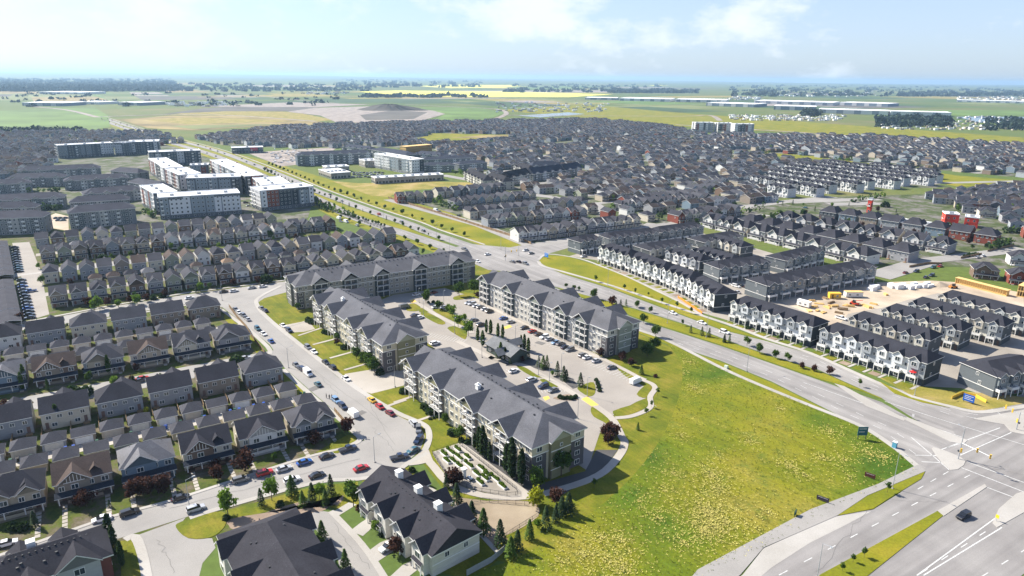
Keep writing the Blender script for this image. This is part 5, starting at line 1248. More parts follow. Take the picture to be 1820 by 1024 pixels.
for j, (a, b, fl, lab) in enumerate((
    (cM(1375, 742), cM(2060, 660), False, 'nearest row right of green strip'),
    (cM(1065, 595), cM(2080, 500), False, 'second row right of green strip'),
    (cM(885, 512), cM(2080, 390), True, 'third row, beginning with red end house'),
    (cM(730, 410), cM(1560, 320), False, 'fourth row, behind the bushy trees'),
    (cM(560, 300), cM(1260, 235), True, 'fifth row, below the dry field'),
    (cM(150, 352), cM(540, 330), False, 'short row at top of green strip'))):
    line_row(a, b, SM, 6.9, 8.0, lab, CG, 200 + j, fl, 1.0)
BIG = [DUP[0], DUP[3], DUP[2]]
XG = 'larger houses near the strip mall'
X4 = [(20, 285), (1480, 660)]
for j, (a, b, fl, lab) in enumerate((
    (c12(560, 215), c16(1090, 705), False, 'porch row nearest strip mall'),
    (c12(1000, 160), c16(1570, 610), True, 'row just below strip mall'),
    (c12(190, 250), c16(700, 790), True, 'dark hip-roofed row in the middle'),
    (c12(-180, 235), c12(1500, 655), False, 'row of garages fronting the driveways'))):
    line_row(a, b, BIG, 13.2, 12.5, lab, XG, 230 + j, fl, .84, roofs=(R_DK, (.045, .045, .055), R_DK)) if False else None
    r = random.Random(230 + j); A = Vector((a.x, a.y, 0)); B = Vector((b.x, b.y, 0)); L, rz = axis(A, B); t = (B - A).normalized(); n = int(L / 15.2)
    for i in range(n):
        wl = r.choice([CHAR, GREYB, GREY_, BLUEG, TAUPE, (.20, .055, .036)] if fl else [GREY_, GREYB, WHITE_, CHAR, BEIGE]); p = A + t * (i * L / n)
        ft = WHITE_ if not fl else wl
        if fl: p = p + t * 13.2 + Vector((-t.y, t.x, 0)) * 13; rr = rz + math.pi
        else: rr = rz
        spawn('detached_house', BIG[r.randrange(3)], p, rr, dict(wall=wl, front=ft, gable=tuple(c * .8 for c in ft), roof=R_DK, porch=R_DK, door=(.15, .1, .1)), f'large {NAMEC[wl]} house, {nth(i)} from left in {lab}', 'house', XG, scale=(1.0, 1.3, 1.12))
for i, (p, wl, lab) in enumerate(((c16(1300, 930), BROWN, 'large brick house with dark hip roof beside the building site'), (c16(1660, 990), (.20, .055, .036), 'red brick house at the right edge beside the building site'), (c16(1670, 800), WHITE_, 'white house at the right edge across from the parked cars'), (c16(1360, 320), CREAM, 'cream house behind the right end of the strip mall'), (c16(1590, 370), GREY_, 'grey house at the right edge level with the strip mall'))):
    spawn('detached_house', BIG[0], Vector((p.x, p.y, 0)), RAD(-22), dict(wall=wl, front=wl, gable=wl, roof=R_DK, porch=R_DK, door=(.1, .1, .1)), lab, 'house', XG, scale=.95)
def poly_in_(p, poly):
    c = False; n = len(poly); j = n - 1
    for i in range(n):
        a, b = poly[i], poly[j]
        if (a[1] > p[1]) != (b[1] > p[1]) and p[0] < (b[0] - a[0]) * (p[1] - a[1]) / (b[1] - a[1]) + a[0]: c = not c
        j = i
    return c
# white modern rows in the upper right
cW = crop(1300, 220, 5.6875)
WG2 = 'white modern townhouse rows in the upper right'
_wp = [tuple(G(*p).xy) for p in ((1305, 332), (1400, 354), (1480, 352), (1540, 342), (1640, 336), (1695, 322), (1620, 312), (1560, 304), (1440, 297), (1330, 316))]
_a0 = cW(120, 560); _a1 = cW(720, 665); _wa = math.atan2((_a1 - _a0).y, (_a1 - _a0).x); _wl = []
for j in range(-14, 14):
    for i in range(-14, 22):
        q = Vector((_a0.x, _a0.y, 0)) + Vector((math.cos(_wa), math.sin(_wa), 0)) * (i * 30 + (j % 2) * 9) + Vector((-math.sin(_wa), math.cos(_wa), 0)) * (j * 30)
        if all(poly_in_((q.x + math.cos(_wa) * d, q.y + math.sin(_wa) * d), _wp) for d in (0, 24)): _wl.append(q)
_wl.sort(key=lambda q: q.x / q.y)
for i, q in enumerate(_wl):
    spawn('townhouse_row', th_row(25, 4, 12, 8.8, i % 3, bal=False), q, _wa, dict(WT, side=(.50, .51, .52), t1=(.07, .08, .09), t2=(.60, .60, .60)), f'white and black modern townhouse row, {nth(i)} from left in the upper right group', 'townhouses', WG2)
ZG = 'houses above the grey townhouse line'
for j, (a, b, fl, lab) in enumerate(((cN(60, 1012), cN(800, 925), False, 'row just above the grey townhouse line'), (cN(1165, 897), cN(1800, 815), False, 'row right of the brown-fenced corner'), (cN(590, 778), cN(1500, 685), False, 'row above the street bend'), (cN(640, 735), cN(1480, 640), True, 'row backing the street bend'))):
    line_row(a, b, SM, 6.9, 8.0, lab, ZG, 260 + j, fl)
# ---- keep-out footprints
FOOT = []
def poly_in(p, poly):
    c = False; n = len(poly); j = n - 1
    for i in range(n):
        a, b = poly[i], poly[j]
        if (a[1] > p[1]) != (b[1] > p[1]) and p[0] < (b[0] - a[0]) * (p[1] - a[1]) / (b[1] - a[1]) + a[0]: c = not c
        j = i
    return c
for o in list(COL.objects):
    if o.type == 'EMPTY' and o.get('category') in ('house', 'garage', 'apartment building', 'townhouses', 'shops', 'office', 'building frame'):
        w = next((c for c in o.children if c.name.startswith(('wall', 'floor_deck'))), None)
        if w is None: continue
        s = o.scale[0]; xs = [(v[0] * s, v[1] * s) for v in w.bound_box]; x1 = max(v[0] for v in xs); y1 = max(v[1] for v in xs)
        ca, sa = math.cos(o.rotation_euler.z), math.sin(o.rotation_euler.z); pts = []
        for i in range(int(x1 / 6) + 2):
            for j in range(int(y1 / 6) + 2):
                x, y = min(i * 6, x1), min(j * 6, y1); pts.append((o.location.x + x * ca - y * sa, o.location.y + x * sa + y * ca))
        FOOT += pts
CELL = 14.0; FG = {}
def fgadd(x, y): FG.setdefault((int(x // CELL), int(y // CELL)), []).append((x, y))
for p in FOOT: fgadd(*p)
def clear(x, y, d):
    cx, cy = int(x // CELL), int(y // CELL)
    for i in (-1, 0, 1):
        for j in (-1, 0, 1):
            for q in FG.get((cx + i, cy + j), ()):
                if (q[0] - x) ** 2 + (q[1] - y) ** 2 < d * d: return False
    return True
KEEP = [[tuple(G(*p).xy) for p in q] for q in (
    [(690, 352), (720, 338), (830, 330), (1000, 330), (830, 318), (600, 315), (540, 290), (620, 325)],
    [(735, 250), (770, 236), (915, 240), (905, 250), (770, 256)],
    [(500, 312), (400, 255), (520, 268), (700, 262), (760, 262), (800, 300), (860, 330), (700, 345)],
    [(1335, 275), (1345, 268), (1440, 278), (1820, 322), (1800, 335), (1690, 335), (1560, 300), (1440, 288)],
    [(1020, 440), (1190, 398), (1280, 372), (1560, 460), (1850, 470), (1850, 1000), (1300, 600)],
    [(1420, 380), (1560, 345), (1800, 410), (1770, 440), (1560, 400)])]
STREETS = [(cN(0, 640), cN(480, 800), 11), (cN(830, 900), cN(1090, 930), 12), (cN(480, 800), cN(330, 700), 10), (cW(600, 790), cW(1480, 760), 16), (cW(350, 920), cW(0, 985), 10), (cM(60, 310), cM(1000, 575), 11), (cM(1000, 575), cM(1500, 775), 11), (G(945, 437), G(1190, 398), 11), (k12(150, 520), k12(700, 620), 12), (k12(1050, 720), k12(1250, 740), 12), (k12(1250, 740), k12(1820, 880), 12), (G(1480, 330), G(1820, 322), 11), (cW(750, 305), cW(1820, 410), 12), (k12(400, 290), k12(1400, 330), 10), (c16(-150, 190), c16(350, 180), 16), (c16(330, 920), c16(850, 760), 16), (c16(850, 760), c16(1820, 640), 12)]
for _i, (a, b, w) in enumerate(STREETS): strip('estate_street', [Vector((a.x, a.y, 0)), Vector((b.x, b.y, 0))], w, .06 + .006 * _i, 'asphalt', thick=False)
strip('estate_street', px([(1020, 430), (1100, 415), (1190, 400), (1290, 372), (1400, 358), (1480, 350)]), 12, .054, 'asphalt', thick=False)
def seg_d(p, a, b):
    d = b - a; t = max(0, min(1, (p - a).dot(d) / d.length_squared)); return (p - a - d * t).length
# far house meshes
def far_house(r, style):
    m = MB(); w = r.uniform(7.5, 10.5); d = r.uniform(9.5, 12); H = r.uniform(5.4, 6.2)
    m.box(-w / 2, w / 2, -d / 2, d / 2, 0, H, 0, False)
    if style == 0: m.hip(-w / 2 - .4, w / 2 + .4, -d / 2 - .4, d / 2 + .4, H, 2.4, h0=w * .42, h1=w * .42, m=1, mf=2)
    elif style == 1: m.gable(-w / 2 - .4, w / 2 + .4, -d / 2 - .4, d / 2 + .4, H, 2.6, m=1, mf=2, axis='y'); m.tri_wall(-w / 2, w / 2, -d / 2, H, 2.3, .1, 0); m.tri_wall(-w / 2, w / 2, d / 2 - .1, H, 2.3, .1, 0)
    else:
        m.gable(-w / 2 - .3, w / 2 + .3, -d / 2 - .4, d / 2 + .4, H, 2.6, m=1, mf=2); m.tri_wall(-d / 2, d / 2, -w / 2, H, 2.3, .1, 0, 'y'); m.tri_wall(-d / 2, d / 2, w / 2 - .1, H, 2.3, .1, 0, 'y')
        m.gable(-w * .3, w * .25, -d / 2 - .8, 0, H + .1, 1.7, m=1, mf=2, axis='y'); m.tri_wall(-w * .26, w * .21, -d / 2 - .25, H, 1.4, .1, 0)
    m.gable(-w / 2, w / 2, -d / 2 - 1.9, -d / 2, 2.6, .5, m=1, mf=2)
    for s in (-1, 1):
        for x in (-w * .25, w * .25):
            for z in (1.0, 3.6):
                y = s * (d / 2 + .04); q = [(x - .6, y, z), (x + .6, y, z), (x + .6, y, z + 1.3), (x - .6, y, z + 1.3)]
                m.poly(q if s < 0 else q[::-1], 3)
    return m
FH = [far_house(random.Random(300 + i), i % 3) for i in range(9)]
for nm, c in (('wall_white', (.60, .60, .58)), ('wall_grey', (.28, .30, .32)), ('wall_tan', (.38, .33, .26)), ('wall_brown', (.17, .13, .10)), ('wall_slate', (.14, .18, .215)), ('wall_brick', (.19, .055, .036))): plain(nm, c, .8, .1, .5)
plain('roof_dark', (.038, .039, .049), .95, .25, .6, spec=.05); plain('roof_grey', (.060, .061, .071), .95, .25, .6, spec=.05); plain('roof_brown', (.062, .050, .047), .95, .25, .6, spec=.05)
WM = ['wall_white', 'wall_grey', 'wall_tan', 'wall_brown', 'wall_slate', 'wall_brick']; RM = ['roof_dark', 'roof_grey', 'roof_brown']
FMATS = WM + RM + ['trim', 'window_glass']
FHM = [m.mesh('house', ['siding', ['roof_dark', 'roof_grey', 'roof_brown'][i % 3], 'trim', 'window_glass']) for i, m in enumerate(FH)]
FST = MB(); stuffH = MB(); TREES_FAR = []; cand = []
def fill(poly, ang, pitch, period, seed, street=15):
    r = random.Random(seed); P = [tuple(G(*p).xy) for p in poly]
    ca, sa = math.cos(ang), math.sin(ang)
    loc = [(x * ca + y * sa, -x * sa + y * ca) for x, y in P]
    x0, x1 = min(p[0] for p in loc), max(p[0] for p in loc); y0, y1 = min(p[1] for p in loc), max(p[1] for p in loc)
    yy = y0 + 6; k = 0
    while yy < y1:
        xx = x0 + r.uniform(0, 8); gap = r.randrange(10, 18); c = 0
        while xx < x1:
            c += 1
            if c % gap == 0: xx += 16; gap = r.randrange(12, 20)
            u = xx; v = yy + r.uniform(-1, 1) + 14 * math.sin(xx * .004 + k * .3)
            x, y = u * ca - v * sa, u * sa + v * ca
            xx += pitch * r.uniform(.92, 1.12)
            if not poly_in((x, y), P) or any(poly_in((x, y), q) for q in KEEP) or not clear(x, y, 12): continue
            if any(seg_d(Vector((x, y, 0)), Vector((a.x, a.y, 0)), Vector((b.x, b.y, 0))) < w / 2 + 8 for a, b, w in STREETS): continue
            cand.append((x, y, ang + (0 if k % 2 == 0 else math.pi) + r.uniform(-.04, .04), r.random())); 
            if r.random() < .38: TREES_FAR.append((x + r.uniform(-6, 6), y + r.uniform(-9, 9)))
        if k % 2 == 1:
            run = []
            for q in range(int((x1 - x0) / 12) + 1):
                u = x0 + q * 12; v = yy + 13 + 14 * math.sin(u * .004 + k * .3); x, y = u * ca - v * sa, u * sa + v * ca
                if poly_in((x, y), P) and not any(poly_in((x, y), z) for z in KEEP) and clear(x, y, 7): run.append(Vector((x, y, 0)))
                else:
                    if len(run) > 3: quads_strip(FST, run, 8.5, .03 + .001 * (k % 17))
                    run = []
            if len(run) > 3: quads_strip(FST, run, 8.5, .03 + .001 * (k % 17))
        yy += (period - 26) if k % 2 == 0 else 26
        k += 1
_d = cM(2080, 390) - cM(885, 512); A1 = math.atan2(_d.y, _d.x)
fill([(925, 432), (1050, 412), (1190, 398), (1280, 372), (1400, 362), (1450, 330), (1690, 332), (1560, 300), (1440, 289), (1335, 276), (1250, 268), (1100, 250), (1000, 262), (900, 258), (800, 262), (700, 262), (640, 250), (790, 290), (830, 330), (1000, 350), (1000, 400)], A1, 9.2, 50, 1)
fill([(480, 228), (560, 224), (700, 219), (1060, 213), (1180, 225), (1240, 236), (1250, 268), (1100, 250), (900, 256), (700, 262), (520, 264), (400, 258), (345, 247)], A1 + .25, 10.5, 56, 2)
fill([(1250, 266), (1240, 238), (1330, 241), (1560, 243), (1850, 262), (2150, 285), (2150, 350), (1850, 320), (1640, 300), (1440, 279), (1340, 268)], A1 - .12, 11, 56, 3)
fill([(1640, 352), (1700, 345), (1850, 325), (2200, 355), (2250, 470), (1850, 440), (1790, 405), (1700, 372)], RAD(-28), 9, 46, 4)
fill([(1870, 470), (2250, 475), (2400, 620), (1900, 690)], RAD(-28), 12, 54, 6)
fill([(-420, 470), (-40, 415), (-60, 560), (-600, 660)], GRID, 9, 50, 7)
fill([(-330, 262), (-30, 237), (150, 236), (280, 237), (335, 254), (310, 258), (100, 266), (95, 300), (-30, 330), (-330, 370)], RAD(28), 10.5, 50, 5)
struct('far_streets', FST, 'asphalt')
cand.sort(key=lambda c: (abs(c[0]) > .72 * c[1], c[0] ** 2 + c[1] ** 2))
NI = 110
_near = sorted(range(min(NI, len(cand))), key=lambda i: cand[i][0] / cand[i][1]); _cnt = {}; _lab = {}
for i in _near:
    _r5 = random.Random(i + 5000); _r5.randrange(9); c_ = HCL[_r5.randrange(len(HCL))]; k = _cnt.get(c_, 0); _cnt[c_] = k + 1
    _lab[i] = f'small {NAMEC[c_]} house, {nth(k)} from left of that colour, middle-distance streets'
for i, (x, y, ang, q) in enumerate(cand):
    r = random.Random(i + 5000); st = r.randrange(9)
    if i < NI:
        wl = HCL[r.randrange(len(HCL))]
        ob('far_house', FHM[st], loc=(x, y, 0), rz=ang, color=wl, label=_lab[i], cat='house', group='houses of the middle distance')
    else:
        m = FH[st]; M = TR(x, y, 0, ang); b = len(stuffH.v); wi = r.choice([0, 0, 1, 1, 1, 2, 2, 3, 4, 4, 5] if r.random() < .5 else [1, 2, 4, 3]); ri = 6 + r.choice([0, 0, 0, 1, 1, 2])
        ca, sa = math.cos(ang), math.sin(ang)
        stuffH.v += [(x + p[0] * ca - p[1] * sa, y + p[0] * sa + p[1] * ca, p[2]) for p in m.v]
        stuffH.f += [tuple(b + k for k in f) for f in m.f]
        mp = (wi, ri, 9, 10); stuffH.m += [mp[k] for k in m.m]
if stuffH.f:
    o = struct('distant_housing', stuffH, FMATS, kind='stuff'); o['label'] = 'mass of far dark-roofed houses reaching to the fields'; o['category'] = 'houses'
print('far houses', len(cand))
# ------------------------------------------------------------------ trees
def leafquad(m, p, s, r, flat=.0):
    a = Vector((r.gauss(0, 1), r.gauss(0, 1), r.gauss(0, 1 - flat))).normalized(); b = a.orthogonal().normalized(); c = a.cross(b)
    b, c = b * s * r.uniform(.7, 1.2), c * s * r.uniform(.5, 1.0)
    m.poly([p - b - c * .6, p + b * .3 - c, p + b + c * .5, p - b * .4 + c])
def crown_round(seed, n=900, h=6.0, rad=2.3, base=1.6, s=.34):
    r = random.Random(seed); m = MB(); lobes = []
    for i in range(11):
        a = r.uniform(0, 6.28); z = base + (h - base) * r.uniform(.25, .85); q = rad * r.uniform(.25, .7) * (1 - abs(z - (base + h) / 2) / h)
        lobes.append((Vector((q * math.cos(a), q * math.sin(a), z)), rad * r.uniform(.35, .6)))
    for i in range(n):
        c, R = lobes[r.randrange(len(lobes))]; d = Vector((r.gauss(0, 1), r.gauss(0, 1), r.gauss(0, 1))).normalized()
        leafquad(m, c + d * R * (r.uniform(.4, 1.0) if r.random() < .8 else r.uniform(1.0, 1.4)), s * r.uniform(.6, 1.2), r)
    return m
def crown_conifer(seed, h=7.0, rad=1.7, n=800):
    r = random.Random(seed); m = MB(); tiers = 13
    for i in range(n):
        t = r.random() ** .75; k = int(t * tiers) / tiers; z = .5 + (h - .5) * t
        R = rad * (1 - t) ** .85 * (1.0 - .28 * (t * tiers % 1)) + .1; a = r.uniform(0, 6.28); q = R * r.uniform(.35, 1.08)
        p = Vector((q * math.cos(a), q * math.sin(a), z - q * .18))
        o = Vector((math.cos(a), math.sin(a), -.35)).normalized(); sd = Vector((-math.sin(a), math.cos(a), r.uniform(-.3, .3)))
        L = .42 * r.uniform(.6, 1.2) * (1.1 - .5 * t)
        m.poly([p - sd * L * .5, p + o * L * .9 - sd * L * .15, p + o * L + sd * L * .15, p + sd * L * .5])
    for i in range(30): leafquad(m, Vector((0, 0, h - r.random() * .8)), .16, r)
    return m
def crown_column(seed, h=9.0, rad=.95, n=800):
    r = random.Random(seed); m = MB()
    for i in range(n):
        t = r.random(); z = .8 + (h - .8) * t; R = rad * (math.sin(math.pi * min(1, .18 + t * .78)) ** .7) * r.uniform(.5, 1.1); a = r.uniform(0, 6.28)
        leafquad(m, Vector((R * math.cos(a), R * math.sin(a), z)), .30 * r.uniform(.6, 1.2), r)
    return m
def crown_shrub(seed, rad=.9, h=1.2, n=240):
    r = random.Random(seed); m = MB()
    for i in range(n):
        d = Vector((r.gauss(0, 1), r.gauss(0, 1), abs(r.gauss(0, 1)))).normalized(); q = r.uniform(.6, 1.05)
        leafquad(m, Vector((d.x * rad * q, d.y * rad * q, .08 + d.z * h * q)), .2, r)
    return m
def trunk(h, r0, limbs, seed):
    r = random.Random(seed); m = MB(); m.tube((0, 0, -.1), (r.uniform(-.1, .1), r.uniform(-.1, .1), h), r0, r0 * .4, 7)
    for i in range(limbs):
        z = h * r.uniform(.35, .85); a = r.uniform(0, 6.28); L = h * .3
        m.tube((0, 0, z), (L * math.cos(a), L * math.sin(a), z + L * .9), r0 * .4, r0 * .12, 5)
    return m.mesh('trunk', 'bark')
TP = {}
def proto(k, variants): TP[k] = variants
proto('round', [(crown_round(i, 1000).mesh('crown', 'leaf_green'), trunk(4.6, .13, 5, i)) for i in range(4)])
proto('bright', [(crown_round(20 + i, 750, 5.5, 1.7, 1.4, .3).mesh('crown', 'leaf_bright'), trunk(4.4, .1, 5, i)) for i in range(3)])
proto('red', [(crown_round(30 + i, 700, 3.9, 1.75, .6, .28).mesh('crown', 'leaf_red'), trunk(2.6, .1, 5, i)) for i in range(3)])
proto('yellow', [(crown_round(40, 1100, 5.2, 2.5, .4, .32).mesh('crown', 'leaf_yellow'), trunk(3.2, .14, 5, 1))])
proto('conifer', [(crown_conifer(50 + i).mesh('crown', 'leaf_dark'), trunk(6, .13, 0, i)) for i in range(4)])
proto('green_conifer', [(crown_conifer(60 + i, 6.5, 1.6).mesh('crown', 'leaf_green'), trunk(5.6, .12, 0, i)) for i in range(3)])
proto('column', [(crown_column(70 + i).mesh('crown', 'leaf_green'), trunk(7.5, .12, 3, i)) for i in range(3)])
proto('dark_column', [(crown_column(75 + i, 9, .9).mesh('crown', 'leaf_dark'), trunk(7.5, .12, 3, i)) for i in range(3)])
proto('young', [(crown_round(80 + i, 260, 3.6, .8, 1.3, .22).mesh('crown', 'leaf_green'), trunk(2.8, .05, 4, i)) for i in range(3)])
proto('shrub', [(crown_shrub(90 + i).mesh('crown', 'leaf_dark'), None) for i in range(3)])
proto('red_shrub', [(crown_shrub(95 + i).mesh('crown', 'leaf_red'), None) for i in range(2)])
HT = dict(round=6, bright=5.5, red=3.9, yellow=5.2, conifer=7, green_conifer=6.5, column=9, dark_column=9, young=3.6, shrub=1.25, red_shrub=1.25)
TN = dict(round='round leafy tree', bright='light green tree', red='dark red-leaved tree', yellow='bright yellow-green bush tree', conifer='dark spruce', green_conifer='green pine', column='tall narrow aspen', dark_column='dark columnar aspen', young='young staked tree', shrub='low dark shrub', red_shrub='low red-leaved shrub')
TO = dict(round='leafy_tree', bright='leafy_tree', red='red_leaved_tree', yellow='leafy_tree', conifer='spruce_tree', green_conifer='pine_tree', column='aspen_tree', dark_column='aspen_tree', young='young_tree', shrub='shrub', red_shrub='shrub')
rt = random.Random(77)
def tree(p, kind, h, label, group=None):
    h = h * (.82 if group == 'trees in the car park' else .8 if group == 'boulevard trees' else 1)
    v = rt.choice(TP[kind]); s = h / HT[kind]; w = s * rt.uniform(.9, 1.15)
    sh = kind.endswith('shrub')
    e = ob(TO[kind], None, loc=(p.x, p.y, 0), rz=rt.uniform(0, 6.28), scale=(w, w, s), label=label, cat='shrub' if sh else 'tree', group=group)
    if v[1] is not None: ob('trunk', v[1], parent=e)
    ob('crown', v[0], parent=e)
    return e
def grove(pts, place, group):
    """pts: (point, kind, height); ordinals per kind, from the left"""
    order = sorted(range(len(pts)), key=lambda i: pts[i][0].x); cnt = {}; tot = {}
    for i in order: tot[pts[i][1]] = tot.get(pts[i][1], 0) + 1
    for i in order:
        p, k, h = pts[i]; c = cnt.get(k, 0); cnt[k] = c + 1
        lab = f'{TN[k]} {place}' if tot[k] == 1 else f'{TN[k]}, {nth(c)} from left {place}'
        tree(p, k, h, lab, group)
kq = crop(800, 620, 2.534); kb = crop(540, 500, 5.6875); kr = crop(180, 690, 4.877); kx = crop(0, 840, 5.566); kz = crop(280, 660, 5.6875); kn = crop(980, 380, 4.267); kl5 = crop(0, 520, 5.6875); ks = crop(380, 520, 3.656)
def L3(f, lst): return [(f(a, b), k, h) for a, b, k, h in lst]
grove(L3(kt, [(80, 425, 'bright', 7.5), (265, 375, 'conifer', 5.5), (325, 345, 'bright', 7), (437, 318, 'green_conifer', 6.5), (497, 378, 'green_conifer', 5), (550, 352, 'conifer', 6), (590, 340, 'bright', 5.5), (625, 372, 'green_conifer', 5), (655, 312, 'conifer', 6.5), (780, 378, 'round', 7), (370, 375, 'shrub', 1.6), (70, 450, 'shrub', 1.4), (820, 395, 'red_shrub', 1.6), (905, 520, 'bright', 3.5), (605, 560, 'green_conifer', 5.5), (735, 735, 'green_conifer', 6), (1170, 705, 'green_conifer', 5.5), (1020, 640, 'red', 5), (935, 540, 'shrub', 1.2), (1285, 660, 'shrub', 2), (1350, 670, 'shrub', 2), (1370, 240, 'red', 3.2)]), 'round the near courts', 'trees round the near courts')
grove(L3(kq, [(395, 715, 'yellow', 6), (478, 700, 'red', 5), (502, 752, 'conifer', 6), (532, 742, 'conifer', 6.5), (475, 785, 'conifer', 5.5), (430, 812, 'conifer', 7), (395, 812, 'bright', 3), (357, 860, 'green_conifer', 6), (303, 908, 'conifer', 6), (225, 893, 'conifer', 8), (272, 938, 'green_conifer', 6), (150, 832, 'green_conifer', 7.5), (98, 782, 'conifer', 6.5), (30, 705, 'conifer', 7), (650, 625, 'young', 3)]), 'along the bare patch', 'trees along the bare patch')
grove(L3(kg, [(668, 548, 'dark_column', 5.5), (705, 585, 'dark_column', 9), (735, 615, 'dark_column', 10.5), (760, 630, 'dark_column', 8), (792, 652, 'dark_column', 6.5), (930, 745, 'dark_column', 9.5), (975, 790, 'dark_column', 13), (985, 800, 'dark_column', 8), (1055, 850, 'dark_column', 11.5), (1180, 885, 'round', 6.5), (1385, 775, 'round', 8), (430, 340, 'round', 3.5), (540, 470, 'round', 4.5), (480, 430, 'shrub', 2), (75, 85, 'shrub', 2), (252, 212, 'shrub', 2), (275, 228, 'shrub', 2), (312, 258, 'shrub', 2.4), (560, 490, 'shrub', 1.5), (610, 505, 'shrub', 1.5), (300, 305, 'shrub', .8), (330, 298, 'shrub', .8), (358, 290, 'shrub', .8), (500, 840, 'red', 5), (490, 855, 'red', 4), (437, 870, 'conifer', 4.5), (150, 735, 'shrub', 1.4), (285, 855, 'green_conifer', 2.5)]), 'by the nearest apartment building', 'trees by the nearest apartment building')
grove(L3(kb, [(535, 790, 'round', 5), (605, 835, 'round', 5), (668, 875, 'round', 6), (715, 925, 'round', 6), (770, 940, 'shrub', 2.4), (45, 408, 'shrub', 2.2), (82, 425, 'shrub', 2.4), (205, 525, 'shrub', 1.8), (235, 535, 'shrub', 1.8), (345, 600, 'round', 3.5), (330, 640, 'red', 2.5), (400, 685, 'shrub', 2), (440, 670, 'shrub', 2), (-60, 300, 'round', 4)]), 'before the green-ended apartment building', 'trees before the green-ended building')
grove(L3(k7, [(325, 335, 'round', 8), (460, 402, 'round', 6), (545, 432, 'round', 5), (592, 472, 'bright', 7), (650, 575, 'bright', 8), (712, 520, 'bright', 5), (755, 668, 'bright', 9), (935, 640, 'column', 8), (978, 652, 'column', 8.5), (1052, 680, 'column', 8), (1100, 695, 'column', 8), (848, 720, 'column', 8), (898, 775, 'column', 9), (1080, 900, 'column', 9), (1125, 915, 'dark_column', 7), (1050, 890, 'conifer', 6), (1285, 795, 'column', 7.5), (1318, 815, 'column', 9), (1358, 835, 'column', 8), (660, 265, 'round', 8.5), (812, 232, 'round', 8.5), (845, 280, 'red', 4), (1050, 372, 'dark_column', 7), (350, 335, 'shrub', 1.5), (400, 330, 'shrub', 1.5), (1300, 930, 'red', 3), (1180, 950, 'conifer', 3.5), (45, 90, 'dark_column', 8), (200, 110, 'dark_column', 7)]), 'in the far half of the car park', 'trees in the car park')
grove(L3(k8, [(450, 215, 'conifer', 5), (555, 295, 'conifer', 6), (598, 318, 'green_conifer', 7), (636, 312, 'green_conifer', 7), (742, 385, 'conifer', 7.5), (805, 435, 'conifer', 7.5), (832, 442, 'conifer', 6), (975, 495, 'conifer', 7), (690, 390, 'bright', 3), (770, 612, 'shrub', 1.8), (800, 622, 'shrub', 1.6), (840, 620, 'shrub', 1.6), (880, 625, 'shrub', 1.8), (915, 615, 'shrub', 1.5), (930, 605, 'shrub', 1.4), (1135, 440, 'shrub', 1.5), (1150, 475, 'shrub', 1.5), (1160, 510, 'shrub', 1.5), (1170, 545, 'shrub', 1.5), (1235, 1000, 'red', 5), (1280, 990, 'red', 5.5), (1320, 1010, 'red', 5.5), (1260, 1080, 'red', 5), (1175, 190, 'red', 4.5), (1395, 235, 'red', 5), (1490, 290, 'red', 4), (1590, 372, 'green_conifer', 5), (1650, 190, 'round', 7), (1720, 130, 'round', 7), (1735, 400, 'red_shrub', 1.6), (1755, 590, 'young', 4), (1690, 710, 'young', 3.5), (1640, 790, 'young', 3.5), (1555, 935, 'green_conifer', 3.5)]), 'in the near half of the car park', 'trees in the car park')
grove(L3(c13, [(35, 748, 'round', 3), (115, 770, 'round', 3.2), (165, 780, 'round', 3), (312, 862, 'round', 7), (500, 925, 'red', 6), (540, 940, 'conifer', 4), (585, 940, 'conifer', 5), (640, 930, 'green_conifer', 4.5), (750, 950, 'round', 4.5), (885, 1000, 'round', 4), (335, 690, 'young', 5), (622, 775, 'young', 4.5), (730, 815, 'young', 4.5), (865, 835, 'young', 3), (1000, 912, 'young', 4.5), (1150, 960, 'young', 5), (1300, 1010, 'young', 4.5)]) + L3(c14, [(40, 620, 'conifer', 4.5), (92, 618, 'green_conifer', 4.5), (270, 652, 'round', 5), (397, 730, 'round', 5.5), (557, 782, 'round', 5), (680, 812, 'round', 4.5), (820, 882, 'red', 3.5), (950, 912, 'red', 3.5), (1100, 942, 'red', 4.2), (280, 480, 'shrub', 1.8), (580, 590, 'bright', 2.8), (815, 660, 'bright', 2.5), (1080, 745, 'bright', 3)]) + L3(kn, [(650, 705, 'round', 4), (790, 935, 'round', 6.5), (1055, 905, 'conifer', 5), (1140, 925, 'conifer', 5.5), (1195, 935, 'conifer', 5.5), (1310, 975, 'conifer', 5), (995, 850, 'young', 4), (700, 830, 'round', 6)]) + L3(k5, [(857, 22, 'young', 4), (1002, 585, 'young', 4.5), (880, 928, 'young', 3.5), (822, 952, 'young', 3), (765, 1000, 'young', 3)]), 'along the boulevard', 'boulevard trees')
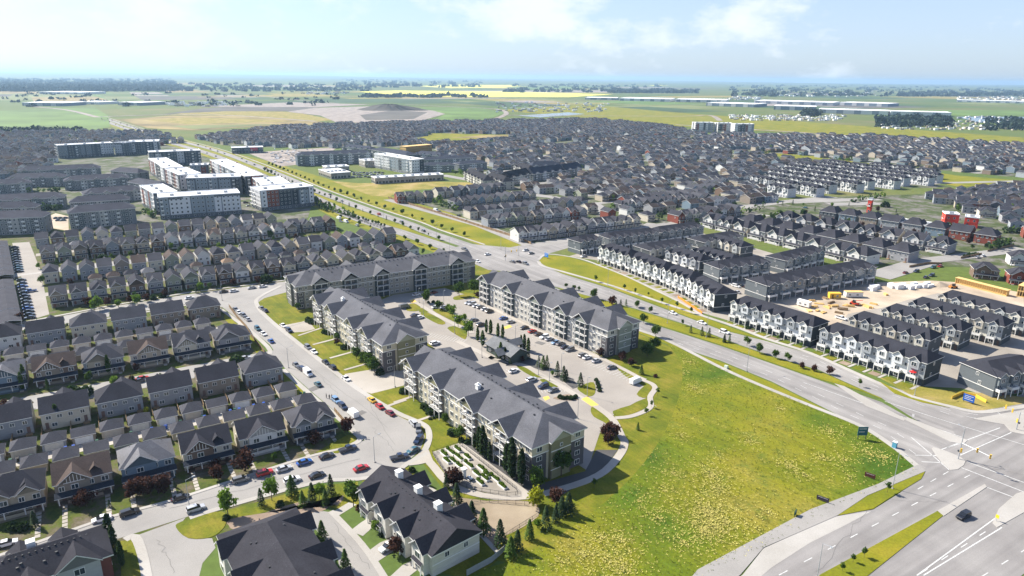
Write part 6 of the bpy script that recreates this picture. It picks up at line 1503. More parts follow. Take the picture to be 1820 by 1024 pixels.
grove(L3(kr, [(330, 935, 'red', 5.5), (430, 930, 'red', 5.5), (540, 910, 'red', 5.5), (1010, 790, 'red', 4.5), (1250, 720, 'red', 6.5)]) + L3(kx, [(790, 345, 'red', 4), (860, 340, 'red', 5), (1105, 745, 'dark_column', 9.5), (1150, 830, 'dark_column', 8.5), (1215, 930, 'dark_column', 7), (880, 1000, 'green_conifer', 5), (130, 560, 'shrub', 2), (230, 560, 'shrub', 2)]) + L3(kz, [(1610, 745, 'red', 4.2), (590, 1000, 'red', 3.5)]) + L3(ks, [(870, 915, 'red', 5.5), (640, 975, 'red', 4)]) + L3(kl5, [(262, 960, 'column', 9), (230, 985, 'column', 7), (1105, 830, 'column', 8), (490, 1000, 'column', 5), (900, 900, 'round', 4), (1380, 790, 'red', 3), (960, 190, 'bright', 6), (1200, 150, 'bright', 4), (1390, 115, 'bright', 5), (210, 290, 'red', 4)]) + L3(crop(0, 700, 5.6875), [(590, 330, 'column', 8), (560, 320, 'column', 6), (1490, 200, 'yellow', 2.5), (1620, 385, 'yellow', 2.2)]), 'in the front gardens of the left estate', 'trees in the estate gardens')
grove(L3(crop(40, 360, 5.0556), [(690, 960, 'bright', 7), (1035, 925, 'bright', 5.5), (860, 940, 'bright', 4), (1600, 800, 'bright', 5), (600, 480, 'dark_column', 7), (1040, 430, 'dark_column', 6), (1340, 430, 'bright', 5), (1440, 420, 'bright', 4), (145, 600, 'bright', 4), (180, 740, 'round', 5), (1120, 890, 'red', 4), (1280, 850, 'red', 4)]) + L3(crop(400, 340, 5.0556), [(410, 430, 'round', 6), (300, 830, 'red', 4), (80, 850, 'red', 4), (850, 150, 'conifer', 6), (870, 170, 'conifer', 6), (830, 130, 'conifer', 6), (1780, 570, 'round', 4)]), 'among the narrow houses', 'trees among the narrow houses')
# garden trees: seeded fill for the estate rows
pts = []
for u, va, vb, n in ((-178, -255, -170, 7), (-99, -260, -170, 16), (-76, -255, -172, 6), (-18, -255, -175, 12), (11, -238, -60, 22), (58, -240, -50, 16), (108, -240, -60, 22), (186, -250, -110, 18)):
    for i in range(n): pts.append((W(u + rt.uniform(-2.5, 2.5), rt.uniform(va, vb)), rt.choice(['round', 'red', 'young', 'bright', 'shrub', 'conifer']), rt.uniform(2.2, 5)))
pts = [q for q in pts if clear(q[0].x, q[0].y, 3.2)]
grove(pts, 'among the estate house rows', 'garden trees of the estate')
# rows along the far boulevard and walk-up belts
for q, nm in (([(p + Vector((d.y, -d.x, 0)) * 14.5, 'round', rt.uniform(2.6, 4.4)) for p, d in along(fN[:18], 16, 30)], 'along the far boulevard path'), ([(p + Vector((d.y, -d.x, 0)) * -6.8, rt.choice(['conifer', 'round', 'young', 'round']), rt.uniform(2.6, 5)) for p, d in along(fN[:17], 14, 30)], 'on the far boulevard median'), ([(p - Vector((d.y, -d.x, 0)) * 11, rt.choice(['round', 'young', 'bright']), rt.uniform(2.5, 4)) for p, d in along(fS[:17], 16, 10)], 'on the near verge of the far boulevard')):
    grove(q, nm, 'trees along the far boulevard')
pts = []
for f, a, b, n, kinds, h in ((k9, (350, 880), (640, 870), 9, ['round', 'dark_column'], 8), (k9, (640, 660), (1260, 600), 16, ['round', 'round', 'dark_column'], 8), (k9, (0, 700), (640, 690), 13, ['round', 'dark_column'], 8), (k9, (20, 520), (180, 500), 6, ['round'], 7), (k9, (1480, 900), (1560, 980), 5, ['round', 'bright'], 8), (cM, (530, 360), (760, 430), 9, ['bright', 'round'], 7), (cM, (540, 330), (620, 350), 4, ['bright'], 7), (k12, (330, 500), (760, 610), 12, ['round', 'column'], 6), (k12, (150, 470), (370, 520), 8, ['round'], 6), (k12, (860, 310), (1050, 320), 7, ['round'], 6), (cN, (320, 960), (640, 900), 10, ['round', 'bright'], 7), (cN, (500, 760), (700, 790), 8, ['round', 'bright', 'red'], 6), (cN, (880, 850), (1010, 870), 4, ['round'], 7), (cN, (1400, 560), (1550, 600), 6, ['bright'], 8), (c12, (520, 160), (620, 150), 4, ['bright'], 7), (c12, (0, 170), (470, 60), 12, ['round'], 6), (c16, (1480, 650), (1720, 600), 8, ['shrub', 'round'], 3), (c16, (1220, 720), (1380, 690), 6, ['shrub'], 2), (cW, (1050, 390), (1280, 370), 6, ['round'], 7), (cW, (1240, 790), (1560, 740), 9, ['round'], 6), (cW, (300, 300), (400, 300), 4, ['round'], 7), (k10, (640, 330), (780, 390), 5, ['round'], 5), (k10, (100, 820), (300, 860), 6, ['bright', 'dark_column'], 6), (k11, (590, 760), (1200, 950), 18, ['young', 'bright', 'round'], 3.5), (k11, (450, 690), (580, 780), 10, ['conifer', 'dark_column'], 7), (c16, (1640, 480), (1780, 480), 5, ['round', 'conifer'], 6)):
    for i in range(n):
        t = (i + rt.uniform(-.3, .3)) / n; p = f(a[0] + (b[0] - a[0]) * t, a[1] + (b[1] - a[1]) * t + rt.uniform(-8, 8)); pts.append((Vector((p.x, p.y, 0)), rt.choice(kinds), h * rt.uniform(.75, 1.2)))
pts = [q for q in pts if clear(q[0].x, q[0].y, 2.0)]
TREES_FAR += [(q[0].x, q[0].y) for q in pts if q[0].length > 560]; pts = [q for q in pts if q[0].length <= 560]
grove(pts, 'in the belts among the farther blocks', 'trees among the farther blocks')
pts = []; _zp = [tuple(G(*p).xy) for p in ((1190, 400), (1290, 374), (1500, 350), (1820, 420), (1820, 470), (1560, 470), (1280, 395))]
while len(pts) < 70:
    x, y = rt.uniform(min(p[0] for p in _zp), max(p[0] for p in _zp)), rt.uniform(min(p[1] for p in _zp), max(p[1] for p in _zp))
    if poly_in((x, y), _zp) and clear(x, y, 3.5) and not any(seg_d(Vector((x, y, 0)), Vector((a.x, a.y, 0)), Vector((b.x, b.y, 0))) < w / 2 + 1 for a, b, w in STREETS): pts.append((Vector((x, y, 0)), rt.choice(['round', 'young', 'bright', 'shrub', 'conifer', 'red']), rt.uniform(2.5, 5)))
grove(pts, 'in gardens near the strip mall', 'garden trees near the strip mall')
# far garden trees as one mass
r = random.Random(9); m = MB(); BL = []
def blob(m, x, y, R, h, r, n=26, ma=0):
    for i in range(n):
        d = Vector((r.gauss(0, 1), r.gauss(0, 1), r.gauss(0, .8))).normalized(); p = Vector((x + d.x * R * .9, y + d.y * R * .9, h * .55 + d.z * h * .45)); leafquad(m, p, R * .5, r); m.m[-1] = ma
for x, y in TREES_FAR:
    if clear(x, y, 3): blob(m, x, y, r.uniform(1.3, 2.6), r.uniform(3.5, 7), r, 24, r.choice([0, 0, 1, 1, 2]))
o = struct('distant_garden_trees', m, ['leaf_green', 'leaf_dark', 'leaf_bright'], 'stuff'); o['label'] = 'scattered small trees between the far houses'; o['category'] = 'trees'
# weed tufts of the vacant field
m = MB(); r = random.Random(4)
MP = [tuple(p.xy) for p in meadow]
def tuft(x, y, s, ma):
    a = r.uniform(0, 6.28)
    for k in range(3):
        b = a + k * 2.1; h = s * r.uniform(.5, 1.0); m.poly([(x, y, .0), (x + math.cos(b) * s, y + math.sin(b) * s, h * .9), (x + math.cos(b + .8) * s, y + math.sin(b + .8) * s, h)], ma)
PATCH = [(k5(440, 140), 3.5, 50), (k5(700, 260), 7, 160), (k5(270, 310), 6, 110), (k5(660, 400), 5, 130), (k5(495, 440), 6, 200), (k5(900, 370), 9, 160), (k5(980, 400), 7, 130), (k5(780, 410), 4, 70), (k5(570, 490), 4, 60), (k5(110, 380), 7, 60), (k5(70, 480), 9, 220), (k5(110, 560), 10, 260), (k5(60, 680), 12, 420), (k5(150, 740), 9, 330), (k5(30, 780), 10, 450), (k5(370, 690), 4, 70), (k5(800, 500), 8, 90), (k5(330, 780), 9, 60), (kq(1080, 60), 5, 110), (kq(1100, 180), 6, 150), (kq(1050, 110), 4, 60), (kq(1040, 390), 6, 60), (kq(1180, 570), 8, 140), (kq(1150, 720), 9, 260), (kq(1180, 800), 8, 320), (kq(1050, 870), 9, 160), (kq(930, 760), 8, 130), (kq(850, 690), 9, 120), (kq(770, 860), 10, 200), (kq(680, 850), 9, 170), (kq(600, 930), 10, 240), (kq(780, 990), 8, 260), (kq(500, 960), 9, 150), (kq(720, 960), 7, 140), (kq(1000, 560), 9, 120), (kq(960, 640), 8, 90), (kq(880, 480), 8, 50)]
for c, R, n in PATCH:
    for i in range(int(n * 1.5)):
        a = r.uniform(0, 6.28); q = R * abs(r.gauss(0, .55)); x, y = c.x + q * math.cos(a), c.y + q * 1.2 * math.sin(a)
        if poly_in((x, y), MP): tuft(x, y, r.uniform(.12, .34), 0 if r.random() < .8 else 1)
xs = [p[0] for p in MP]; ys = [p[1] for p in MP]
for i in range(14000):
    x, y = r.uniform(min(xs), max(xs)), r.uniform(min(ys), max(ys))
    if poly_in((x, y), MP): tuft(x, y, r.uniform(.12, .36), 1 if r.random() < .95 else 0)
o = struct('field_weeds', m, ['tuft_yellow', 'tuft_green'], 'stuff'); o['label'] = 'yellow flowering weeds and grass tufts on the vacant field'; o['category'] = 'weeds'
# ------------------------------------------------------------------ cars
def loft(m, secs, mat):
    """secs: list of (x, half width, z low, z high) cross-sections"""
    b = len(m.v)
    for x, w, z0, z1 in secs: m.v += [(x, -w, z0), (x, w, z0), (x, w * .93, z1), (x, -w * .93, z1)]
    for i in range(len(secs) - 1):
        for k in range(4):
            j = (k + 1) % 4; m.f.append((b + i * 4 + k, b + i * 4 + 4 + k, b + i * 4 + 4 + j, b + i * 4 + j)); m.m.append(mat)
    m.f.append((b, b + 1, b + 2, b + 3)); m.m.append(mat)
    e = b + (len(secs) - 1) * 4; m.f.append((e + 3, e + 2, e + 1, e)); m.m.append(mat)
def car_proto(kind):
    body, glass, roof = MB(), MB(), MB()
    if kind == 'sedan':
        L, zb = 4.6, .82; loft(body, [(-2.3, .78, .35, .66), (-2.15, .86, .28, .84), (-.9, .9, .25, .9), (.9, .9, .25, .9), (1.5, .88, .25, .84), (2.2, .84, .28, .68), (2.32, .74, .35, .55)], 0)
        loft(glass, [(-1.75, .78, .84, .90), (-1.0, .74, .86, 1.38), (.35, .74, .86, 1.40), (1.2, .78, .84, .90)], 0); loft(roof, [(-1.0, .68, 1.37, 1.43), (.33, .68, 1.38, 1.44)], 0)
    elif kind == 'suv':
        L, zb = 4.7, .95; loft(body, [(-2.32, .82, .4, .95), (-2.2, .9, .32, 1.05), (.9, .92, .3, 1.05), (1.4, .9, .3, 1.0), (2.2, .88, .32, .9), (2.36, .78, .4, .7)], 0)
        loft(glass, [(-2.2, .8, 1.03, 1.1), (-1.95, .77, 1.03, 1.62), (.35, .77, 1.03, 1.64), (1.15, .8, 1.0, 1.08)], 0); loft(roof, [(-1.98, .73, 1.6, 1.68), (.35, .73, 1.62, 1.70)], 0)
    elif kind == 'van':
        L, zb = 5.6, 1.0; loft(body, [(-2.8, .95, .4, 2.15), (-2.7, 1.0, .35, 2.25), (1.4, 1.0, .35, 2.25), (1.75, .98, .35, 1.45), (2.6, .94, .38, 1.05), (2.8, .84, .45, .8)], 0)
        loft(glass, [(1.39, .94, 1.35, 2.12), (1.45, .95, 1.3, 2.1), (2.02, .94, 1.2, 1.36)], 0); loft(roof, [(-2.6, .9, 2.25, 2.29), (1.3, .9, 2.25, 2.29)], 0)
    else:
        L, zb = 5.6, 1.0; loft(body, [(-2.8, .9, .5, 1.1), (-.6, .94, .45, 1.12), (1.4, .94, .45, 1.12), (2.6, .92, .5, 1.02), (2.8, .82, .55, .85)], 0)
        loft(glass, [(-.7, .82, 1.1, 1.18), (-.5, .78, 1.1, 1.72), (.7, .78, 1.1, 1.74), (1.4, .82, 1.08, 1.16)], 0); loft(roof, [(-.55, .74, 1.7, 1.79), (.7, .74, 1.72, 1.80)], 0); body.box(-2.6, -.85, -.75, .75, 1.121, 1.13, 1)
    wm = MB()
    for k in range(12):
        a, c = 2 * math.pi * k / 12, 2 * math.pi * (k + 1) / 12
        for y0, y1 in ((-.11, .11),):
            wm.poly([(.33 * math.cos(a), y0, .33 * math.sin(a)), (.33 * math.cos(a), y1, .33 * math.sin(a)), (.33 * math.cos(c), y1, .33 * math.sin(c)), (.33 * math.cos(c), y0, .33 * math.sin(c))])
    for y in (-.11, .11): wm.poly([(.33 * math.cos(2 * math.pi * k / 12), y, .33 * math.sin(2 * math.pi * k / 12)) for k in range(12)])
    rm = MB()
    for y in (-.118, .118): rm.poly([(.19 * math.cos(2 * math.pi * k / 8), y, .19 * math.sin(2 * math.pi * k / 8)) for k in range(8)])
    wmesh = cached('wheel', lambda: wm.mesh('wheel', 'rubber')); rmesh = cached('rim', lambda: rm.mesh('rim', 'wheel_rim'))
    hl = cached('hl', lambda: (lambda m: (m.box(-.04, .05, -.2, .2, -.07, .07), m.mesh('headlight', 'car_light'))[1])(MB())); tl = cached('tl', lambda: (lambda m: (m.box(-.05, .04, -.16, .16, -.1, .1), m.mesh('tail_light', 'tail_light'))[1])(MB()))
    gm = glass.mesh('glass', 'car_glass'); bm = body.mesh('body', ['paint', 'dark_metal'])
    hx = {'sedan': 2.24, 'suv': 2.28, 'van': 2.7, 'pickup': 2.72}[kind]
    P = [('body', bm, Matrix(), 'paint', [('roof_panel', roof.mesh('roof_panel', 'paint'), Matrix(), 'paint')] + [('headlight', hl, T((hx, s * .55, .66)), None) for s in (-1, 1)] + [('tail_light', tl, T((-hx, s * .6, .72)), None) for s in (-1, 1)]), ('glass', gm, Matrix(), None)]
    for x in (-L * .29, L * .3):
        for s in (-1, 1): P.append(('wheel', wmesh, T((x, s * .82, .33)), None, [('rim', rmesh, Matrix(), None)]))
    return P
CAR = {k: car_proto(k) for k in ('sedan', 'suv', 'van', 'pickup')}
PC_ = dict(white=(.78, .78, .77), silver=(.42, .43, .45), grey=(.16, .165, .175), black=(.012, .012, .014), navy=(.012, .022, .055), blue=(.015, .09, .32), lightblue=(.16, .27, .42), red=(.42, .015, .015), darkred=(.16, .012, .015), yellow=(.70, .42, .02), teal=(.03, .10, .13), green=(.02, .12, .07), brown=(.07, .045, .035))
CN = dict(sedan='sedan', suv='sport utility vehicle', van='van', pickup='pickup truck')
_used = {}
def vehicle(p, ang, col, kind, place, group):
    base = f'{col} {CN[kind]} {place}'.replace('lightblue', 'light blue').replace('darkred', 'dark red')
    e = spawn({'sedan': 'parked_car', 'suv': 'parked_car', 'van': 'parked_van', 'pickup': 'pickup_truck'}[kind], CAR[kind], Vector((p.x, p.y, .05)), ang, dict(paint=PC_[col]), base, 'van' if kind == 'van' else 'truck' if kind == 'pickup' else 'car', group)
    _used.setdefault(base, []).append(e); return e
def cars(f, lst, ang, place, group, jit=.05):
    for it in lst:
        x, y, col, kind = it[:4]; a = ang if len(it) < 5 else it[4]
        vehicle(f(x, y), a + rt.uniform(-jit, jit) + (math.pi if rt.random() < .3 else 0), col, kind, place, group)
def dirp(a, b): d = G(*b) - G(*a); return math.atan2(d.y, d.x)
aS = dirp((455, 560), (690, 730)); aB = dirp((197, 921), (552, 813)); aN = dirp((1142, 593), (1371, 678)); aX = dirp((1458, 1022), (1666, 909)); aP = aS + math.pi / 2; aT = dirp((0, 583), (420, 512))
cars(ks, [(143, 116, 'grey', 'sedan'), (163, 136, 'white', 'sedan'), (195, 157, 'grey', 'suv'), (221, 181, 'silver', 'sedan'), (285, 242, 'teal', 'suv'), (322, 275, 'white', 'sedan'), (372, 322, 'blue', 'sedan'), (535, 478, 'grey', 'sedan'), (568, 502, 'navy', 'suv'), (612, 535, 'white', 'van'), (678, 604, 'teal', 'sedan'), (795, 710, 'lightblue', 'suv'), (840, 750, 'navy', 'suv'), (905, 800, 'white', 'van')], aS, 'parked on the house side of the street', 'cars parked along the street')
cars(ks, [(310, 107, 'grey', 'sedan'), (335, 124, 'navy', 'sedan'), (452, 222, 'white', 'sedan'), (490, 254, 'navy', 'suv'), (613, 364, 'grey', 'suv'), (651, 392, 'white', 'sedan'), (728, 461, 'black', 'sedan'), (772, 494, 'black', 'suv'), (860, 567, 'white', 'sedan'), (1027, 706, 'yellow', 'sedan'), (1078, 748, 'red', 'sedan'), (1146, 792, 'darkred', 'sedan')], aS, 'parked on the apartment side of the street', 'cars parked along the street')
cars(kg, [(162, 348, 'silver', 'suv', aS - .1), (205, 400, 'grey', 'suv', aS - .6), (205, 488, 'navy', 'suv', aS - 1.0), (160, 572, 'teal', 'sedan', aS - 1.5), (45, 632, 'navy', 'pickup', aB - .2)], aS, 'parked round the street bulb', 'cars round the street bulb')
cars(kt, [(152, 238, 'grey', 'suv'), (285, 200, 'red', 'suv'), (390, 176, 'silver', 'sedan'), (505, 139, 'blue', 'sedan'), (630, 104, 'black', 'sedan'), (748, 66, 'navy', 'pickup')], aB, 'parked at the house-side kerb of the bottom street', 'cars on the bottom street')
cars(kt, [(437, 240, 'white', 'suv'), (575, 212, 'black', 'sedan'), (822, 172, 'red', 'sedan')], aB, 'parked at the far kerb opposite the houses', 'cars on the bottom street')
cars(crop(0, 740, 3.25), [(1045, 480, 'black', 'sedan'), (750, 568, 'black', 'suv'), (590, 602, 'white', 'sedan'), (1132, 545, 'silver', 'suv'), (40, 745, 'white', 'sedan')], aB, 'on the bottom street near the court entrance', 'cars on the bottom street')
cars(crop(400, 340, 5.0556), [(80, 905, 'white', 'sedan'), (240, 876, 'silver', 'sedan'), (340, 864, 'white', 'sedan'), (-15, 912, 'black', 'sedan')], aT, 'parked along the top street', 'cars on the top street')
cars(crop(280, 520, 5.6875), [(325, 65, 'white', 'sedan'), (885, 675, 'silver', 'sedan')], aT, 'parked beside the estate corner houses', 'cars on the top street')
cars(kl5, [(1440, 880, 'red', 'sedan'), (1420, 905, 'navy', 'sedan')], aT, 'glimpsed between the second and third house rows', 'cars on the middle street')
cars(k7, [(755, 342, 'silver', 'sedan'), (790, 352, 'silver', 'suv'), (835, 372, 'white', 'sedan'), (878, 386, 'grey', 'suv'), (1108, 498, 'blue', 'sedan'), (1318, 594, 'black', 'sedan'), (1462, 658, 'brown', 'sedan'), (1570, 708, 'silver', 'sedan'), (1635, 742, 'lightblue', 'sedan'), (1685, 755, 'grey', 'sedan'), (1778, 815, 'grey', 'suv'), (920, 405, 'white', 'sedan'), (965, 428, 'black', 'suv'), (1180, 535, 'silver', 'sedan'), (1400, 630, 'red', 'sedan'), (1520, 688, 'white', 'suv'), (1730, 790, 'navy', 'sedan')], aP, 'nosed in before the long apartment building', 'cars in the car park')
cars(k7, [(880, 564, 'black', 'suv'), (212, 468, 'navy', 'sedan'), (262, 490, 'white', 'sedan'), (416, 754, 'white', 'suv'), (228, 258, 'white', 'sedan'), (402, 238, 'darkred', 'sedan'), (425, 384, 'white', 'sedan'), (500, 388, 'silver', 'sedan'), (108, 384, 'grey', 'van'), (810, 515, 'grey', 'sedan'), (10, 600, 'silver', 'sedan')], aP, 'in the middle bays of the car park', 'cars in the car park')
cars(k8, [(1000, 192, 'grey', 'suv'), (1042, 212, 'white', 'sedan'), (1535, 460, 'white', 'van', aP), (482, 440, 'silver', 'suv'), (600, 505, 'navy', 'suv'), (1135, 245, 'silver', 'sedan'), (1290, 312, 'grey', 'sedan'), (700, 545, 'grey', 'sedan'), (300, 350, 'white', 'sedan')], aP, 'at the near end of the car park', 'cars in the car park')
cars(kn, [(920, 760, 'white', 'sedan'), (1140, 834, 'white', 'sedan'), (1310, 906, 'white', 'sedan')], aN, 'driving along the far carriageway of the boulevard', 'cars on the boulevard')
cars(c14, [(45, 525, 'white', 'suv')], aN, 'passing the white townhouse lawns', 'cars on the boulevard')
cars(k5, [(1405, 715, 'black', 'suv')], aX, 'alone on the wide road at the lower right', 'cars on the boulevard')
cars(cM, [(1062, 873, 'white', 'sedan', aP), (1448, 832, 'silver', 'sedan', aP), (1503, 862, 'grey', 'sedan', aP), (1312, 948, 'grey', 'sedan', aN), (1375, 948, 'black', 'sedan', aN), (1445, 968, 'grey', 'suv', aN), (828, 822, 'grey', 'pickup', aN), (960, 945, 'white', 'sedan', aN)], aN, 'at the boulevard crossing behind the apartments', 'cars at the crossing')
cars(cM, [(540, 428, 'white', 'van'), (575, 440, 'navy', 'sedan'), (700, 490, 'grey', 'sedan'), (770, 480, 'black', 'sedan'), (838, 530, 'silver', 'sedan'), (400, 362, 'grey', 'suv')], dirp((680, 353), (856, 400)), 'beside the fence of the green strip', 'cars beside the green strip')
cars(c16, [(620, 888, 'darkred', 'sedan'), (730, 874, 'navy', 'suv'), (900, 833, 'teal', 'suv'), (972, 822, 'red', 'sedan'), (828, 934, 'navy', 'sedan'), (885, 915, 'navy', 'suv'), (1350, 733, 'silver', 'sedan'), (1405, 717, 'white', 'sedan')], dirp((1560, 495), (1660, 465)), 'on the street behind the building site', 'cars behind the building site')
cars(c12, [(130, 840, 'white', 'sedan'), (160, 855, 'white', 'suv'), (205, 850, 'black', 'sedan'), (165, 915, 'silver', 'sedan'), (400, 800, 'white', 'sedan'), (560, 758, 'silver', 'sedan'), (765, 715, 'white', 'sedan'), (985, 672, 'silver', 'sedan'), (860, 58, 'teal', 'sedan')], aN, 'in the townhouse courts', 'cars in the townhouse courts')
cars(c13, [(215, 438, 'silver', 'sedan')], aT, 'beside the grey townhouse end', 'cars in the townhouse courts')
cars(c14, [(1220, 385, 'white', 'pickup')], aN, 'on the building site edge', 'cars in the townhouse courts')
cars(kt, [(972, 614, 'white', 'suv')], dirp((650, 983), (705, 952)), 'on the driveway under the red-leaved tree', 'cars round the near courts')
cars(k10, [(1150, 720, 'white', 'sedan'), (1120, 690, 'black', 'suv'), (1180, 690, 'grey', 'sedan'), (480, 818, 'silver', 'sedan')], aP, 'among the white-roofed blocks', 'cars among the white-roofed blocks')
cars(k11, [(695, 850, 'white', 'van'), (770, 885, 'white', 'van'), (880, 920, 'silver', 'suv'), (715, 880, 'grey', 'sedan')], aN, 'by the boulevard fence behind the narrow houses', 'cars by the boulevard fence')
r = random.Random(12)
cl = [(x, y, r.choice(['grey', 'black', 'silver', 'navy', 'white']), r.choice(['sedan', 'suv'])) for x, y in [(850 + i * 35 + r.uniform(-8, 8), 385 + j * 22 + r.uniform(-3, 3)) for i in range(9) for j in range(3)]]
cars(k11, cl, aP, 'in the crowded retail parking lot', 'cars in the retail lot')
cl = [(570 + i * 22, 960 + (i % 2) * 22, r.choice(['teal', 'grey', 'navy']), 'sedan') for i in range(5)]
cars(k9, cl, aP, 'in the sandy parking lot among walk-ups', 'cars in the sandy lot')
cl = [(103 + 3.2 * i, 240 + 17 * i, r.choice(['navy', 'grey', 'black', 'teal']), 'sedan') for i in range(11)] + [(150 + 5.2 * i, 470 + 22 * i, r.choice(['navy', 'blue', 'black', 'grey']), 'sedan') for i in range(13)]
cars(kl, cl, GRID, 'nosed under the long carports', 'cars under the carports')
cars(kl, [(215, 548, 'blue', 'pickup')], GRID, 'alone on the carport lane', 'cars under the carports')
far = [(p, d) for p, d in along(fN, 38, 60)] + [(p, d) for p, d in along(fS, 47, 90)]
for i, (p, d) in enumerate(far):
    if r.random() < .7: vehicle(p + Vector((d.y, -d.x, 0)) * r.choice([-2, 2]), math.atan2(d.y, d.x), r.choice(['white', 'grey', 'black', 'silver', 'red']), r.choice(['sedan', 'suv']), 'travelling on the far boulevard', 'cars on the far boulevard')
for base, es in _used.items():
    if len(es) > 1:
        es.sort(key=lambda e: e.location.x)
        for i, e in enumerate(es): e['label'] = base.replace(' ', ' ', 1) if len(es) == 1 else f'{base}, {nth(i)} from left'
# ------------------------------------------------------------------ street furniture
def lamp_parts(h, arm):
    def pole(m): m.cyl(0, 0, 0, h, .11, .06, 7)
    def armf(m): m.tube((0, 0, h - .1), (arm, 0, h + .35), .045, .035, 5)
    def head(m): m.box(arm - .1, arm + .6, -.15, .15, h + .26, h + .42)
    return [mbpart('pole', ('lp', h), pole, 'pole_metal'), mbpart('arm', ('la', h, arm), armf, 'pole_metal'), mbpart('lamp_head', ('lh', h, arm), head, 'pole_metal'), bx('base', -.25, .25, -.25, .25, 0, .35, 'kerb_concrete')]
def lamps(f, lst, h, arm, ang, place, group):
    lst = sorted(lst)
    for i, (x, y) in enumerate(lst):
        p = f(x, y); spawn('street_lamp', lamp_parts(h, arm), Vector((p.x, p.y, 0)), ang, {}, f'grey street lamp {place}' if len(lst) == 1 else f'grey street lamp, {nth(i)} from left {place}', 'street lamp', group)
I = lambda x, y: G(x, y)
lamps(I, [(1586, 869), (1450, 1040)], 11.3, 1.8, aX - 1.57, 'beside the corner path', 'street lamps')
lamps(I, [(337, 903), (666, 822), (513, 654), (395, 534), (702, 688)], 8.5, 1.8, aS + 1.57, 'on the estate streets', 'street lamps')
lamps(k7, [(300, 462), (505, 352), (825, 542), (615, 645), (890, 885), (1228, 722), (255, 330)], 7.5, .6, aS, 'in the far half of the car park', 'car park lamps')
lamps(k8, [(782, 340), (1043, 595), (948, 822), (662, 440), (550, 380)], 7.5, .6, aS, 'in the near half of the car park', 'car park lamps')
lamps(I, [(1327, 660), (1625, 703), (1080, 508), (1255, 600), (1186, 575)], 11, 2.0, aS + 1.57, 'along the near boulevard', 'street lamps')
lamps(cM, [(680, 870), (1195, 820), (1375, 880), (545, 700)], 11, 2.0, aS + 1.57, 'at the boulevard crossing', 'street lamps')
lamps(k11, [(735, 790), (300, 560), (1150, 850)], 11, 2.0, aS + 1.57, 'on the far boulevard', 'street lamps')
def signal_parts(h, arm, heads):
    P = [mbpart('pole', ('sp', h), lambda m: m.cyl(0, 0, 0, h, .16, .1, 8), 'pole_metal')]
    P.append(mbpart('mast_arm', ('sa', arm), lambda m: m.tube((0, 0, 5.6), (arm, 0, 6.1), .1, .06, 6), 'pole_metal'))
    def head(m): m.box(-.22, .22, -.18, .18, -.7, .7, 0); [m.box(-.14, .14, -.24, -.19, z - .14, z + .14, 1) for z in (-.45, 0, .45)]
    for d in heads: P.append(mbpart('signal_head', 'sh', head, ['signal_yellow', 'dark_metal'], None, TR(d, 0, 5.6 + d * .5 / arm, .3)))
    P.append(mbpart('signal_head', 'sh', head, ['signal_yellow', 'dark_metal'], None, TR(.35, 0, 3.2))); P.append(mbpart('walk_signal', 'wk', lambda m: m.box(-.25, .25, -.2, .2, -.25, .25), 'dark_metal', None, T((-.35, 0, 2.7))))
    P.append(mbpart('lamp_arm', ('sl', h), lambda m: (m.tube((0, 0, h - .2), (-1.8, 0, h + .3), .05, .04, 5), m.box(-2.3, -1.7, -.14, .14, h + .22, h + .38)), 'pole_metal'))
    return P
spawn('traffic_signal', signal_parts(10.5, 9.5, (5, 9)), k5(1378, 406), aN - .35, {}, 'tall traffic signal with yellow heads on the near triangular island', 'traffic light', 'traffic signals')
spawn('traffic_signal', signal_parts(6.4, 5, (2.5, 4.8)), k5(1686, 250), aN + 2.8, {}, 'shorter traffic signal on the island at the right edge', 'traffic light', 'traffic signals')
spawn('traffic_signal', signal_parts(9, 8, (4, 7.5)), cM(1240, 930), aN + 1.2, {}, 'traffic signal at the crossing behind the apartments', 'traffic light', 'traffic signals')
def sign(p, ang, w, h, z, col, label, lines=0, post=2, name='sign_board', tilt=None):
    P = [bx('panel', -w / 2, w / 2, -.06, .06, z, z + h, 'plain_colour', 'c')]
    if lines:
        P.append(mbpart('lettering', ('lt', w, h, lines), lambda m: [m.box(-w * .38, w * (.38 - .2 * (i % 2)), -.075, -.062, z + h * (.8 - i * .7 / lines) - h * .06, z + h * (.8 - i * .7 / lines)) for i in range(lines)], 'trim'))
    for x in ((-w * .4, w * .4) if post == 2 else (0,)): P.append(bx('post', x - .08, x + .08, -.08, .08, 0, z - .002, 'dark_metal'))
    return spawn(name, P, Vector((p.x, p.y, 0)), ang, dict(c=col), label, 'sign')
sign(k5(1430, 108), aN, 3.6, 2.6, .6, (.01, .09, .42), 'blue development sign with white lines by the yellow hoarding', 3)
sign(k5(867, 300), aX - .5, 3.2, 3.0, 1.4, (.03, .11, .13), 'dark teal sign board on the field edge by the boulevard path', 2)
sign(k5(910, 506), aX - 1.2, 2.8, 1.3, .3, (.10, .03, .025), 'low brown and red sign in the field by the corner path, right', 1)
sign(k5(660, 630), aX - 1.2, 3.2, 1.2, .3, (.04, .03, .05), 'low dark sign in the field by the corner path, middle', 1)
sign(k5(515, 705), aX + .3, 1.6, 1.4, .3, (.02, .09, .05), 'small green sign in the field by the corner path, left', 1)
sign(cM(1655, 905), aN, 3.4, 2.6, .8, (.02, .17, .55), 'bright blue sign at the tip of the triangle field', 2)
spawn('utility_box', [bx('cabinet', -.6, .6, -.5, .5, .15, 2.0, 'plain_colour', 'c'), bx('plinth', -.75, .75, -.65, .65, 0, .15, 'kerb_concrete'), bx('lid', -.65, .65, -.55, .55, 2.0, 2.1, 'trim')], k5(1040, 345), aN, dict(c=(.10, .32, .45)), 'light blue utility cabinet on the boulevard path', 'utility box')
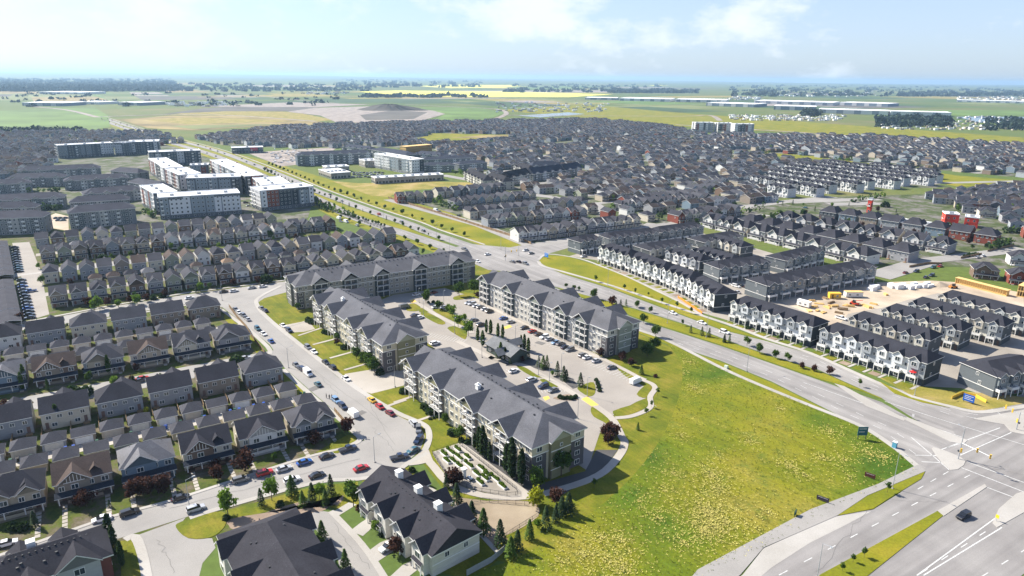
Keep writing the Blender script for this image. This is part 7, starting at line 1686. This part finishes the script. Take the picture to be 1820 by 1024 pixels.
spawn('utility_box', [bx('cabinet', -.7, .7, -.5, .5, .1, 1.2, 'plain_colour', 'c'), bx('plinth', -.85, .85, -.65, .65, 0, .1, 'kerb_concrete')], c14(60, 880), aN, dict(c=(.45, .52, .42)), 'pale green utility box on the verge beside the long path', 'utility box')
for i, p in enumerate((k5(1580, 735), k5(1137, 195))): spawn('bollard_sign', [mbpart('post', 'bp', lambda m: m.cyl(0, 0, 0, 1.0, .05, .05, 6), 'pole_metal'), bx('plate', -.4, .4, -.03, .03, 1.0, 2.0, 'plain_colour', 'c')], p, aX + 1.5, dict(c=(.75, .55, .03) if i == 0 else (.4, .4, .4)), ('yellow keep-right marker on the island nose at lower right', 'small grey marker on the boulevard median nose')[i], 'sign')
# raised-bed garden
ga = kg(548, 520); gb = kg(1085, 935); aG = math.atan2((gb - ga).y, (gb - ga).x)
beds = [(418, 600), (470, 580), (530, 563), (440, 655), (490, 655), (535, 625), (610, 625), (545, 700), (620, 690), (735, 725), (690, 765), (755, 800), (715, 835), (835, 800), (900, 865), (770, 770)]
cnt = 0
soil = cached('bedplants', lambda: crown_shrub(5, 1.0, .6, 200).mesh('plants', 'leaf_bright'))
for i, (x, y) in enumerate(sorted(beds)):
    L = 4.6 if i % 3 == 2 else 3.4
    e = spawn('raised_garden_bed', [bx('frame', -L / 2, L / 2, -.65, .65, .1, .62, 'trim'), bx('soil', -L / 2 + .12, L / 2 - .12, -.53, .53, .6, .66, 'mulch')] + [('plants', soil, T((-L / 2 + .8 + k * (L - 1.6) / 2, 0, .6)) @ Matrix.Diagonal((.75, .5, .9 if (i + k) % 2 else 1.4, 1)), None) for k in range(3)], kg(x, y), aG, {}, f'planted raised garden bed, {nth(i)} from left in the fenced garden', 'garden bed', 'raised garden beds')
spawn('garden_shelter', [bx('pillar', -.5, .5, -.5, .5, .1, 3.0, 'trim'), bx('cap', -.8, .8, -.8, .8, 3.0, 3.2, 'trim')], kg(580, 790), aG, {}, 'white square pillar with cap in the fenced garden', 'pillar')
spawn('picnic_table', [bx('top', -1, 1, -.4, .4, .7, .78, 'trim'), bx('bench', -1, 1, -.85, -.6, .42, .48, 'trim'), bx('bench', -1, 1, .6, .85, .42, .48, 'trim'), bx('leg', -.8, -.7, -.8, .8, .1, .69, 'dark_metal'), bx('leg', .7, .8, -.8, .8, .1, .69, 'dark_metal')], kg(630, 805), aG, {}, 'white picnic table beside the garden pillar', 'table')
def fence_line(name, p, step, h, mat, label, rails=(.25, .95), closed=False, panel=None, cat='fence', pw=.09, group=None):
    if closed: p = p + [p[0]]
    e = ob(name, None, loc=(p[0].x, p[0].y, 0), label=label, cat=cat, group=group); o0 = Vector((p[0].x, p[0].y, 0))
    pm = cached(('fpost', h, mat, pw), lambda: (lambda m: (m.box(-pw / 2, pw / 2, -pw / 2, pw / 2, 0, h), m.mesh('post', mat))[1])(MB()))
    for q, d in along(p, step): ob('post', pm, parent=e, loc=q - o0)
    for i in range(len(p) - 1):
        d = p[i + 1] - p[i]; L = d.length; a = math.atan2(d.y, d.x)
        if panel: 
            m = MB(); m.box(0, L, -.04, .04, .08, h * .95); ob('panel', m.mesh('panel', panel), parent=e, loc=p[i] - o0, rz=a)
        else:
            for z in rails:
                m = MB(); m.box(0, L, -.025, .025, h * z - .03, h * z + .03); ob('rail', m.mesh('rail', mat), parent=e, loc=p[i] - o0, rz=a)
            m = MB(); n = int(L / .3)
            for k in range(n): m.box(k * .3, k * .3 + .025, -.012, .012, h * rails[0], h * rails[-1])
            if n: o = ob('pickets', m.mesh('pickets', mat), parent=e, loc=p[i] - o0, rz=a, kind='stuff')
    return e
fence_line('garden_fence', [kg(322, 592), kg(430, 765), kg(540, 850), kg(700, 903), kg(950, 942), kg(1020, 935), kg(1018, 895), kg(545, 518)], 2.4, 1.3, 'dark_metal', 'thin black metal fence round the raised-bed garden', closed=True)
fence_line('yard_fence', [kt(1440, 360), kt(1500, 350), kt(1760, 372)], 2.4, 1.3, 'dark_metal', 'thin black fence at the top of the bare patch')
fence_line('yard_fence', [kt(1812, 432), kt(1640, 540), kt(1560, 600)], 2.4, 1.3, 'dark_metal', 'thin black fence at the lower right of the bare patch')
fence_line('garden_wall', [kt(1625, 625), kt(1550, 690), kt(1410, 766)], 2.5, 1.8, 'pole_metal', 'grey board fence ending at the meadow below the townhouses', panel='pole_metal')
fence_line('garden_fence', [ks(100, 95), ks(150, 165), ks(215, 235), ks(245, 290), ks(330, 395)], 2.2, 1.7, 'timber', 'timber fence along the pavement beside the estate corner houses', panel='timber', pw=.14)
fence_line('garden_fence', [ks(785, 775), ks(850, 850)], 2.2, 1.7, 'timber', 'timber fence beside the nearest corner house', panel='timber', pw=.14)
fence_line('boundary_fence', [cM(60, 300), cM(320, 378), cM(660, 482), cM(1000, 592), cM(1300, 685), cM(1500, 765)], 6, 1.9, 'timber', 'long brown fence dividing the green strip from its side street', panel='timber', pw=.3)
fence_line('boundary_fence', [k11(560, 740), k11(800, 830), k11(1050, 920), k11(1250, 985)], 5, 1.8, 'dark_metal', 'dark railing between the narrow houses and the boulevard', pw=.25)
fence_line('site_fence', [c13(1165, 850), c13(1260, 915), c13(1340, 965), c13(1408, 1012)], 2.5, 1.2, 'orange_mesh', 'orange mesh fence at the end of the triangle field', panel='orange_mesh')
fence_line('site_fence', [k5(1345, 88), k5(1400, 62), k5(1470, 78), k5(1525, 108)], 2, 1.3, 'signal_yellow', 'yellow hoarding behind the blue development sign', panel='signal_yellow')
fence_line('estate_fence', [c16(1180, 740), c16(1390, 700)], 2.5, 1.6, 'timber', 'brown fence round the corner house behind the building site', panel='timber', pw=.2)
fence_line('estate_fence', [c16(660, 830), c16(850, 795), c16(990, 800)], 2.5, 1.6, 'timber', 'brown fence beside the parked cars behind the building site', panel='timber', pw=.2)
fence_line('estate_fence', [c16(1450, 670), c16(1720, 610)], 2.5, 1.6, 'timber', 'brown fence at the far street bend', panel='timber', pw=.2)
# carports
def carport(L, n, dep):
    P = []
    for i in range(n):
        P.append(mbpart('roof_section', ('cr', L / n, dep), lambda m: m.gable(0, L / n - .12, -dep / 2, dep / 2, 0, .7, th=.25), ['shingle', 'trim'], 'roof', T((i * L / n, 0, 2.7 + .12 * (i % 2)))))
        for y in (-dep / 2 + .4, dep / 2 - .4): P.append(bx('post', i * L / n + .1, i * L / n + .3, y - .1, y + .1, 0, 2.6, 'trim'))
    P.append(bx('back_wall', 0, L, dep / 2 - .25, dep / 2 - .05, 0, 2.5, 'siding', 'wall'))
    return P
for a, b, n, lab in ((W(86, -262), W(184, -271), 6, 'long grey carport roof at the left edge, farther one'), (W(-4, -254.5), W(76, -262), 4, 'long grey carport roof at the left edge, nearer one')):
    L, rz = axis(a, b); spawn('carport', carport(L, n, 9), a, rz, dict(roof=(.06, .06, .07), wall=BROWN), lab, 'carport')
# wheelie bins
def bin_parts(): return [mbpart('bin_body', 'bb', lambda m: m.prism([(-.3, -.33), (.3, -.33), (.3, .33), (-.3, .33)], .12, 1.0), 'plain_colour', 'c'), bx('lid', -.34, .34, -.4, .36, 1.0, 1.08, 'plain_colour', 'c'), bx('wheel', -.28, .28, .28, .42, 0, .2, 'rubber')]
bl = [(crop(0, 700, 5.6875), q) for q in ((748, 560, 'b'), (668, 575, 'b'), (1540, 380, 'b'), (1680, 355, 'b'), (1230, 460, 'b'), (180, 690, 'k'), (112, 700, 'g'), (365, 655, 'b'), (985, 505, 'g'), (1330, 420, 'g'), (320, 660, 'g'))] + [(kz, q) for q in ((85, 585, 'b'), (478, 485, 'b'), (828, 408, 'b'), (975, 370, 'b'), (1075, 350, 'b'), (738, 425, 'b'), (785, 412, 'g'), (235, 530, 'g'), (1210, 310, 'g'), (1485, 245, 'g'), (455, 480, 'g'), (1450, 250, 'g'))]
bl = sorted(((f(x, y), c) for f, (x, y, c) in bl), key=lambda t: t[0].x); cc = {}
for p, c in bl:
    i = cc.get(c, 0); cc[c] = i + 1; nm = dict(b='blue', g='dark green', k='black')[c]
    spawn('wheelie_bin', bin_parts(), Vector((p.x, p.y, .03)), GRID, dict(c=dict(b=(.012, .06, .30), g=(.01, .06, .04), k=(.02, .02, .02))[c]), f'{nm} wheelie bin, {nth(i)} of its colour from left on the garage lane', 'bin', 'wheelie bins on the lane', scale=1.25)
# concrete aprons and garden paths of the estate
m = MB()
for i in range(6):
    for dx in (1.7, 11.5):
        v = -173.0 - 15.55 * i + dx
        for k in range(6):
            a = W(-173.8 - k * 1.75, v); b = W(-175.2 - k * 1.75, v); quads_strip(m, [a, b], 1.2, .06)
struct('stepping_path', m, 'concrete')
m = MB()
for i in range(13):
    quads_strip(m, [W(-138.6, -169.2 - 7.78 * i + 3.05), W(-137.3, -169.2 - 7.78 * i + 3.05)], 5.2, .05)
struct('garage_apron', m, 'concrete')
# people on the pavement
def person(p, ang, cloth, legs, label):
    J = [(0, 0, .95), (0, 0, 1.2), (0, 0, 1.42), (0, .01, 1.52), (0, .02, 1.66), (.1, 0, .92), (.11, .02, .5), (.12, -.02, .08), (.12, .12, .04), (-.1, 0, .92), (-.11, -.02, .5), (-.12, -.04, .08), (-.12, .1, .04), (.19, 0, 1.40), (.25, .02, 1.12), (.24, .12, .88), (-.19, 0, 1.40), (-.25, .02, 1.12), (-.24, .1, .88)]
    E = [(0, 1), (1, 2), (2, 3), (3, 4), (0, 5), (5, 6), (6, 7), (7, 8), (0, 9), (9, 10), (10, 11), (11, 12), (2, 13), (13, 14), (14, 15), (2, 16), (16, 17), (17, 18)]
    Rr = [.15, .15, .15, .06, .105, .1, .065, .045, .04, .1, .065, .045, .04, .07, .05, .04, .07, .05, .04]
    me = bpy.data.meshes.new('person'); me.from_pydata(J, E, []); me.materials.append(MAT['plain_colour'])
    o = ob('person', me, loc=p, rz=ang, color=cloth, label=label, cat='person', group='people on the pavement')
    md = o.modifiers.new('skin', 'SKIN'); md.use_smooth_shade = True
    for i, rr in enumerate(Rr): me.skin_vertices[0].data[i].radius = (rr, rr * .8)
    me.skin_vertices[0].data[0].use_root = True
    ss = o.modifiers.new('sub', 'SUBSURF'); ss.levels = 1; ss.render_levels = 1
    hm = MB(); hm.cyl(0, .01, 1.68, 1.77, .105, .06, 8); ob('hair', hm.mesh('hair', 'rubber'), parent=o)
    lm = MB()
    for s in (-1, 1): lm.cyl(s * .11, 0, .07, .9, .075, .105, 8, cap=False)
    ob('trousers', lm.mesh('trousers', 'plain_colour'), parent=o, color=legs)
for i, (x, y, c) in enumerate(((732, 687, (.02, .02, .025)), (752, 693, (.05, .06, .09)), (768, 692, (.10, .03, .03)))):
    p = ks(x, y); person(Vector((p.x, p.y, .13)), aS + i, c, (.02, .02, .03), f'person in dark clothes standing on the pavement, {nth(i)} from left of three')
# red parasol on the balcony
L_, rz_ = axis(TH[1][0], TH[1][1]); tt = (TH[1][1] - TH[1][0]).normalized(); pp = TH[1][0] + tt * (L_ - 3.6) + Vector((tt.y, -tt.x, 0)) * 1.3
spawn('parasol', [mbpart('canopy', 'pcn', lambda m: [m.poly([(0, 0, 2.6), (1.3 * math.cos(a * .785), 1.3 * math.sin(a * .785), 2.05), (1.3 * math.cos((a + 1) * .785), 1.3 * math.sin((a + 1) * .785), 2.05)]) for a in range(8)], 'plain_colour', 'c'), mbpart('pole', 'ppl', lambda m: m.cyl(0, 0, 0, 2.6, .03, .03, 6), 'pole_metal')], Vector((pp.x, pp.y, 2.88)), 0, dict(c=(.55, .02, .02)), 'red parasol open on a townhouse balcony near the junction', 'parasol')
# building-site clutter
def pile(p, ang, L, w, h, mat, label, name='lumber_pile', cat='lumber', n=4):
    r = random.Random(int(abs(p.x * 31 + p.y * 7))); P = []
    for k in range(n):
        s = r.uniform(.6, 1); P.append(bx('bundle', -L / 2 * s, L / 2 * s, -w / 2 + k * w / n, -w / 2 + (k + .85) * w / n, 0, h * r.uniform(.5, 1), mat))
    spawn(name, P, Vector((p.x, p.y, .02)), ang, {}, label, cat, 'building-site material')
r = random.Random(31); i = 0
for x, y in [(930, 200), (1000, 230), (1060, 175), (1120, 220), (980, 300), (1040, 320), (1200, 325), (1150, 255), (1270, 245), (1400, 240), (1480, 260), (1550, 235), (950, 260), (1080, 270), (1180, 180), (1670, 140), (1320, 260), (900, 300), (1240, 290)]:
    pile(c14(x, y), r.uniform(0, 3), r.uniform(3, 7), r.uniform(1, 2.4), r.uniform(.4, 1.2), r.choice(['new_timber', 'new_timber', 'new_timber', 'timber']), f'stack of cut lumber, {nth(i)} in order laid about the building site'); i += 1
for j, (x, y) in enumerate([(480, 60), (540, 70), (600, 60), (660, 75), (720, 60), (790, 60), (850, 50), (300, 70), (280, 90)]):
    pile(c15(x, y), .4, 5, 4, 2.6, 'white_roofing', f'white wrapped material bundle, {nth(j)} from left on the building site' if j < 7 else f'white wrapped pallet apart from the others, {nth(j - 7)} of two', 'wrapped_bundle', 'bundle', 2)
spawn('site_shed', [bx('wall', 0, 6, 0, 2.6, .1, 2.9, 'signal_yellow'), bx('roof', -.1, 6.1, -.1, 2.7, 2.9, 3.05, 'signal_yellow'), door(1.5, 0, .2, 0), win(4, 0, 1.2, 1, .8, 0)], c14(1105, 178), aN + .9, dict(door=(.2, .1, .02)), 'yellow site cabin on the building site', 'cabin')
spawn('site_shed', [bx('wall', 0, 9, 0, 3, .4, 2.9, 'trim'), bx('roof', -.1, 9.1, -.1, 3.1, 2.9, 3.1, 'new_timber'), win(2, 0, 1.2, 1, .8, 0), win(6, 0, 1.2, 1, .8, 0)], c14(1270, 165), aN + .9, {}, 'long white site cabin with tan roof beside the yellow cabin', 'cabin')
spawn('site_trailer', [bx('body', 0, 6.5, 0, 2.6, .6, 3.2, 'trim'), bx('roof', -.1, 6.6, -.1, 2.7, 3.2, 3.3, 'white_roofing'), win(1.8, 0, 1.5, .8, .7, 0), win(4.5, 0, 1.5, .8, .7, 0), bx('wheel', 2.6, 3.9, -.05, 2.65, .05, .58, 'rubber')], c14(770, 245), aN, {}, 'white site trailer with two small windows behind the townhouses', 'trailer')
for j, (x, y) in enumerate(((1355, 240), (1690, 80))):
    f = c14 if j == 0 else c15; x, y = ((1355, 240), (1100, 70))[j]
    spawn('telehandler', [bx('chassis', -2, 2, -1, 1, .5, 1.3, 'plain_colour', 'c'), bx('cab', -.8, .6, -.9, .1, 1.3, 2.7, 'car_glass'), mbpart('boom', 'tbm', lambda m: m.tube((-1.8, .5, 1.6), (3.6, .5, 3.4), .22, .16, 6), 'plain_colour', 'c')] + [('wheel', _mc['wheel'], T((a, b, .55)) @ Matrix.Scale(1.7, 4), None) for a in (-1.4, 1.4) for b in (-1, 1)], f(x, y), aN + j, dict(c=(.5, .05, .02) if j == 0 else (.55, .2, .03)), ('red lift machine in the middle of the building site', 'orange loader at the back of the building site')[j], 'machine')
spawn('earth_mound', [mbpart('mound', 'mnd', lambda m: [m.poly([(0, 0, 2.2), (7 * math.cos(a * .524), 4.5 * math.sin(a * .524), 0), (7 * math.cos((a + 1) * .524), 4.5 * math.sin((a + 1) * .524), 0)]) for a in range(12)], 'bare_earth')], c15(960, 40), .3, {}, 'low heap of bare soil at the back of the building site', 'soil heap')
# ------------------------------------------------------------------ far landscape
def fpatch(pts, mat, z=.4, name='field'): sheet(name, px(pts), z, mat)
fpatch([(0, 197), (168, 191), (192, 206), (196, 226), (150, 235), (0, 236)], 'crop_green', .3)
fpatch([(214, 213), (300, 206), (420, 206), (560, 215), (592, 221), (470, 224), (340, 232), (262, 228)], 'tan_field', .35)
fpatch([(262, 214), (330, 209), (430, 211), (520, 216), (420, 219), (330, 221)], 'dry_grass', .38)
fpatch([(300, 224), (400, 222), (500, 221), (440, 225), (345, 230)], 'pale_crop', .4)
fpatch([(300, 205), (330, 200), (400, 197), (520, 199), (600, 214), (560, 216), (430, 206)], 'dry_grass', .3)
fpatch([(290, 203), (360, 193), (520, 184), (600, 186), (520, 198), (400, 198)], 'ploughed', .3, 'bare_ground')
fpatch([(510, 199), (560, 192), (700, 188), (770, 197), (792, 203), (740, 217), (600, 219), (570, 206)], 'far_earth', .45, 'bare_ground')
fpatch([(640, 205), (700, 196), (760, 200), (735, 212), (650, 214)], 'ploughed', .5, 'bare_ground')
fpatch([(350, 190), (520, 182), (660, 186), (560, 191)], 'far_earth', .5, 'bare_ground')
fpatch([(637, 163), (700, 161), (910, 163), (1090, 168), (1010, 173), (780, 172), (690, 169)], 'canola', .6)
fpatch([(740, 153), (830, 150), (930, 151), (900, 156), (800, 157)], 'canola', .8)
fpatch([(900, 155), (1000, 153), (1060, 157), (940, 160)], 'crop_green', .8)
fpatch([(1140, 150), (1200, 149), (1210, 152), (1160, 153)], 'canola', .8)
fpatch([(1660, 158), (1750, 157), (1760, 161), (1680, 161)], 'canola', .8)
fpatch([(1500, 152), (1600, 150), (1660, 154), (1540, 155)], 'canola', .9)
fpatch([(730, 192), (840, 190), (900, 200), (860, 215), (760, 218), (790, 204)], 'crop_green', .3)
fpatch([(880, 196), (1040, 186), (1200, 200), (1500, 222), (1820, 245), (1820, 262), (1560, 243), (1240, 228), (1060, 211)], 'verge', .3)
fpatch([(1480, 196), (1820, 196), (1820, 206), (1560, 206)], 'crop_green', .35)
fpatch([(1340, 270), (1440, 277), (1700, 312), (1810, 321), (1790, 331), (1700, 332), (1560, 300), (1440, 288)], 'verge', .12, 'green_strip')
fpatch([(735, 249), (770, 237), (912, 240), (905, 249), (770, 255)], 'verge', .12, 'green_strip')
fpatch([(800, 245), (870, 240), (910, 241), (900, 247)], 'tan_field', .16)
fpatch([(690, 350), (720, 339), (830, 332), (850, 325), (740, 322), (640, 326), (590, 322), (620, 334), (660, 348)], 'dry_grass', .06, 'dry_field')
fpatch([(440, 272), (520, 266), (600, 262), (560, 290), (500, 296)], 'far_earth', .1, 'bare_ground')
fpatch([(1700, 208), (1820, 208), (1820, 220), (1740, 218)], 'pond_water', .5, 'pond')
fpatch([(920, 206), (1010, 200), (1040, 203), (960, 209)], 'pond_water', .5, 'pond')
for q in ([(174, 209), (120, 196), (60, 190)], [(180, 208), (300, 204), (420, 206), (560, 216)], [(860, 218), (900, 203), (880, 194), (800, 190), (720, 186)], [(310, 156), (400, 164), (520, 177), (600, 184)], [(1200, 222), (1500, 241), (1820, 264)], [(900, 205), (1200, 207), (1260, 205), (1280, 215)]):
    strip('far_road', smooth(px(q), 3), 16, .6, 'far_earth', thick=False)
# patchwork of crops and fallow towards the horizon
rf_ = random.Random(17)
for i in range(150):
    x, y = rf_.uniform(-60, 1880), 145 + 50 * rf_.random() ** 1.6
    c = G(x, y)
    if y > 184 and x < 880: continue
    a = GRID + rf_.choice([0, math.pi / 2]) + rf_.uniform(-.05, .05); w, h = rf_.uniform(180, 900), rf_.uniform(90, 420)
    if c.length > 5000: w, h = w * 2.2, h * 2.5
    ca_, sa_ = math.cos(a), math.sin(a)
    sheet('field', [c + Vector((u * ca_ - v * sa_, u * sa_ + v * ca_, 0)) for u, v in ((-w / 2, -h / 2), (w / 2, -h / 2), (w / 2, h / 2), (-w / 2, h / 2))], .05 + .0015 * i, rf_.choice(['crop_green', 'pale_crop', 'dark_crop', 'dark_crop', 'dry_grass', 'ploughed', 'tan_field', 'pale_crop', 'far_earth'] + (['canola'] if y < 158 else [])))
# suburban ground under the far housing
for q in ([(925, 434), (1190, 399), (1290, 374), (1450, 340), (1690, 333), (1560, 300), (1440, 289), (1250, 266), (1060, 213), (700, 219), (480, 228), (345, 247), (420, 262), (560, 262), (700, 262), (790, 290), (850, 322), (870, 345), (700, 352), (870, 400)], [(1250, 266), (1240, 238), (1330, 240), (1560, 243), (1860, 262), (2200, 288), (2200, 355), (1860, 320), (1640, 300), (1440, 279)], [(1480, 350), (1640, 345), (1860, 322), (2300, 360), (2500, 640), (1880, 705), (1860, 480), (1560, 470), (1280, 392), (1290, 374)], [(-360, 262), (-40, 237), (285, 237), (345, 256), (560, 345), (545, 395), (40, 402), (-40, 420), (-500, 500)]):
    sheet('suburb_ground', px(q), .004, 'suburb')
# warehouses
def shed(a, b, dep, H, col, label, i):
    a, b = Vector((a.x, a.y, 0)), Vector((b.x, b.y, 0)); L, rz = axis(a, b); P = [bx('wall', 0, L, 0, dep, 0, H, 'siding', 'w'), bx('roof', -.5, L + .5, -.5, dep + .5, H, H + .8, 'white_roofing')]
    n = max(3, int(L / 45))
    for k in range(n): P.append(bx('wall_panel', (k + .12) * L / n, (k + .5) * L / n, -.6, -.02, 0, H * .96, 'siding', 'd'))
    spawn('warehouse', P, a, rz, col, label, 'warehouse', 'far warehouses')
wc = dict(w=(.62, .62, .6), d=(.22, .25, .29)); wd = dict(w=(.16, .2, .25), d=(.5, .5, .5))
for i, (x0, y0, x1, y1, dep, H, c, lab) in enumerate(((1452, 201, 1578, 205, 120, 13, wc, 'white warehouse nearest in the far industrial belt'), (1582, 205, 1690, 208, 90, 13, dict(w=(.6, .6, .58), d=(.3, .33, .38)), 'white and blue warehouse right of the nearest one'), (1375, 195, 1450, 197, 120, 14, wd, 'dark-fronted warehouse left of the nearest white one'), (1255, 188, 1340, 191, 160, 12, wd, 'low dark warehouse in the middle of the far belt'), (1100, 179, 1190, 181, 220, 12, wc, 'long pale warehouse at the left end of the far belt'), (1200, 181, 1290, 183, 220, 12, wc, 'second long pale warehouse of the far belt'), (1340, 184, 1480, 188, 200, 13, wc, 'broad pale warehouse behind the dark-fronted ones'), (1490, 187, 1578, 190, 160, 13, wd, 'dark-ended warehouse behind the nearest white one'), (1700, 181, 1820, 184, 150, 10, wc, 'pale sheds at the right edge of the far belt'), (1040, 177, 1096, 178, 150, 10, wd, 'dark shed at the far left of the belt'), (40, 188, 112, 189, 120, 10, wd, 'blue-grey shed on the far left plain'), (210, 187, 250, 188, 120, 10, wd, 'small blue-grey shed on the far left plain'), (70, 167, 145, 168, 200, 10, wc, 'white shed near the left horizon'), (130, 185, 175, 186, 100, 8, wc, 'low white shed between the two blue-grey ones'))):
    shed(G(x0, y0), G(x1, y1), dep, H, c, lab, i)
# scattered yards, works and woods towards the horizon
r = random.Random(21); m = MB()
for (x0, x1, y0, y1, n, s) in ((1290, 1500, 205, 215, 160, 9), (880, 1080, 182, 200, 120, 12), (1560, 1820, 208, 232, 200, 9), (1380, 1560, 160, 172, 120, 25), (1700, 1820, 172, 182, 90, 25), (290, 420, 182, 190, 80, 12), (540, 620, 163, 168, 40, 20), (1290, 1350, 172, 178, 60, 20), (480, 560, 266, 290, 120, 3), (1350, 1480, 206, 212, 80, 6)):
    for i in range(n):
        p = G(r.uniform(x0, x1), r.uniform(y0, y1)); a = r.uniform(.4, 1.4) * s; b = r.uniform(.3, .9) * s; m.box(p.x, p.x + a, p.y, p.y + b, 0, r.uniform(.2, .55) * min(s, 14), r.choice([0, 0, 1, 2]))
o = struct('distant_works', m, ['white_roofing', 'wall_grey', 'wall_tan'], 'stuff'); o['label'] = 'far yards, trucks and sheds dotted over the plain'; o['category'] = 'buildings'
m = MB()
def wood(x0, x1, y0, y1, n, R, h):
    for i in range(n):
        p = G(r.uniform(x0, x1), r.uniform(y0, y1)); blob(m, p.x, p.y, R * r.uniform(.6, 1.4), h * r.uniform(.6, 1.3), r, 9, 0)
for q in ((0, 310, 141, 163, 900, 26, 16), (240, 660, 150, 163, 200, 24, 14), (1080, 1240, 161, 166, 160, 22, 14), (1560, 1690, 209, 226, 260, 9, 10), (1430, 1455, 201, 208, 30, 14, 14), (640, 860, 170, 174, 90, 20, 11), (0, 150, 232, 236, 60, 6, 7), (1300, 1820, 152, 172, 260, 30, 16), (900, 1200, 150, 165, 120, 30, 14), (1750, 1820, 212, 232, 90, 9, 9), (600, 860, 141, 156, 120, 40, 16), (0, 600, 163, 190, 90, 14, 8), (1600, 1820, 165, 172, 160, 24, 14)): wood(*q)
o = struct('distant_woodland', m, 'far_wood', 'stuff'); o['label'] = 'dark woodland and hedges towards the horizon'; o['category'] = 'woods'
m = MB(); rr_ = random.Random(3); NR = 40
for k, (q, z) in enumerate(((1, 0), (.75, .35), (.5, .7), (.3, .9), (.1, 1))):
    for i in range(NR):
        a = 2 * math.pi * i / NR; e = 1 + .25 * math.sin(a * 3 + 1) + rr_.uniform(-.08, .08); m.v.append((110 * q * e * math.cos(a), 45 * q * e * math.sin(a), 19 * z * rr_.uniform(.85, 1.1)))
for k in range(4):
    for i in range(NR):
        j = (i + 1) % NR; m.f.append((k * NR + i, k * NR + j, (k + 1) * NR + j, (k + 1) * NR + i)); m.m.append(0)
m.f.append(tuple(4 * NR + i for i in range(NR))); m.m.append(0)
p = G(690, 196); ob('spoil_heap', m.mesh('spoil_heap', 'ploughed'), loc=(p.x, p.y, .5), label='dark spoil heap rising from the far bare earthworks', cat='soil heap')
# ------------------------------------------------------------------ air
m = MB(); m.box(-36000, 36000, -3000, 40000, -2, 176)
hz = bpy.data.materials.new('haze'); hz.use_nodes = True; t = hz.node_tree; t.nodes.clear()
_o = t.nodes.new('ShaderNodeOutputMaterial'); _v = t.nodes.new('ShaderNodeVolumePrincipled')
_v.inputs['Color'].default_value = (.50, .75, 1.0, 1); _v.inputs['Density'].default_value = 6e-5; _v.inputs['Anisotropy'].default_value = .25
t.links.new(_v.outputs[0], _o.inputs['Volume']); MAT['haze'] = hz
o = struct('haze', m, 'haze', 'stuff')
